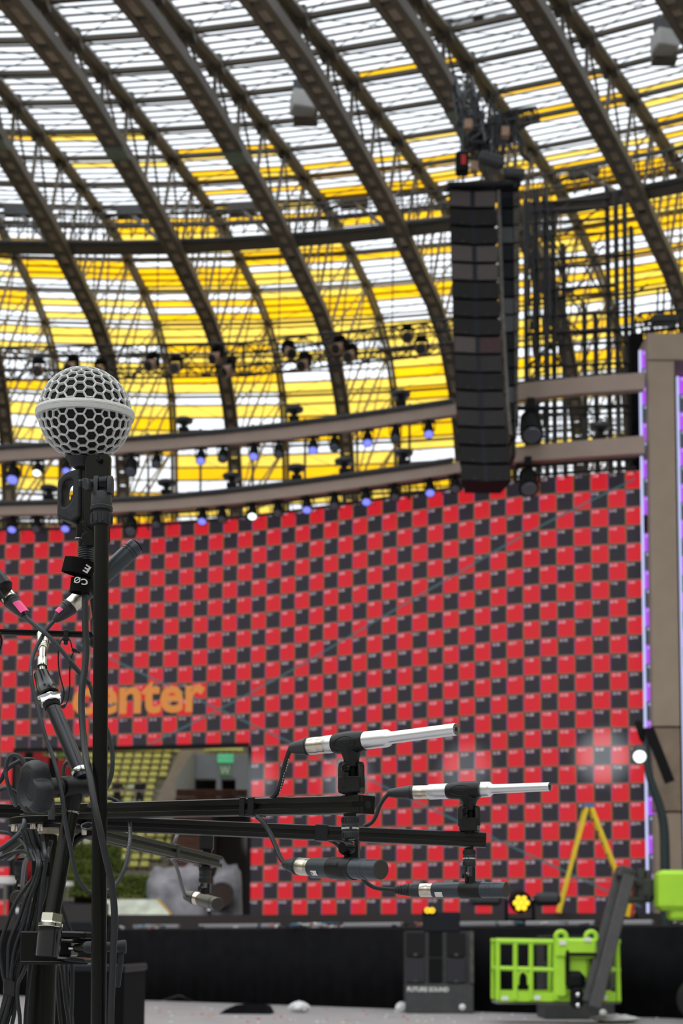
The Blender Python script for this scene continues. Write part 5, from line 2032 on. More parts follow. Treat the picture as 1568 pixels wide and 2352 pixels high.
FQ = 3
for i, j, k in tri:
    A, B, D = base[i], base[j], base[k]
    G = {(a, b): gvert(A * (FQ - a - b) / FQ + B * a / FQ + D * b / FQ) for a in range(FQ + 1) for b in range(FQ + 1 - a)}
    for a in range(FQ):
        for b in range(FQ - a):
            gf.append((G[a, b], G[a + 1, b], G[a, b + 1]))
            if a + b < FQ - 1:
                gf.append((G[a + 1, b], G[a + 1, b + 1], G[a, b + 1]))
cen = [(gv[a] + gv[b] + gv[c]).normalized() for a, b, c in gf]
ed = {}
for fi, f in enumerate(gf):
    for q in range(3):
        ed.setdefault(tuple(sorted((f[q], f[(q + 1) % 3]))), []).append(fi)
# second lattice: vertices = grid vertices + face centres; triangles (v, c1, c2)
cells = {('v', i): [] for i in range(len(gv))}
cells.update({('c', i): [] for i in range(len(cen))})
for (v0, v1), (f0, f1) in ed.items():
    for v_ in (v0, v1):
        d = (gv[v_] + cen[f0] + cen[f1]).normalized()
        cells[('v', v_)].append(d)
        cells[('c', f0)].append(d)
        cells[('c', f1)].append(d)
dirv = V((.068, -.93, -.345)).normalized()
ex = V((1, 0, 0))
ex = (ex - dirv * ex.dot(dirv)).normalized()
Rm = Matrix((dirv.cross(ex) * -1, ex, dirv)).transposed()
gm = MB()
for (kd, i), poly in cells.items():
    cdir = Rm @ (gv[i] if kd == 'v' else cen[i])
    poly = [Rm @ p for p in poly]
    u = cdir.orthogonal().normalized()
    v2 = cdir.cross(u)
    poly.sort(key=lambda p: math.atan2(p.dot(v2), p.dot(u)))
    m_ = len(poly)
    cc = sum(poly, V((0, 0, 0))) / m_
    rings = []
    for fct, rad in ((1.0, 1.0), (.92, .997), (.82, .978), (.80, .945)):
        rings.append([C + (cc.lerp(p, fct)).normalized() * RB * rad for p in poly])
    o_ = len(gm.v)
    for rg_ in rings:
        gm.v += rg_
    for a in range(len(rings) - 1):
        for q in range(m_):
            gm.f.append((o_ + a * m_ + q, o_ + a * m_ + (q + 1) % m_, o_ + (a + 1) * m_ + (q + 1) % m_, o_ + (a + 1) * m_ + q))
            gm.m.append(0)
gm.build('honeycomb_grille', grille_grey, ball, smooth=False)
MB().sphere(C, RB * .935, 48, 32).build('inner_foam', foam, ball)
rb = lambda k_: RB * k_
h = 10.5 * PX(YBM)
A, B = C - axis * h, C + axis * h
MB().lathe(A, B, [(0, rb(.97)), (.02, rb(1.035)), (.30, rb(1.05)), (.46, rb(1.052)), (.48, rb(1.043)), (.52, rb(1.043)), (.54, rb(1.052)), (.62, rb(1.052)), (.64, rb(1.045)), (.67, rb(1.045)), (.69, rb(1.05)), (.98, rb(1.03)), (1, rb(.97))], 96).build('grille_band', grille_grey, ball, angle=20)
# collar, body tube, threads
mb = MB()
plathe(mb, (190, 1046, YBM - .005), (192, 1078, YBM), [(0, 42), (.3, 38), (.55, 33), (.75, 33), (.8, 26), (1, 20)])
mb.build('collar', grey_plastic, ball)
mb = MB()
plathe(mb, (195, 1070, YBM), (197, 1238, YBM), [(0, 20), (.1, 21), (.6, 22), (.95, 22.5), (1, 21)])
plathe(mb, (197, 1236, YBM), (198, 1262, YBM), [(0, 18), (1, 18)])
mb.build('body_tube', black_satin, ball)
mb = MB()
plathe(mb, (198, 1260, YBM), (199, 1302, YBM), sum([[(q / 8, 18.4), (q / 8 + .05, 19.5), (q / 8 + .085, 17.6)] for q in range(8)], []))
mb.build('threaded_sleeve', grey_plastic, ball)
mb = MB()
plathe(mb, (181, 1236, YBM - .012), (181, 1238.5, YBM - .012), [(0, 9), (.3, 10), (1, 9)], 14)
mb.build('set_screw', chrome, ball)
# loop handle (outline traced in pixels, real thickness)
px2 = lambda L, cx, cy, Y: [((x - cx) * PX(Y), (cy - y) * PX(Y)) for x, y in L]
ho = [(194, 1080), (180, 1083), (164, 1086), (150, 1092), (140, 1102), (137, 1116), (137, 1150), (137, 1185), (139, 1192), (150, 1199), (166, 1204), (174, 1207), (186, 1202), (196, 1196)]
hh_ = [(168, 1105), (158, 1108), (152, 1116), (150, 1130), (150, 1160), (151, 1169), (156, 1171), (164, 1168), (171, 1160), (175, 1148), (176, 1130), (175, 1108)]
hob = smooth_path([V((x, y, 0)) for x, y in ho], 3)
hhb = smooth_path([V((x, y, 0)) for x, y in hh_ + [hh_[0]]], 3)[:-1]
hd = shape2d('loop_handle', px2([(p.x, p.y) for p in hob], 165, 1145, YBM), [px2([(p.x, p.y) for p in hhb], 165, 1145, YBM)], 44 * PX(YBM), 5.5 * PX(YBM), grey_plastic, at(165, 1145, YBM), V((.96, -.25, 0)).normalized(), V((0, 0, 1)), ball, 3)
mb = MB()
plathe(mb, (171, 1138, YBM + .004), (171, 1152, YBM + .004), [(0, 6), (.2, 8), (.8, 8), (1, 6)], 16)
mb.build('inner_button', steel_dark, ball)
# mounting plate with screw
cxp, cyp = 224, 1150
pl_out = rrect(62 * PX(1.652), 222 * PX(1.652), 11 * PX(1.652), 5)
shape2d('mount_plate', pl_out, [], 14 * PX(1.652), 2.2 * PX(1.652), black_satin, at(cxp, cyp, 1.655), V((.98, -.20, 0)).normalized(), V((0, 0, 1)), ball, 2)
mb = MB()
c = at(227, 1055, 1.648)
nrm = V((.2, -.98, 0)).normalized()
mb.lathe(c, c + nrm * 4.5 * PX(1.65), [(0, 7 * PX(1.65)), (.6, 6.6 * PX(1.65)), (1, 4.5 * PX(1.65))], 20)
mb.lathe(c + nrm * 4.4 * PX(1.65), c + nrm * 4.8 * PX(1.65), [(0, 3.2 * PX(1.65)), (1, 2.8 * PX(1.65))], 6)
mb.build('plate_screw', black_satin, ball)
# lower hook of the plate
hk = [(187, 1198), (196, 1196), (200, 1212), (214, 1222), (216, 1236), (230, 1236), (230, 1258), (196, 1254), (190, 1250), (187, 1240), (189, 1228), (200, 1224), (190, 1214)]
shape2d('plate_hook', px2(hk, 208, 1228, 1.645), [], 16 * PX(1.645), 1.8 * PX(1.645), black_satin, at(208, 1228, 1.645), None, None, ball, 2)

# ---------------------------------------------------------------- thick pole with swivel head
YPO = 1.62
pole = thing('microphone_stand', 'thick black upright microphone stand pole with plastic swivel at its top', 'microphone stand', (at(227, 2352, YPO).x, YPO, 0))
top_, bot_ = at(233, 1200, YPO), at(226, 2352, YPO)
dirp = (bot_ - top_).normalized()
ground_p = top_ + dirp * ((top_.z - .10) / -dirp.z)
MB().lathe(ground_p, top_, [(0, 18 * PX(YPO)), (.5, 17.6 * PX(YPO)), (1, 17.3 * PX(YPO))], 40).build('pole_tube', black_satin, pole)
for q in range(3):
    a = q * 2 * PI / 3 + .5
    MB().tube([ground_p + V((0, 0, .25)), ground_p + V((math.cos(a) * .33, math.sin(a) * .33, -.09))], .009, 10).build('leg', black_satin, pole)
mb = MB()
plathe(mb, (233, 1207, YPO), (233, 1179, YPO), [(0, 19), (.05, 23), (.5, 24), (.9, 24.5), (1, 22)])
for q in range(10):
    a = q * PI / 5
    c = at(233, 1193, YPO) + V((math.cos(a) * 24.2, math.sin(a) * 24.2, 0)) * PX(YPO)
    mb.box(c, (5 * PX(YPO), 5 * PX(YPO), 22 * PX(YPO)), Matrix.Rotation(a, 3, 'Z'), bev=.0006)
mb.build('clutch_collar', grey_plastic, pole)
mb = MB()
plathe(mb, (233, 1180, YPO), (233, 1133, YPO), [(0, 21), (.12, 21.5), (.14, 26), (.30, 26.5), (.34, 25), (.9, 24.5), (1, 22)])
mb.build('swivel_body', grey_plastic, pole)
# two prongs, barrel and bolt
for x0, x1 in ((217, 228), (248, 259)):
    pr = [(x0, 1140), (x0, 1104), (x0 + 2, 1097), (x0 + 5, 1094), (x1 - 3, 1096), (x1, 1102), (x1, 1140)]
    yy = [(-20, 1138), (-20, 1106), (-14, 1096), (0, 1092), (14, 1096), (20, 1106), (20, 1138)]
    shape2d('swivel_prong', [(u * PX(YPO), (1120 - y) * PX(YPO)) for u, y in yy], [], (x1 - x0) * PX(YPO), 1.8 * PX(YPO), grey_plastic, at((x0 + x1) / 2, 1120, YPO), V((0, 1, 0)), V((0, 0, 1)), pole, 2)
mb = MB()
plathe(mb, (229, 1112, YPO), (247, 1112, YPO), [(0, 19), (.1, 20), (.9, 20), (1, 19)])
mb.box(at(238, 1126, YPO), (17 * PX(YPO), 26 * PX(YPO), 30 * PX(YPO)))
mb.build('swivel_barrel', black_satin, pole)
mb = MB()
plathe(mb, (217, 1110, YPO), (186, 1110, YPO - .004), [(0, 9.5), (.6, 9.5), (.62, 7), (1, 7)], 20)
mb.build('swivel_bolt', grey_plastic, pole)
mb = MB()
plathe(mb, (189, 1110, YPO - .004), (181, 1110, YPO - .005), [(0, 8), (.2, 9.5), (.8, 9.5), (1, 8)], 6)
mb.build('bolt_nut', grey_plastic, pole)
wv = [(190, 1099), (203, 1099), (208, 1112), (210, 1113), (210, 1128), (203, 1129), (192, 1122)]
shape2d('wing_lever', px2(wv, 200, 1113, YPO - .012), [], 16 * PX(YPO), 1.6 * PX(YPO), grey_plastic, at(200, 1113, YPO - .010), V((.9, -.43, 0)).normalized(), V((0, 0, 1)), pole, 2)

# ---------------------------------------------------------------- hook and loop strap with white letters
strap = thing('cable_strap', 'black hook and loop strap with white letters wrapped round the ball microphone stem', 'strap', at(188, 1366, YBM))


def band_loop(cx, cy, Y, rx, ry, hgt, tilt, name, flap=0):
    c = at(cx, cy, Y)
    R = Matrix.Rotation(tilt, 3, 'Y')
    k_ = PX(Y)
    mb = MB()
    n = 40
    vs = []
    for z in (hgt / 2, -hgt / 2):
        for rr in (1.0, .90):
            for q in range(n):
                a = 2 * PI * q / n
                ff = 1 + (flap * max(0, math.cos(a - PI)) ** 6)
                vs.append(c + R @ V((math.cos(a) * rx * rr * ff, math.sin(a) * ry * rr, z)) * k_)
    fs = []
    for q in range(n):
        p = (q + 1) % n
        fs += [(q, p, 2 * n + p, 2 * n + q), (n + q, 3 * n + q, 3 * n + p, n + p), (q, n + q, n + p, p), (2 * n + q, 2 * n + p, 3 * n + p, 3 * n + q)]
    mb.add(vs, fs)
    mb.build(name, felt, strap, angle=50)
    return c, R, k_


c1, R1, k1 = band_loop(184, 1304, YBM - .004, 33, 26, 36, .22, 'upper_wrap', .25)
c2, R2, k2 = band_loop(186, 1346, YBM - .004, 22, 22, 34, .10, 'lower_wrap', .15)


def letter_on(txt, c, R, k_, rx, ry, x, z, size, rot, bold=.02):
    vs, fs = text_verts(txt, 1.0, bold)
    mx, my = (max(v.x for v in vs) + min(v.x for v in vs)) / 2, (max(v.y for v in vs) + min(v.y for v in vs)) / 2
    out = []
    for v in vs:
        u, w_ = (v.x - mx) * size, (v.y - my) * size
        u, w_ = u * math.cos(rot) - w_ * math.sin(rot) + x, u * math.sin(rot) + w_ * math.cos(rot) + z
        yy = -ry * math.sqrt(max(0, 1 - min(.98, (u / rx) ** 2))) - 1.2
        out.append(c + R @ V((u, yy, w_)) * k_)
    MB().add(out, fs).build('strap_letter', white_print, strap, smooth=False)


letter_on('E', c1, R1, k1, 33.2, 26.2, 21, -4, 25, math.radians(-195), .03)
letter_on('C', c2, R2, k2, 22, 22, 11, 6, 20, math.radians(-170), .03)
letter_on('Ø', c2, R2, k2, 22, 22, -6, 8, 21, math.radians(-15), .01)

# ---------------------------------------------------------------- cables: helper


def cable(label, P, r, Y=None, m=rubber, ends=(), name='microphone_cable', group=None, n=10, sub=6):
    W = smooth_path(pts(P, Y), sub)
    Ym = sum(p.y for p in W) / len(W)
    t = thing(name, label, 'cable', W[-1], group)
    MB().tube(W, r * PX(Ym), n).build('jacket', m, t)
    return t


def xlr(parent, tip, mid, end, rt, rm, rs, ribs=False, m=boot, label=None):
    """rubber boot from the cable (tip) to mid, then the nickel shell to end; pixel radii."""
    mb = MB()
    if ribs:
        pr = [(0, rt)]
        for q in range(9):
            t = q / 16
            r = lerp(rt, rm * .86, q / 9)
            pr += [(t + .005, r + 1.2), (t + .035, r + 1.2), (t + .045, r - .8), (t + .058, r - .8)]
        pr += [(.58, rm * .92), (.62, rm), (.97, rm), (1, rm * .93)]
    else:
        pr = [(0, rt), (.06, rt * 1.15), (.35, lerp(rt, rm, .55)), (.7, rm * .93), (.8, rm * .97), (.82, rm * 1.02), (.87, rm * 1.02), (.88, rm * .96), (.91, rm * .96), (.92, rm * 1.03), (1, rm * 1.0)]
    plathe(mb, tip, mid, pr, 28)
    mb.build('connector_boot', m, parent)
    mb = MB()
    plathe(mb, mid, end, [(0, rs * .97), (.04, rs), (.55, rs), (.58, rs * .985), (.64, rs * .985), (.67, rs), (.96, rs), (1, rs * .9)], 32)
    mb.build('connector_shell', nickel, parent)


# ball microphone's thick cable
mainc = cable('thick black cable from the ball microphone hanging down across the upright pole',
              [(194, 1340, 1.678), (195, 1380, 1.675), (196, 1440, 1.672), (198, 1480, 1.67), (195, 1533, 1.665), (189, 1575, 1.66), (187, 1623, 1.655), (191, 1685, 1.645), (196, 1731, 1.63), (206, 1782, 1.605), (216, 1843, 1.592),
               (227, 1894, 1.588), (240, 1955, 1.590), (255, 2023, 1.597), (262, 2084, 1.604), (263, 2130, 1.606), (261, 2165, 1.608), (258, 2243, 1.61), (254, 2352, 1.612), (252, 2600, 1.615), (262, 3400, 1.62)], 8.0, m=rubber, n=14)

# ---------------------------------------------------------------- slim dark pencil microphone behind the pole
ak = thing('pencil_microphone', 'dark grey pencil microphone pointing up right behind the upright pole', 'microphone', at(188, 1368, 1.72))
T0, T1 = (188, 1368, 1.715), (312, 1254, 1.735)
mb = MB()
plathe(mb, T0, T1, [(0, 18), (.03, 20), (.70, 20.6), (.845, 20.6), (.85, 19.4), (.858, 19.4), (.862, 20.6), (.885, 20.6), (.89, 19.4), (.9, 19.4), (.905, 20.8), (.985, 20.8), (1, 19.5)], 40)
mb.build('body', gunmetal, ak)
mb = MB()
plathe(mb, (311.7, 1254.3, 1.735), (313, 1253, 1.7354), [(0, 19), (1, 17.5)], 32)
mb.build('capsule_face', foam, ak)
c2_ = cable('dark grey cable with pink tape from the pencil microphone, looping down round the pole',
            [(126, 1424, 1.708), (106, 1447, 1.705), (94, 1468, 1.70), (82, 1490, 1.69), (73, 1516, 1.68), (70.5, 1542, 1.672), (75, 1578, 1.668), (84, 1614, 1.665), (95, 1659, 1.66), (106, 1697, 1.658), (120, 1734, 1.655), (133, 1782, 1.65), (143, 1833, 1.648),
             (150, 1890, 1.65), (161, 1943, 1.655), (173, 2002, 1.665), (189, 2033, 1.67), (210, 2050, 1.675), (245, 2047, 1.68), (269, 2027, 1.69), (288, 1988, 1.70), (297, 1940, 1.72), (299, 1915, 1.745), (298, 1890, 1.78)], 4.9, m=rubber_grey)
xlr(c2_, (125, 1426, 1.708), (163, 1391, 1.712), (190, 1366, 1.716), 7, 20, 18.5)
A, B = at(125, 1426, 1.708), at(163, 1391, 1.712)
patch(A, B, 15.5 * PX(1.71), .32, .93, 20, 95, lift=.0008).build('pink_tape', pink, c2_, label='pink tape label')
# white print on that cable
mb = MB()
for q in range(9):
    A_, B_ = at(lerp(72, 74, q / 9), 1532 + q * 5.4, 1.671), at(lerp(72, 74, q / 9) + .6, 1535.5 + q * 5.4, 1.671)
    mb.beam(A_ - V((0, .0026, 0)), B_ - V((0, .0026, 0)), .0005, .0009)
mb.build('printed_marks', mat('grey print', (.30, .31, .32), .5), c2_, smooth=False)
mb = MB()
for q in range(12):
    A_ = at(299 - q * .55 + (0 if q < 6 else -(q - 6) * 1.2), 1900 + q * 6.5, 1.735 - q * .004)
    mb.beam(A_ - V((0, .0030, 0)), A_ + V((.0002, -.0030, -.0018)), .0006, .0009)
mb.build('printed_marks', mat('grey print', (.30, .31, .32), .5), c2_, smooth=False)

# left microphone with pink tape, cut by the picture edge
lm = thing('handheld_microphone', 'black microphone end in a clip cut by the left picture edge', 'microphone', at(0, 1370, 1.72))
mb = MB()
plathe(mb, (-70, 1272, 1.72), (22, 1376, 1.715), [(0, 24), (.3, 25), (.55, 25), (.75, 24), (.9, 21), (1, 18)], 32)
mb.build('body', black_plastic, lm)
mb = MB()
plathe(mb, (-30, 1318, 1.705), (8, 1360, 1.70), [(0, 26), (.1, 31), (.9, 30), (1, 24)], 28)
mb.build('clip_sleeve', black_plastic, lm)
MB().tube(smooth_path(pts([(-20, 1330, 1.69), (6, 1368, 1.69), (10, 1378, 1.695)]), 4), 3 * PX(1.7), 8).build('clip_edge', grey_plastic, lm)
lc = cable('dark grey cable with pink tape crossing behind the pole from the left edge',
           [(55, 1415, 1.705), (80, 1436, 1.70), (106, 1456, 1.695), (124, 1474, 1.692), (143, 1496, 1.69), (161, 1519, 1.69), (184, 1546, 1.69), (205, 1571, 1.69), (214, 1600, 1.69), (226, 1640, 1.69), (244, 1672, 1.69), (253, 1700, 1.69), (258, 1731, 1.69), (257, 1772, 1.69), (248, 1802, 1.70), (232, 1826, 1.72), (205, 1850, 1.76)], 5.2, m=rubber_grey)
xlr(lc, (55, 1415, 1.705), (24, 1377, 1.712), (8, 1358, 1.715), 7, 19, 18)
patch(at(55, 1415, 1.705), at(24, 1377, 1.712), 15 * PX(1.71), .02, .62, -5, 85, lift=.0010).build('pink_tape', pink, lc, label='pink tape label')
mb = MB()
plathe(mb, (161, 1519, 1.69), (206, 1571, 1.69), [(0, 6.0), (1, 6.2)], 14)
mb.build('shrink_sleeve', rubber, lc)

# ---------------------------------------------------------------- slim stereo bar behind, with clip and tie loop
YBB = 1.86


def slot_bar(mb, A, B, s_, mi=0):
    x = (B - A).normalized()
    y = V((0, 0, 1)).cross(x).normalized()
    z = x.cross(y)
    hf, gw_, gd = s_ / 2, s_ * .15, s_ * .24
    ch, lc_ = s_ * .05, s_ * .035
    side = [(-hf, hf - ch), (-hf + ch, hf), (-gw_ - lc_, hf), (-gw_, hf - lc_), (-gw_, hf - gd), (gw_, hf - gd), (gw_, hf - lc_), (gw_ + lc_, hf), (hf - ch, hf)]
    prof = []
    for q in range(4):
        cq, sq_ = math.cos(-q * PI / 2), math.sin(-q * PI / 2)
        prof += [(a * cq - b * sq_, a * sq_ + b * cq) for a, b in side]
    n = len(prof)
    vs = [P + y * a + z * b for P in (A, B) for a, b in prof]
    fs = [(i, (i + 1) % n, n + (i + 1) % n, n + i) for i in range(n)] + [tuple(range(n - 1, -1, -1)), tuple(range(n, 2 * n))]
    return mb.add(vs, fs, mi)


sb_ = thing('stereo_bar', 'slim black slotted bar behind the pole carrying the upper microphones', 'bar', at(97, 1470, YBB - .1))
mb = MB()
slot_bar(mb, at(-160, 1447, YBB), at(247, 1459, YBB), 13 * PX(YBB))
mb.build('bar', black_satin, sb_, smooth=False)
mb = MB()
plathe(mb, (-4, 1472, YBB - .06), (-4, 1474, YBB - .03), [(0, 6), (1, 6)], 16)
mb = MB().tube([at(-14, 1474, YBB - .08) + V((math.cos(a * PI / 12) * 17, 0, math.sin(a * PI / 12) * 28)) * PX(YBB) for a in range(24)], 2.5 * PX(YBB), 8, closed=True)
mb.build('ring_clamp', black_satin, sb_)
bc = thing('bar_clip', 'small black clip with a thin tie loop hanging from the slim bar', 'clip', at(152, 1480, YBB - .02))
mb = MB().box(at(152, 1455, YBB - .012), (10 * PX(YBB), 6 * PX(YBB), 18 * PX(YBB)), bev=.0008).box(at(151, 1468, YBB - .012), (16 * PX(YBB), 10 * PX(YBB), 8 * PX(YBB)), bev=.0008).box(at(151, 1476, YBB - .012), (9 * PX(YBB), 8 * PX(YBB), 10 * PX(YBB)), bev=.0008)
mb.build('clip_body', black_plastic, bc)
MB().tube(smooth_path(pts([(147, 1464), (138, 1476), (134, 1500), (135, 1535), (141, 1565), (147, 1590), (143, 1612), (139, 1617)], YBB - .05), 6), 1.8 * PX(YBB), 6).build('tie_strand', black_plastic, bc)
MB().tube(smooth_path(pts([(156, 1464), (162, 1474), (166, 1490), (170, 1493)], YBB - .05), 6), 1.5 * PX(YBB), 6).build('tie_strand', black_plastic, bc)
MB().tube(smooth_path(pts([(170, 1495), (163, 1512), (160, 1545), (160, 1575), (156, 1606), (147, 1626), (141, 1620)], YBB - .05), 6), 1.5 * PX(YBB), 6).build('tie_strand', black_plastic, bc)
mb = MB().box(at(171, 1494, YBB - .05), (12 * PX(YBB), 9 * PX(YBB), 8 * PX(YBB)), Matrix.Rotation(.4, 3, 'Y'), bev=.0006).beam(at(174, 1496, YBB - .055), at(183, 1500, YBB - .055), 2.5 * PX(YBB), 3 * PX(YBB))
mb.build('tie_knot', black_plastic, bc)
mb = MB().box(at(146, 1622, YBB - .055), (12 * PX(YBB), 8 * PX(YBB), 6 * PX(YBB)), Matrix.Rotation(-.5, 3, 'Y'), bev=.0006)
mb.build('tie_end', grey_plastic, bc)
# clip of the pencil microphone, from the bar's end up to the body
kc = thing('microphone_clip', 'black clip post under the dark grey pencil microphone, behind the pole', 'microphone clip', at(222, 1490, YBB))
mb = MB()
plathe(mb, (222, 1452, YBB - .02), (221, 1420, 1.79), [(0, 11), (.2, 14), (.8, 14), (1, 10)], 20)
plathe(mb, (222, 1486, YBB), (222, 1466, YBB), [(0, 14), (.3, 17), (1, 15)], 20)
mb.build('post', black_plastic, kc)
mb = MB().beam(at(221, 1422, 1.79), at(213, 1362, 1.74), 16 * PX(1.76), 16 * PX(1.76), bev=.001)
mb.build('arm', black_plastic, kc)
mb = MB()
plathe(mb, (200, 1357, 1.717), (226, 1333, 1.721), [(0, 22), (.1, 24.5), (.9, 24.5), (1, 22)], 28)
mb.build('holder', black_plastic, kc)

# ---------------------------------------------------------------- boom stand with T joint and big lobed knob
YJ = 1.70
bs = thing('boom_stand', 'black tube boom stand with T joint, big lobed knob and chrome nuts', 'microphone stand', at(115, 2198, YJ))
mb = MB()
plathe(mb, (98, 1458, 1.80), (98.5, 1482, 1.78), sum([[(q / 10, 13.6), (q / 10 + .05, 14.4)] for q in range(10)], []) + [(1, 13)], 24)
plathe(mb, (98, 1481, 1.78), (98, 1490, 1.77), [(0, 12), (.4, 11), (.6, 14), (1, 14)], 24)
plathe(mb, (98, 1490, 1.77), (97.5, 1515, 1.76), [(0, 8.5), (1, 8.5)], 24)
plathe(mb, (97.5, 1514, 1.76), (97, 1533, 1.75), [(0, 9), (.06, 12.5), (.2, 11.8), (.85, 11.8), (.9, 13), (1, 12)], 24)
plathe(mb, (97, 1532, 1.75), (97, 1550, 1.745), [(0, 6.8), (1, 6.8)], 24)
mb.build('chrome_adapter', mat('polished steel', (.62, .60, .52), .14, 1.0), bs)
mb = MB()
plathe(mb, (94, 1546, 1.745), (113, 1598, 1.73), [(0, 14), (.03, 18), (.30, 19), (.7, 23.5), (.72, 24.2), (.95, 24.5), (1, 22)], 40)
mb.build('cone_cap', mat('gloss black', (.012, .012, .013), .18), bs)
mb = MB()
plathe(mb, (112, 1596, 1.73), (113, 1600, 1.73), [(0, 22), (.3, 29), (1, 28)], 32)
plathe(mb, (113, 1600, 1.73), (118, 1616, 1.727), [(0, 24), (.1, 26), (.9, 26), (1, 23)], 6)
mb.build('lock_nut', chrome, bs)
mb = MB()
plathe(mb, (117, 1613, 1.727), (121, 1626, 1.724), [(0, 20), (.3, 21), (.5, 19), (.7, 20.5), (1, 18.5)], 32)
mb.build('tube_ring', black_plastic, bs)
mb = MB()
plathe(mb, (119, 1620, 1.726), (190, 1786, 1.70), [(0, 17.3), (1, 17.5)], 40)
mb.build('upper_tube', mat('grey black tube', (.030, .032, .037), .24, .3), bs)
mb = MB()
plathe(mb, (183, 1768, 1.703), (187, 1779, 1.70), [(0, 19), (.2, 21), (.8, 21), (1, 19)], 32)
plathe(mb, (161, 1868, YJ), (162, 1861, YJ), [(0, 18), (.2, 21), (.8, 21), (1, 18)], 32)
mb.build('chrome_collar', chrome, bs)
mb = MB()
plathe(mb, (141, 1808, YJ - .015), (196, 1806, YJ + .012), [(0, 20), (.03, 24), (.1, 25.5), (.93, 25.5), (1, 24)], 48)
plathe(mb, (168, 1810, YJ), (163, 1864, YJ), [(0, 24), (.5, 22), (.8, 18), (1, 17.5)], 32)
mb.build('joint_block', black_plastic, bs)
mb = MB()
plathe(mb, (196.4, 1806, YJ + .012), (198.5, 1806, YJ + .013), [(0, 25.6), (1, 25.2)], 48)
mb.build('orange_washer', orange_ring, bs)
mb = MB()
plathe(mb, (141, 1808, YJ - .015), (136, 1808, YJ - .018), [(0, 15), (.4, 15), (.5, 12), (1, 12)], 28)
mb.build('chrome_washer', chrome, bs)
mb = MB()
plathe(mb, (137, 1809, YJ - .017), (104, 1811, YJ - .036), [(0, 20), (.1, 23), (.8, 24.5), (1, 26)], 36)
mb.build('knob_shaft', black_plastic, bs)
# lobed knob
kA, kB = at(108, 1811, YJ - .034), at(60, 1811, YJ - .050)
ax_ = (kB - kA).normalized()
u = V((0, 0, 1))
u = (u - ax_ * u.dot(ax_)).normalized()
v2 = ax_.cross(u)
mb = MB()
n = 96
prof = [(0.0, .42, 0), (0.04, .62, .5), (.22, .93, 1), (.45, 1.0, 1), (.70, .99, 1), (.88, .93, 1), (.97, .84, .9), (1.0, .74, .6), (.97, .66, .3), (.80, .52, 0), (.76, .44, 0), (.78, .40, 0), (.785, .34, 0), (.77, .33, 0), (.77, .02, 0)]
RK = 66 * PX(YJ - .045)
vs = []
for t, r, lob in prof:
    for q in range(n):
        a = 2 * PI * q / n
        sc_l = 1.0
        for k_ in range(3):
            d = (a - (PI * .30 + k_ * 2 * PI / 3) + PI) % (2 * PI) - PI
            sc_l -= .30 * math.exp(-(d / .30) ** 2) * lob
        vs.append(kA + (kB - kA) * t + (u * math.cos(a) + v2 * math.sin(a)) * RK * r * sc_l)
fs = []
for i in range(len(prof) - 1):
    for q in range(n):
        fs.append((i * n + q, i * n + (q + 1) % n, (i + 1) * n + (q + 1) % n, (i + 1) * n + q))
fs.append(tuple(range(n - 1, -1, -1)))
fs.append(tuple((len(prof) - 1) * n + q for q in range(n)))
mb.add(vs, fs)
mb.build('lobed_knob', grey_plastic, bs, angle=42)
mb = MB()
plathe(mb, (163, 1862, YJ), (119, 2108, YJ - .03), [(0, 17.8), (1, 17.8)], 40)
mb.build('lower_tube', black_satin, bs)
mb = MB()
plathe(mb, (120, 2098, YJ - .03), (117, 2121, YJ - .032), [(0, 22), (.1, 26), (.88, 26), (1, 23)], 6)
plathe(mb, (117, 2117, YJ - .032), (115.5, 2132, YJ - .033), [(0, 21), (.2, 22), (.3, 28), (.8, 28), (1, 25)], 40)
mb.build('lower_nut', chrome, bs)
mb = MB()
plathe(mb, (115.5, 2130, YJ - .033), (109, 2197, YJ - .035), [(0, 27), (.18, 27.5), (.2, 27), (.96, 27), (1, 25.5)], 40)
mb.build('socket_sleeve', mat('gloss black', (.012, .012, .013), .18), bs)

# ---------------------------------------------------------------- microphone tree: hub, arms, post
YH_ = 1.90
tree_ = thing('microphone_array', 'black star of slotted bars on a round hub carrying several microphones', 'microphone stand', (at(93, 2352, 1.86).x, 1.86, 0))
S = .0193
bar_black = mat('satin black bar', (0.006, 0.006, 0.0065), 0.25, noise=0.1, nscale=60, spec=0.6)
arms = [('arm', (60, 1866, 1.94), (843, 1848, 1.50), bar_black), ('arm', (130, 1887, 1.915), (1116, 1930, 1.86), bar_black), ('arm', (150, 1897, 1.93), (498, 1980, 2.35), mat('black bar lit tone', (.04, .04, .034), .4, .2)),  # far arm is paler: the stronger light on it is in its colour
        ('arm', (150, 1868, 1.93), (-170, 1858, 2.02), black_satin), ('arm', (110, 1893, 1.95), (12, 1962, 2.22), black_satin)]
for nm, a, b, m_ in arms:
    mb = MB()
    slot_bar(mb, at(*a), at(*b), S)
    mb.build(nm, m_, tree_, smooth=False)
# plugged end of the nearest arm
A, B = at(824, 1848.4, 1.512), at(843, 1848, 1.50)
x = (B - A).normalized()
MB().beam(A, B + x * .0012, S * 1.04, S * 1.04, bev=.0008).build('end_plug', black_satin, tree_, smooth=False)
e = B + x * .0012
MB().lathe(e, e + x * .0006, [(0, .0042), (.5, .0042), (.8, .0036), (1, .002)], 24).build('plug_screw', black_plastic, tree_)
MB().lathe(e + x * .0005, e + x * .0009, [(0, .0017), (1, .0016)], 6).build('hex_socket', foam, tree_)


def on_bar(px, arm):
    a, b = arm[1], arm[2]
    t = (px - a[0]) / (b[0] - a[0])
    A, B = at(*a), at(*b)
    lo, hi = 0.0, 1.0
    for _ in range(30):
        m = (lo + hi) / 2
        if (proj(A.lerp(B, m))[0] - px) * (b[0] - a[0]) < 0:
            lo = m
        else:
            hi = m
    return A.lerp(B, lo), (B - A).normalized()


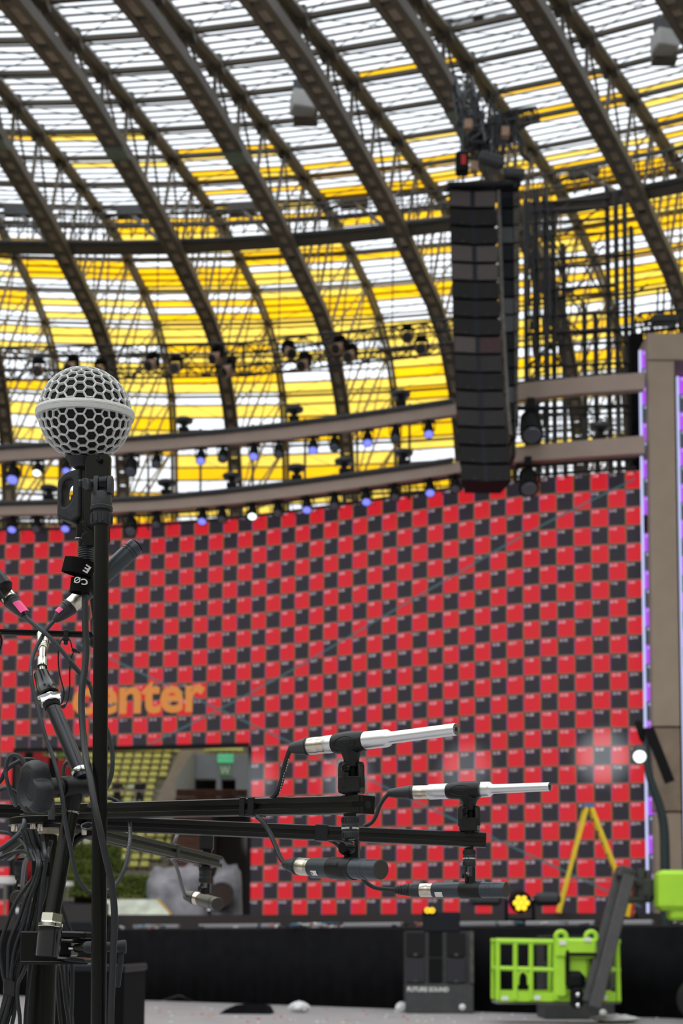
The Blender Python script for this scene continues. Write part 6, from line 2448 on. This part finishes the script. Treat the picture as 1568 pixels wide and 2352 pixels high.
for px, ai, wd in ((570, 0, 14), (590, 0, 16), (740, 1, 24), (396, 2, 11)):
    p, d = on_bar(px, arms[ai])
    w_ = wd * PX(p.y) * 1.25
    MB().beam(p - d * w_ / 2, p + d * w_ / 2, S * 1.14, S * 1.12, bev=.0008).build('cable_clip', black_plastic if ai < 2 else arms[2][3], tree_, smooth=False)
# hub plates, bolts, post
mb = MB()
plathe(mb, (105, 1880, YH_), (105, 1898, YH_), [(0, 80), (.1, 84), (.5, 84), (.9, 84), (1, 80)], 48)
mb.build('hub_plate', black_satin, tree_)
mb = MB()
plathe(mb, (105, 1898, YH_), (105, 1905, YH_), [(0, 60), (1, 58)], 48)
mb.build('lower_plate', black_satin, tree_)
for (x_, y_, r) in ((33, 1902, 8), (76, 1899, 7), (92, 1901, 6.5), (193, 1910, 6)):
    mb = MB()
    plathe(mb, (x_, y_ - 8, YH_ - .04), (x_, y_ + 8, YH_ - .04), [(0, r), (.85, r), (1, r * .8)], 16)
    mb.build('hub_bolt', nickel, tree_)
mb = MB()
plathe(mb, (105, 1902, YH_), (105, 1919, YH_), [(0, 30), (.1, 33), (.9, 33), (1, 30)], 6)
mb.build('hub_nut', nickel, tree_)
mb = MB()
plathe(mb, (105, 1915, YH_), (101, 2140, YH_ - .02), [(0, 27), (1, 27)], 40)
mb.build('inner_post', black_satin, tree_)
a_, b_ = at(100, 2130, 1.86), at(92, 2352, 1.86)
d = (b_ - a_).normalized()
g0 = a_ + d * ((a_.z - .08) / -d.z)
MB().lathe(a_, g0, [(0, 33 * PX(1.86)), (1, 34 * PX(1.86))], 44).build('main_post', black_satin, tree_)
for q in range(3):
    a = q * 2 * PI / 3 + .2
    MB().tube([g0 + V((0, 0, .35)), g0 + V((math.cos(a) * .5, math.sin(a) * .5, -.07))], .012, 10).build('leg', black_satin, tree_)
# brace under the far arm and ring of tape
P = smooth_path(pts([(160, 1950, 1.93), (172, 1932, 1.93), (192, 1918, 1.93), (225, 1910, 1.93)]), 5)
MB().tube(P, 9 * PX(1.9), 8).build('brace', black_satin, tree_)
c = at(201, 1897, 1.80)
MB().tube([c + V((math.cos(a * PI / 12) * 14, math.sin(a * PI / 12) * 16, math.sin(a * PI / 12) * 9.0)) * PX(1.8) for a in range(24)], 1.8 * PX(1.8), 6, closed=True).build('tape_ring', steel_dark, tree_)
mb = MB()
plathe(mb, (118, 1835, 1.84), (118, 1882, 1.84), [(0, 7), (.2, 8), (1, 8)], 14)
mb.build('hub_pin', steel_dark, tree_)


# ---------------------------------------------------------------- the microphones on the arms
def clip_top(label, cx, cy, a, b, ys, base_y, Yc, k=1.0, ybar=None):
    """oval holder round the microphone axis a-b, funnel neck, forked yoke and stud on the bar."""
    t = thing('microphone_clip', label, 'microphone clip', at(cx, base_y, Yc))
    mb = MB()
    plathe(mb, a, b, [(0, 20.8 * k), (.03, 22.5 * k), (.18, 25.0 * k), (.5, 26.5 * k), (.82, 25.0 * k), (.97, 22.5 * k), (1, 20.8 * k)], 44)
    mb.build('holder', black_plastic, t)
    A, B = at(*a), at(*b)
    x = (B - A).normalized()
    c = (A + B) / 2
    tc = (CAM - c)
    tc = (tc - x * tc.dot(x)).normalized()
    upv = x.cross(tc)
    if upv.z < 0:
        upv = -upv
    r = 26.6 * k * PX(Yc)
    ring = []
    L = (B - A).length
    for q in range(32):
        an = 2 * PI * q / 32
        uu, ww = math.cos(an) * L * .32, math.sin(an) * .62
        ring.append(c + x * uu + (tc * math.cos(ww) + upv * math.sin(ww)) * r * (1 - .05 * abs(math.cos(an))))
    MB().tube(ring, 1.4 * k * PX(Yc), 6, closed=True).build('oval_rim', black_plastic, t)
    mk = MB()
    for q in range(9):
        mk.box(c + x * (q - 4) * 3.6 * k * PX(Yc) + tc * r * 1.0, (1.8 * k * PX(Yc), 1.2 * PX(Yc), (3.2 if q % 2 else 4.4) * k * PX(Yc)), bev=.0001)
    mk.build('embossed_mark', grey_plastic, t)
    mb = MB()
    plathe(mb, (cx, cy + 14 * k, Yc), (cx + 1, ys + 14 * k, Yc), [(0, 34 * k), (.15, 32 * k), (.35, 24 * k), (.6, 19 * k), (1, 17 * k)], 32)
    mb.build('neck', black_plastic, t)
    w_ = 27 * k
    for sg in (-1, 1):
        ck = [(-22 * k, base_y - 10), (-20 * k, ys + 12 * k), (-14 * k, ys + 3 * k), (0, ys), (14 * k, ys + 3 * k), (20 * k, ys + 12 * k), (22 * k, base_y - 10)]
        shape2d('yoke_cheek', [(u_ * PX(Yc), (base_y - y_) * PX(Yc)) for u_, y_ in ck], [], 15 * k * PX(Yc), 2 * k * PX(Yc), black_plastic, at(cx + sg * 18 * k, base_y, Yc), V((-.28, .96, 0)).normalized(), V((0, 0, 1)), t, 2)
    mb = MB().box(at(cx + 1, base_y - 16 * k, Yc), (52 * k * PX(Yc), 48 * k * PX(Yc), 38 * k * PX(Yc)), Matrix.Rotation(-.28, 3, 'Z'), bev=2.5 * k * PX(Yc))
    mb.build('yoke_base', black_plastic, t)
    MB().box(at(cx + 1, (ys + 6 * k + base_y) / 2, Yc + .002), (24 * k * PX(Yc), 26 * k * PX(Yc), (base_y - ys - 8 * k) * PX(Yc)), Matrix.Rotation(-.28, 3, 'Z'), bev=2 * k * PX(Yc)).build('tongue', black_satin, t)
    mb = MB()
    c = at(cx - 14 * k, ys + 16 * k, Yc - .022 * k)
    nn_ = V((-.28, -.96, 0)).normalized()
    mb.lathe(c + nn_ * -.006, c + nn_ * .002 * k, [(0, 9 * k * PX(Yc)), (.8, 9 * k * PX(Yc)), (1, 7 * k * PX(Yc))], 20)
    mb.build('pivot_screw', black_satin, t)
    mb = MB()
    plathe(mb, (cx + 1, base_y - 2, Yc), (cx + 1, base_y + 10 * k, Yc), [(0, 15 * k), (1, 15 * k)], 24)
    mb.build('stud', black_satin, t)
    return t


def drop_mount(label, cx, y0, y1, y2, Yc, k, letters, knob=True):
    """threaded stud, knurled lettered collar and forked swivel hanging under a bar."""
    t = thing('swivel_mount', label, 'microphone mount', at(cx, y2, Yc))
    mb = MB()
    plathe(mb, (cx - 1, y0, Yc), (cx, y0 + 10 * k, Yc), [(0, 15 * k), (1, 15 * k)], 24)
    mb.build('stud', black_satin, t)
    mb = MB()
    pr = [(0, 17), (.03, 19.5), (.30, 20), (.33, 19.2), (.36, 20), (.62, 20), (.65, 19.2), (.68, 20), (.95, 20), (1, 18)]
    plathe(mb, (cx, y0 + 8 * k, Yc), (cx + .5, y1, Yc), [(a, b * k) for a, b in pr], 40)
    for q in range(20):
        a = q * PI / 10
        for f0, f1 in ((.06, .27), (.72, .93)):
            pA, pB = at(cx, lerp(y0 + 8 * k, y1, f0), Yc), at(cx, lerp(y0 + 8 * k, y1, f1), Yc)
            o_ = V((math.cos(a), math.sin(a), 0)) * 20.0 * k * PX(Yc)
            mb.beam(pA + o_, pB + o_, 2.6 * k * PX(Yc), 1.6 * k * PX(Yc), upv=o_.normalized())
    mb.build('knurled_collar', grey_plastic, t)
    A, B = at(cx, y1, Yc), at(cx, y0 + 8 * k, Yc)
    for txt, an in letters:
        wrap_text(txt, A, B, 20.2 * k * PX(Yc), .44, an, 6.4 * k * PX(Yc), False, .0002, .02).build('collar_lettering', white_print, t, smooth=False)
    for sg in (-1, 1):
        mb = MB().box(at(cx + 4 * k + sg * 12 * k, (y1 + y2) / 2 + 1, Yc), (9 * k * PX(Yc), 24 * k * PX(Yc), (y2 - y1) * PX(Yc)), Matrix.Rotation(-.2, 3, 'Z'), bev=1.5 * k * PX(Yc))
        mb.build('fork_cheek', black_plastic, t)
    mb = MB().box(at(cx + 4 * k, y2 - 8 * k, Yc), (16 * k * PX(Yc), 22 * k * PX(Yc), 22 * k * PX(Yc)), bev=1.5 * k * PX(Yc))
    mb.build('tongue', black_plastic, t)
    c = at(cx - (14 if knob else 6) * k, lerp(y1, y2, .42), Yc - .014 * k)
    nn_ = V((-.75, -.66, 0)).normalized() if knob else V((-.15, -1, 0)).normalized()
    r = (16 if knob else 5) * k * PX(Yc)
    MB().lathe(c - nn_ * .010 * k, c + nn_ * .003 * k, [(0, r * .9), (.1, r), (.85, r), (1, r * .82)], 32).build('swivel_knob', black_satin if knob else chrome, t)
    if not knob:
        c = at(cx - 16 * k, lerp(y1, y2, .5), Yc)
        MB().lathe(c, c - V((.003, 0, 0)), [(0, 12 * k * PX(Yc)), (1, 11 * k * PX(Yc))], 24).build('side_knob', black_plastic, t)
    return t


def silver_mic(label, pA, pB, pC, pD, rb_, rt, rtip, seams):
    """thick rear barrel pA-pB, short cone pB-pC, slim tube pC-pD with slotted tip."""
    t = thing('silver_microphone', label, 'microphone', at(*pA))
    mb = MB()
    plathe(mb, pA, pB, [(0, rb_ * .93), (.015, rb_), (seams, rb_), (seams + .004, rb_ * .97), (seams + .01, rb_ * .97), (seams + .014, rb_), (1, rb_)], 44)
    mb.build('rear_barrel', silver, t)
    mb = MB()
    plathe(mb, pB, pC, [(0, rb_), (.4, rb_ * .97), (.8, lerp(rb_, rt, .75)), (.9, rt * 1.08), (1, rt * 1.02)], 44)
    mb.build('shoulder', silver, t)
    mb = MB()
    plathe(mb, pC, pD, [(0, rt * 1.04), (.012, rt * 1.04), (.016, rt), (.93, rtip), (.985, rtip), (1, rtip * .93)], 40)
    mb.build('slim_tube', silver, t)
    A, B = at(*pC), at(*pD)
    x = (B - A).normalized()
    k_ = PX(pD[2])
    u = x.orthogonal().normalized()
    v2 = x.cross(u)
    sl = MB()
    for q in range(12):
        a = q * PI / 6
        o_ = (u * math.cos(a) + v2 * math.sin(a))
        sl.beam(B - x * rtip * .55 * k_ + o_ * rtip * .96 * k_, B + x * .0003 + o_ * rtip * .86 * k_, rtip * .075 * k_, rtip * .10 * k_, upv=o_)
        sl.beam(B + x * .0004 + o_ * rtip * .52 * k_, B + x * .0004 + o_ * rtip * .88 * k_, rtip * .07 * k_, .0003, upv=x)
    sl.build('tip_slots', foam, t, smooth=False)
    MB().lathe(B + x * .0002, B + x * .0006, [(0, rtip * .42 * k_), (1, rtip * .38 * k_)], 20).build('tip_hole', foam, t)
    return t


def black_mic(label, pA, pB, r, face=True, m_=gunmetal):
    t = thing('black_microphone', label, 'microphone', at(*pA))
    mb = MB()
    plathe(mb, pA, pB, [(0, r * .93), (.02, r), (.755, r), (.76, r * .96), (.775, r * .96), (.78, r), (.805, r), (.81, r * .95), (.825, r * .95), (.83, r), (.845, r * .96), (.855, r * .96), (.86, r), (.985, r), (1, r * .96)], 48)
    mb.build('body', m_, t)
    A, B = at(*pA), at(*pB)
    x = (B - A).normalized()
    rr = r * PX(pB[2])
    MB().lathe(B - x * .0002, B + x * .0006, [(0, rr * .97), (.6, rr * .97), (.9, rr * .90), (1, rr * .88)], 44).build('rim', steel_dark, t)
    MB().lathe(B + x * .0003, B + x * .0008, [(0, rr * .89), (1, rr * .87)], 44).build('capsule_face', mat('capsule mesh', (.030, .024, .020), .6, noise=.5, nscale=2500), t)
    return t


# nearest arm: silver microphone above, black one below
silver_mic('nearest silver microphone, tilted up over the end of the front bar', (750, 1710, 1.53), (886, 1696, 1.485), (897, 1694.5, 1.481), (1047, 1675, 1.43), 21, 14.3, 14.6, .10)
clip_top('black oval clip holding the nearest silver microphone', 806, 1698, (767, 1709, 1.525), (842, 1701, 1.50), 1748, 1820, 1.515)
sc1 = cable('black cable from the nearest silver microphone down to the front bar', [(668, 1718, 1.555), (661, 1735, 1.56), (654, 1758, 1.565), (648, 1787, 1.57), (640, 1812, 1.58), (628, 1830, 1.59), (612, 1840, 1.60)], 5.8, m=rubber)
xlr(sc1, (667, 1719, 1.555), (711, 1714, 1.545), (750, 1710, 1.53), 10, 20.5, 20.5)
mb = MB()
for q in range(13):
    A_ = at(lerp(661, 643, q / 12) + (2 if q < 5 else 0), 1744 + q * 6.2, 1.556 + q * .001)
    mb.beam(A_ - V((0, .0030, 0)), A_ + V((-.0004, -.0030, -.0018)), .0009, .0009)
mb.build('printed_marks', mat('grey print', (.30, .31, .32), .5), sc1, smooth=False)
black_mic('nearest black pencil microphone hanging under the end of the front bar', (718, 1993, 1.53), (874, 1997, 1.44), 24)
lowc = cable('black cable from the front bar down to the nearest black microphone', [(590, 1876, 1.60), (602, 1886, 1.595), (616, 1906, 1.59), (631, 1939, 1.58), (643, 1968, 1.57), (655, 1985, 1.562)], 5.8, m=rubber)
xlr(lowc, (653, 1985, 1.563), (688, 1990, 1.548), (721, 1992.5, 1.531), 9, 20.5, 20.5)
drop_mount('black lettered swivel mount holding the nearest black microphone', 804, 1868, 1928, 1974, 1.495, 1.0, (('NEUMANN', -52), ('GERMANY', 55)), True)
tb = thing('microphone_clip', 'black snap clip round the body of the nearest black microphone', 'microphone clip', at(787, 2012, 1.49))
mb = MB()
plathe(mb, (762, 1993.5, 1.503), (806, 1995, 1.479), [(0, 24.8), (.05, 26), (.95, 26), (1, 24.8)], 48)
mb.build('sleeve', black_plastic, tb)
mb = MB()
plathe(mb, (806, 1995, 1.479), (815, 1995.3, 1.474), [(0, 26.5), (1, 26.5)], 48)
mb.build('sleeve_lip', black_plastic, tb)
A, B = at(762, 1993.5, 1.503), at(806, 1995, 1.479)
patch(A, B, 26.1 * PX(1.49), .12, .72, 8, 32, lift=.0003).build('name_plate', black_satin, tb)
mk = MB()
for q in range(6):
    p_ = patch(A, B, 26.1 * PX(1.49), .2 + q * .08, .25 + q * .08, 14, 27, lift=.0005)
    mk.add(p_.v, p_.f)
mk.build('embossed_mark', grey_plastic, tb)
A, B = at(718, 1993, 1.53), at(874, 1997, 1.44)
r_ = 24.1 * PX(1.52)
wh = MB()
pc = patch(A, B, r_, .085, .175, -46, -16, lift=.0003)
pc.build('round_mark', white_print, [o for o in bpy.data.objects if o.name.startswith('black_microphone')][0], label='white round mark with CE letters')
wrap_text('CE', A, B, 24.1 * PX(1.525), .075, -38, 9 * PX(1.52), True, .0006, .02).build('mark_letters', black_matte, [o for o in bpy.data.objects if o.name.startswith('black_microphone')][0], smooth=False)

# second arm
silver_mic('second silver microphone, farther right over the rear bar', (985, 1819, 1.885), (1120, 1813, 1.84), (1131, 1812.3, 1.836), (1262, 1807, 1.79), 18, 11.2, 10.2, .14)
clip_top('black oval clip holding the second silver microphone over the rear bar', 1077, 1817, (1028, 1817, 1.865), (1103, 1813.5, 1.84), 1850, 1907, 1.855, .80)
sc2 = cable('black cable from the second silver microphone curving down to the rear bar', [(893, 1822, 1.905), (882, 1834, 1.905), (871, 1852, 1.905), (862, 1876, 1.905), (852, 1890, 1.905), (836, 1898, 1.905)], 5.0, m=rubber)
xlr(sc2, (892, 1822, 1.905), (950, 1820, 1.895), (987, 1819, 1.885), 8.5, 16.4, 16)
black_mic('second black pencil microphone hanging under the rear bar at right', (996, 2044.5, 1.885), (1162, 2043.5, 1.83), 18.6)
sc3 = cable('black cable looping behind the nearest black microphone to the second one', [(744, 1924, 1.905), (775, 1940, 1.905), (805, 1978, 1.905), (828, 2012, 1.905), (845, 2030, 1.905), (866, 2040, 1.905), (908, 2044, 1.905)], 5.0, m=rubber)
xlr(sc3, (907, 2044, 1.905), (966, 2044.5, 1.895), (998, 2044.5, 1.885), 8, 16.2, 16, ribs=True)
drop_mount('black lettered swivel mount holding the second black microphone', 1077, 1946, 1991, 2026, 1.855, .72, (('MADE IN GERMANY', 0),), False)
tb2 = thing('microphone_clip', 'black snap clip round the second black microphone', 'microphone clip', at(1084, 2058, 1.855))
mb = MB()
plathe(mb, (1059, 2044.2, 1.864), (1106, 2043.8, 1.848), [(0, 19.3), (.05, 20.6), (.95, 20.6), (1, 19.3)], 44)
mb.build('sleeve', black_plastic, tb2)
A, B = at(996, 2044.5, 1.885), at(1162, 2043.5, 1.83)
m2 = [o for o in bpy.data.objects if o.name.startswith('black_microphone')][1]
patch(A, B, 18.7 * PX(1.88), .06, .165, -55, -14, lift=.0003).build('white_label', white_print, m2)
for sgn in (0, 1):
    vs = []
    x = (B - A).normalized()
    q0 = A + (B - A) * .215
    dz = V((0, -.006, -.0088))
    wl = MB()
    a0 = q0 + V((0, -.0085, -.0072)) + x * .0
    pk = q0 + x * .014 + V((0, -.0095, -.0042))
    a1 = q0 + x * .028 + V((0, -.0078, -.0078))
    if sgn == 0:
        MB().tube([a0, pk, a1], .00055, 5).build('triangle_mark', white_print, m2, label='white and red arrow mark')

# third arm, far and a little out of focus
bm3 = black_mic('small grey microphone under the end of the far bar, seen over the cut-out', (462, 2066, 2.40), (500, 2077, 2.33), 15.5, True, olive_metal)
c3 = cable('grey cable from the far bar down to the small grey microphone', [(394, 1972, 2.27), (402, 1984, 2.29), (410, 2006, 2.32), (417, 2034, 2.36), (424, 2055, 2.40), (428, 2059, 2.41)], 4.2, m=mat('mid grey rubber', (.12, .125, .13), .5))
xlr(c3, (424, 2056, 2.415), (447, 2062, 2.41), (463, 2066, 2.40), 9, 15.5, 15, m=olive_metal)
c4 = cable('short grey cable rising from the far bar to the hidden upper microphone', [(400, 1938, 2.26), (404, 1925, 2.26), (409, 1912, 2.27), (411, 1896, 2.28)], 4.2, m=mat('mid grey rubber', (.12, .125, .13), .5))
cl3 = thing('microphone_clip', 'black forked clip standing on the far bar, under the rear bar', 'microphone clip', at(472, 1962, 2.32))
MB().box(at(474, 1934, 2.32), (32 * PX(2.32), 26 * PX(2.32), 38 * PX(2.32)), bev=.002).build('yoke_base', black_plastic, cl3)
for sg in (-1, 1):
    MB().box(at(474 + sg * 11, 1912, 2.32), (10 * PX(2.32), 26 * PX(2.32), 24 * PX(2.32)), bev=.002).build('yoke_cheek', black_plastic, cl3)
mb = MB()
plathe(mb, (475, 1950, 2.32), (476, 1966, 2.32), [(0, 11), (1, 11)], 20)
mb.build('stud', black_satin, cl3)
dm3 = drop_mount('black swivel mount holding the small grey microphone under the far bar', 470, 1984, 2028, 2052, 2.325, .66, (), False)
# fourth arm to the rear left: microphone seen end on
bm4 = black_mic('small black microphone seen end on below the hub, left of the cable bundle', (52, 2056, 2.26), (39, 2062, 2.18), 16, True, gunmetal)
dm4 = drop_mount('black ribbed swivel mount behind the cable bundle at left', 48, 1972, 2022, 2050, 2.215, .66, (), False)

# ---------------------------------------------------------------- loose cables at the left
L_ = [
    ('dark grey cable loop standing up behind the lobed knob', [(58, 1755, 1.72), (48, 1741, 1.72), (37, 1734, 1.72), (24, 1736, 1.72), (16, 1750, 1.72), (13, 1772, 1.72), (17, 1796, 1.72), (26, 1826, 1.73), (36, 1850, 1.76)], 5.0, rubber_grey),
    ('black cable entering at the left edge and passing behind the lobed knob', [(-30, 1812, 1.78), (0, 1795, 1.77), (14, 1769, 1.76), (37, 1752, 1.755), (61, 1744, 1.755), (82, 1750, 1.76), (96, 1780, 1.78), (100, 1840, 1.80)], 5.0, rubber),
    ('short black cable at the left edge beside the lobed knob', [(-30, 1824, 1.76), (0, 1814, 1.76), (12, 1811, 1.76), (28, 1815, 1.76), (44, 1830, 1.765), (52, 1850, 1.78)], 4.6, rubber),
    ('dark grey cable arch between the knob and the tube above the hub', [(148, 1792, 1.78), (146, 1775, 1.78), (148, 1758, 1.78), (155, 1751, 1.78), (163, 1760, 1.78), (170, 1785, 1.78), (176, 1830, 1.79)], 4.4, rubber_grey),
    ('dark grey cable rising from the left edge to the hub', [(-40, 1975, 1.84), (0, 1951, 1.84), (26, 1932, 1.84), (46, 1913, 1.845), (55, 1894, 1.85), (57, 1880, 1.86)], 6.0, rubber_grey),
    ('black cable running from the left edge into the cable bundle', [(-40, 1982, 1.86), (0, 1971, 1.85), (24, 1961, 1.845), (50, 1955, 1.84), (66, 1962, 1.835), (78, 1985, 1.83)], 5.0, rubber),
    ('pale edged cable under the hub at the left edge', [(-40, 1908, 1.88), (0, 1911, 1.88), (22, 1915, 1.88), (44, 1926, 1.88), (58, 1942, 1.87), (70, 1975, 1.85)], 4.6, rubber_grey),
    ('dark grey cable hanging straight down to the end-on microphone', [(66, 1966, 1.95), (57, 1982, 2.0), (53, 2010, 2.08), (51, 2040, 2.16), (51, 2054, 2.24)], 4.8, rubber_grey),
    ('thin cable arch on top of the front bar right of the pole', [(238, 1832, 1.80), (256, 1834, 1.80), (268, 1841, 1.80), (276, 1852, 1.80)], 4.4, rubber),
]
for lab, P, r, m_ in L_:
    cable(lab, P, r, m=m_)
# the bundle down the post: strands above the upper tape, fanned strands between the tapes, tails below
fan = [
    [(51, 1905), (58, 1928), (70, 1955), (82, 1985), (76, 2015), (58, 2040), (40, 2066), (26, 2095), (15, 2125), (5, 2155), (1, 2185), (4, 2215), (9, 2245), (14, 2268), (11, 2290), (4, 2320), (-8, 2352), (-60, 2500)],
    [(60, 1905), (68, 1932), (80, 1958), (87, 1985), (81, 2015), (70, 2040), (58, 2066), (44, 2110), (30, 2142), (21, 2170), (19, 2205), (19, 2240), (21, 2268), (16, 2292), (5, 2325), (-4, 2352), (-50, 2500)],
    [(68, 1905), (76, 1932), (87, 1958), (92, 1985), (87, 2015), (78, 2040), (68, 2066), (55, 2120), (42, 2155), (33, 2185), (28, 2215), (25, 2245), (26, 2268), (23, 2292), (14, 2325), (6, 2352), (-36, 2500)],
    [(74, 1905), (82, 1932), (92, 1958), (97, 1985), (91, 2015), (85, 2045), (79, 2070), (68, 2122), (56, 2160), (46, 2190), (37, 2220), (31, 2248), (31, 2268), (29, 2292), (24, 2325), (16, 2352), (-20, 2500)],
    [(80, 1905), (90, 1935), (99, 1960), (101, 1985), (95, 2015), (90, 2050), (86, 2090), (78, 2130), (66, 2165), (54, 2195), (44, 2222), (37, 2248), (36, 2268), (36, 2292), (33, 2325), (28, 2352), (0, 2500)],
    [(96, 1915), (100, 1940), (104, 1962), (105, 1985), (100, 2015), (96, 2050), (92, 2095), (86, 2140), (76, 2180), (64, 2210), (52, 2238), (43, 2255), (40, 2270), (40, 2292), (44, 2325), (46, 2352), (50, 2500)],
    [(118, 1930), (113, 1950), (110, 1968), (109, 1985), (107, 2012), (104, 2040), (99, 2065), (90, 2090), (83, 2110), (80, 2140), (74, 2190), (66, 2260), (58, 2352), (56, 2500)],
]
words_ = ['leftmost', 'second', 'third', 'fourth', 'fifth', 'sixth', 'innermost']
for i, P in enumerate(fan):
    Yb = 1.80 - .006 * (i % 3) - (.004 if i % 2 else 0)
    cable('%s cable of the fanned black bundle left of the post' % words_[i], [(x, y, Yb + (0.0 if y > 1960 else .03)) for x, y in P], 4.7, m=rubber, group='cables of the black bundle')
for i, P in enumerate(([(128, 2205), (131, 2240), (134, 2290), (140, 2352), (160, 2520)], [(140, 2200), (145, 2250), (152, 2310), (158, 2352), (170, 2520)], [(164, 2200), (166, 2240), (165, 2300), (163, 2352), (160, 2520)], [(152, 2200), (153, 2250), (160, 2310), (166, 2352), (180, 2520)])):
    cable('%s thin cable hanging behind the clamp between post and pole' % order[i], [(x, y, 1.90 + .01 * i) for x, y in P], 4.6, m=rubber, group='cables behind the clamp')
cable('thin dark cable slanting from the leaning tube to the clamp', [(138, 2060, 1.86), (143, 2086, 1.86), (152, 2110, 1.86), (160, 2135, 1.86), (166, 2160, 1.87)], 4.6, m=rubber)
tw = thing('tape_wrap', 'black tape wrap round the upper cable bundle', 'tape', at(94, 2012, 1.80))
mb = MB()
n = 28
vs = []
for z in (1978, 2012):
    for q in range(n):
        a = 2 * PI * q / n
        c = at(94, z, 1.80)
        vs.append(c + V((math.cos(a) * 21, math.sin(a) * 12, 0)) * PX(1.8))
mb.add(vs, [(q, (q + 1) % n, n + (q + 1) % n, n + q) for q in range(n)])
mb.build('wrap', felt, tw)
tw = thing('tape_wrap', 'glossy black tape wrap round the lower cable bundle', 'tape', at(27, 2286, 1.79))
mb = MB()
vs = []
for z, rx in ((2252, 16), (2262, 18), (2274, 17.5), (2286, 16.5)):
    for q in range(n):
        a = 2 * PI * q / n
        c = at(27 - (z - 2252) * .1, z + 5 * math.cos(a), 1.79)
        vs.append(c + V((math.cos(a) * rx * (1 + .04 * math.sin(q * 2.3)), math.sin(a) * 11, 0)) * PX(1.79))
mb.add(vs, [(r * n + q, r * n + (q + 1) % n, (r + 1) * n + (q + 1) % n, (r + 1) * n + q) for r in range(3) for q in range(n)])
mb.build('wrap', mat('glossy tape', (.015, .015, .016), .25), tw)

# ---------------------------------------------------------------- clamp between post and pole
YC = 1.74
cl = thing('pole_clamp', 'black plate clamp with bolt and lever joining the post to the pole', 'clamp', at(140, 2217, YC))
MB().box(at(100, 2177, YC + .06), (92 * PX(YC), .05, 78 * PX(YC)), bev=.002).build('clamp_plate', black_satin, cl)
MB().box(at(134, 2211, YC), (152 * PX(YC), .055, 7 * PX(YC)), bev=.001).build('bottom_plate', black_satin, cl)
MB().box(at(150, 2176, YC + .02), (44 * PX(YC), .05, 42 * PX(YC)), bev=.002).build('clamp_block', black_satin, cl)
for (x0, y0, x1, y1, h_) in ((135, 2146, 214, 2149, 16), (140, 2160, 190, 2162, 8), (150, 2202, 214, 2207, 9)):
    MB().beam(at(x0, y0, YC - .01), at(x1, y1, YC - .04), .03, h_ * PX(YC), bev=.0018).build('clamp_jaw', black_satin, cl)
mb = MB()
plathe(mb, (160, 2178, YC - .02), (176, 2178, YC - .03), sum([[(q / 5, 4.2), (q / 5 + .1, 5.4)] for q in range(5)], []) + [(1, 4.2)], 16)
mb.build('bolt_thread', chrome, cl)
mb = MB()
plathe(mb, (175, 2178, YC - .03), (200, 2177, YC - .05), [(0, 9), (.05, 10), (.95, 10), (1, 9)], 24)
mb.build('bolt_sleeve', black_plastic, cl)
mb = MB()
plathe(mb, (192, 2176, 1.655), (290, 2174, 1.66), [(0, 10), (.08, 14), (.3, 14), (.5, 12), (.75, 11.5), (.85, 15), (.97, 16), (1, 14)], 28)
mb.build('lever_hub', grey_plastic, cl)
MB().beam(at(281, 2172, 1.66), at(270, 2268, 1.66), 12 * PX(1.66), 11 * PX(1.66), upv=(0, 1, 0), bev=.0015).build('lever_handle', grey_plastic, cl)
MB().beam(at(240, 2176, 1.66), at(240, 2200, 1.66), 8 * PX(1.66), 12 * PX(1.66), upv=(0, 1, 0), bev=.001).build('lever_boss', mat('copper tint', (.35, .14, .05), .4, .6), cl)

# ---------------------------------------------------------------- black case standing behind
Yk = 5.4
a_, b_ = at(66, 2214, Yk), at(285, 2214, Yk)
case = thing('equipment_case', 'tall black equipment case standing behind the microphone stands', 'case', ((a_.x + b_.x) / 2, Yk + .3, 0))
MB().box(((a_.x + b_.x) / 2, Yk + .3, a_.z / 2 + .03), (b_.x - a_.x, .6, a_.z - .06), bev=.01).build('body', mat('dull case black', (.006, .006, .007), .85, spec=.06), case, smooth=False)
MB().box(((a_.x + b_.x) / 2, Yk + .3, a_.z - .015), (b_.x - a_.x + .012, .612, .03), bev=.006).build('lid_edge', cab_blue, case, smooth=False)
for sg in (a_.x + .04, b_.x - .04):
    for dy in (.06, .54):
        MB().lathe((sg - .015, Yk + dy, .03), (sg + .015, Yk + dy, .03), [(0, .026), (.2, .03), (.8, .03), (1, .026)], 16).build('castor', rubber, case)
MB().box((b_.x - .035, Yk - .008, a_.z * .55), (.03, .016, .12), bev=.004).build('corner_latch', steel_dark, case)
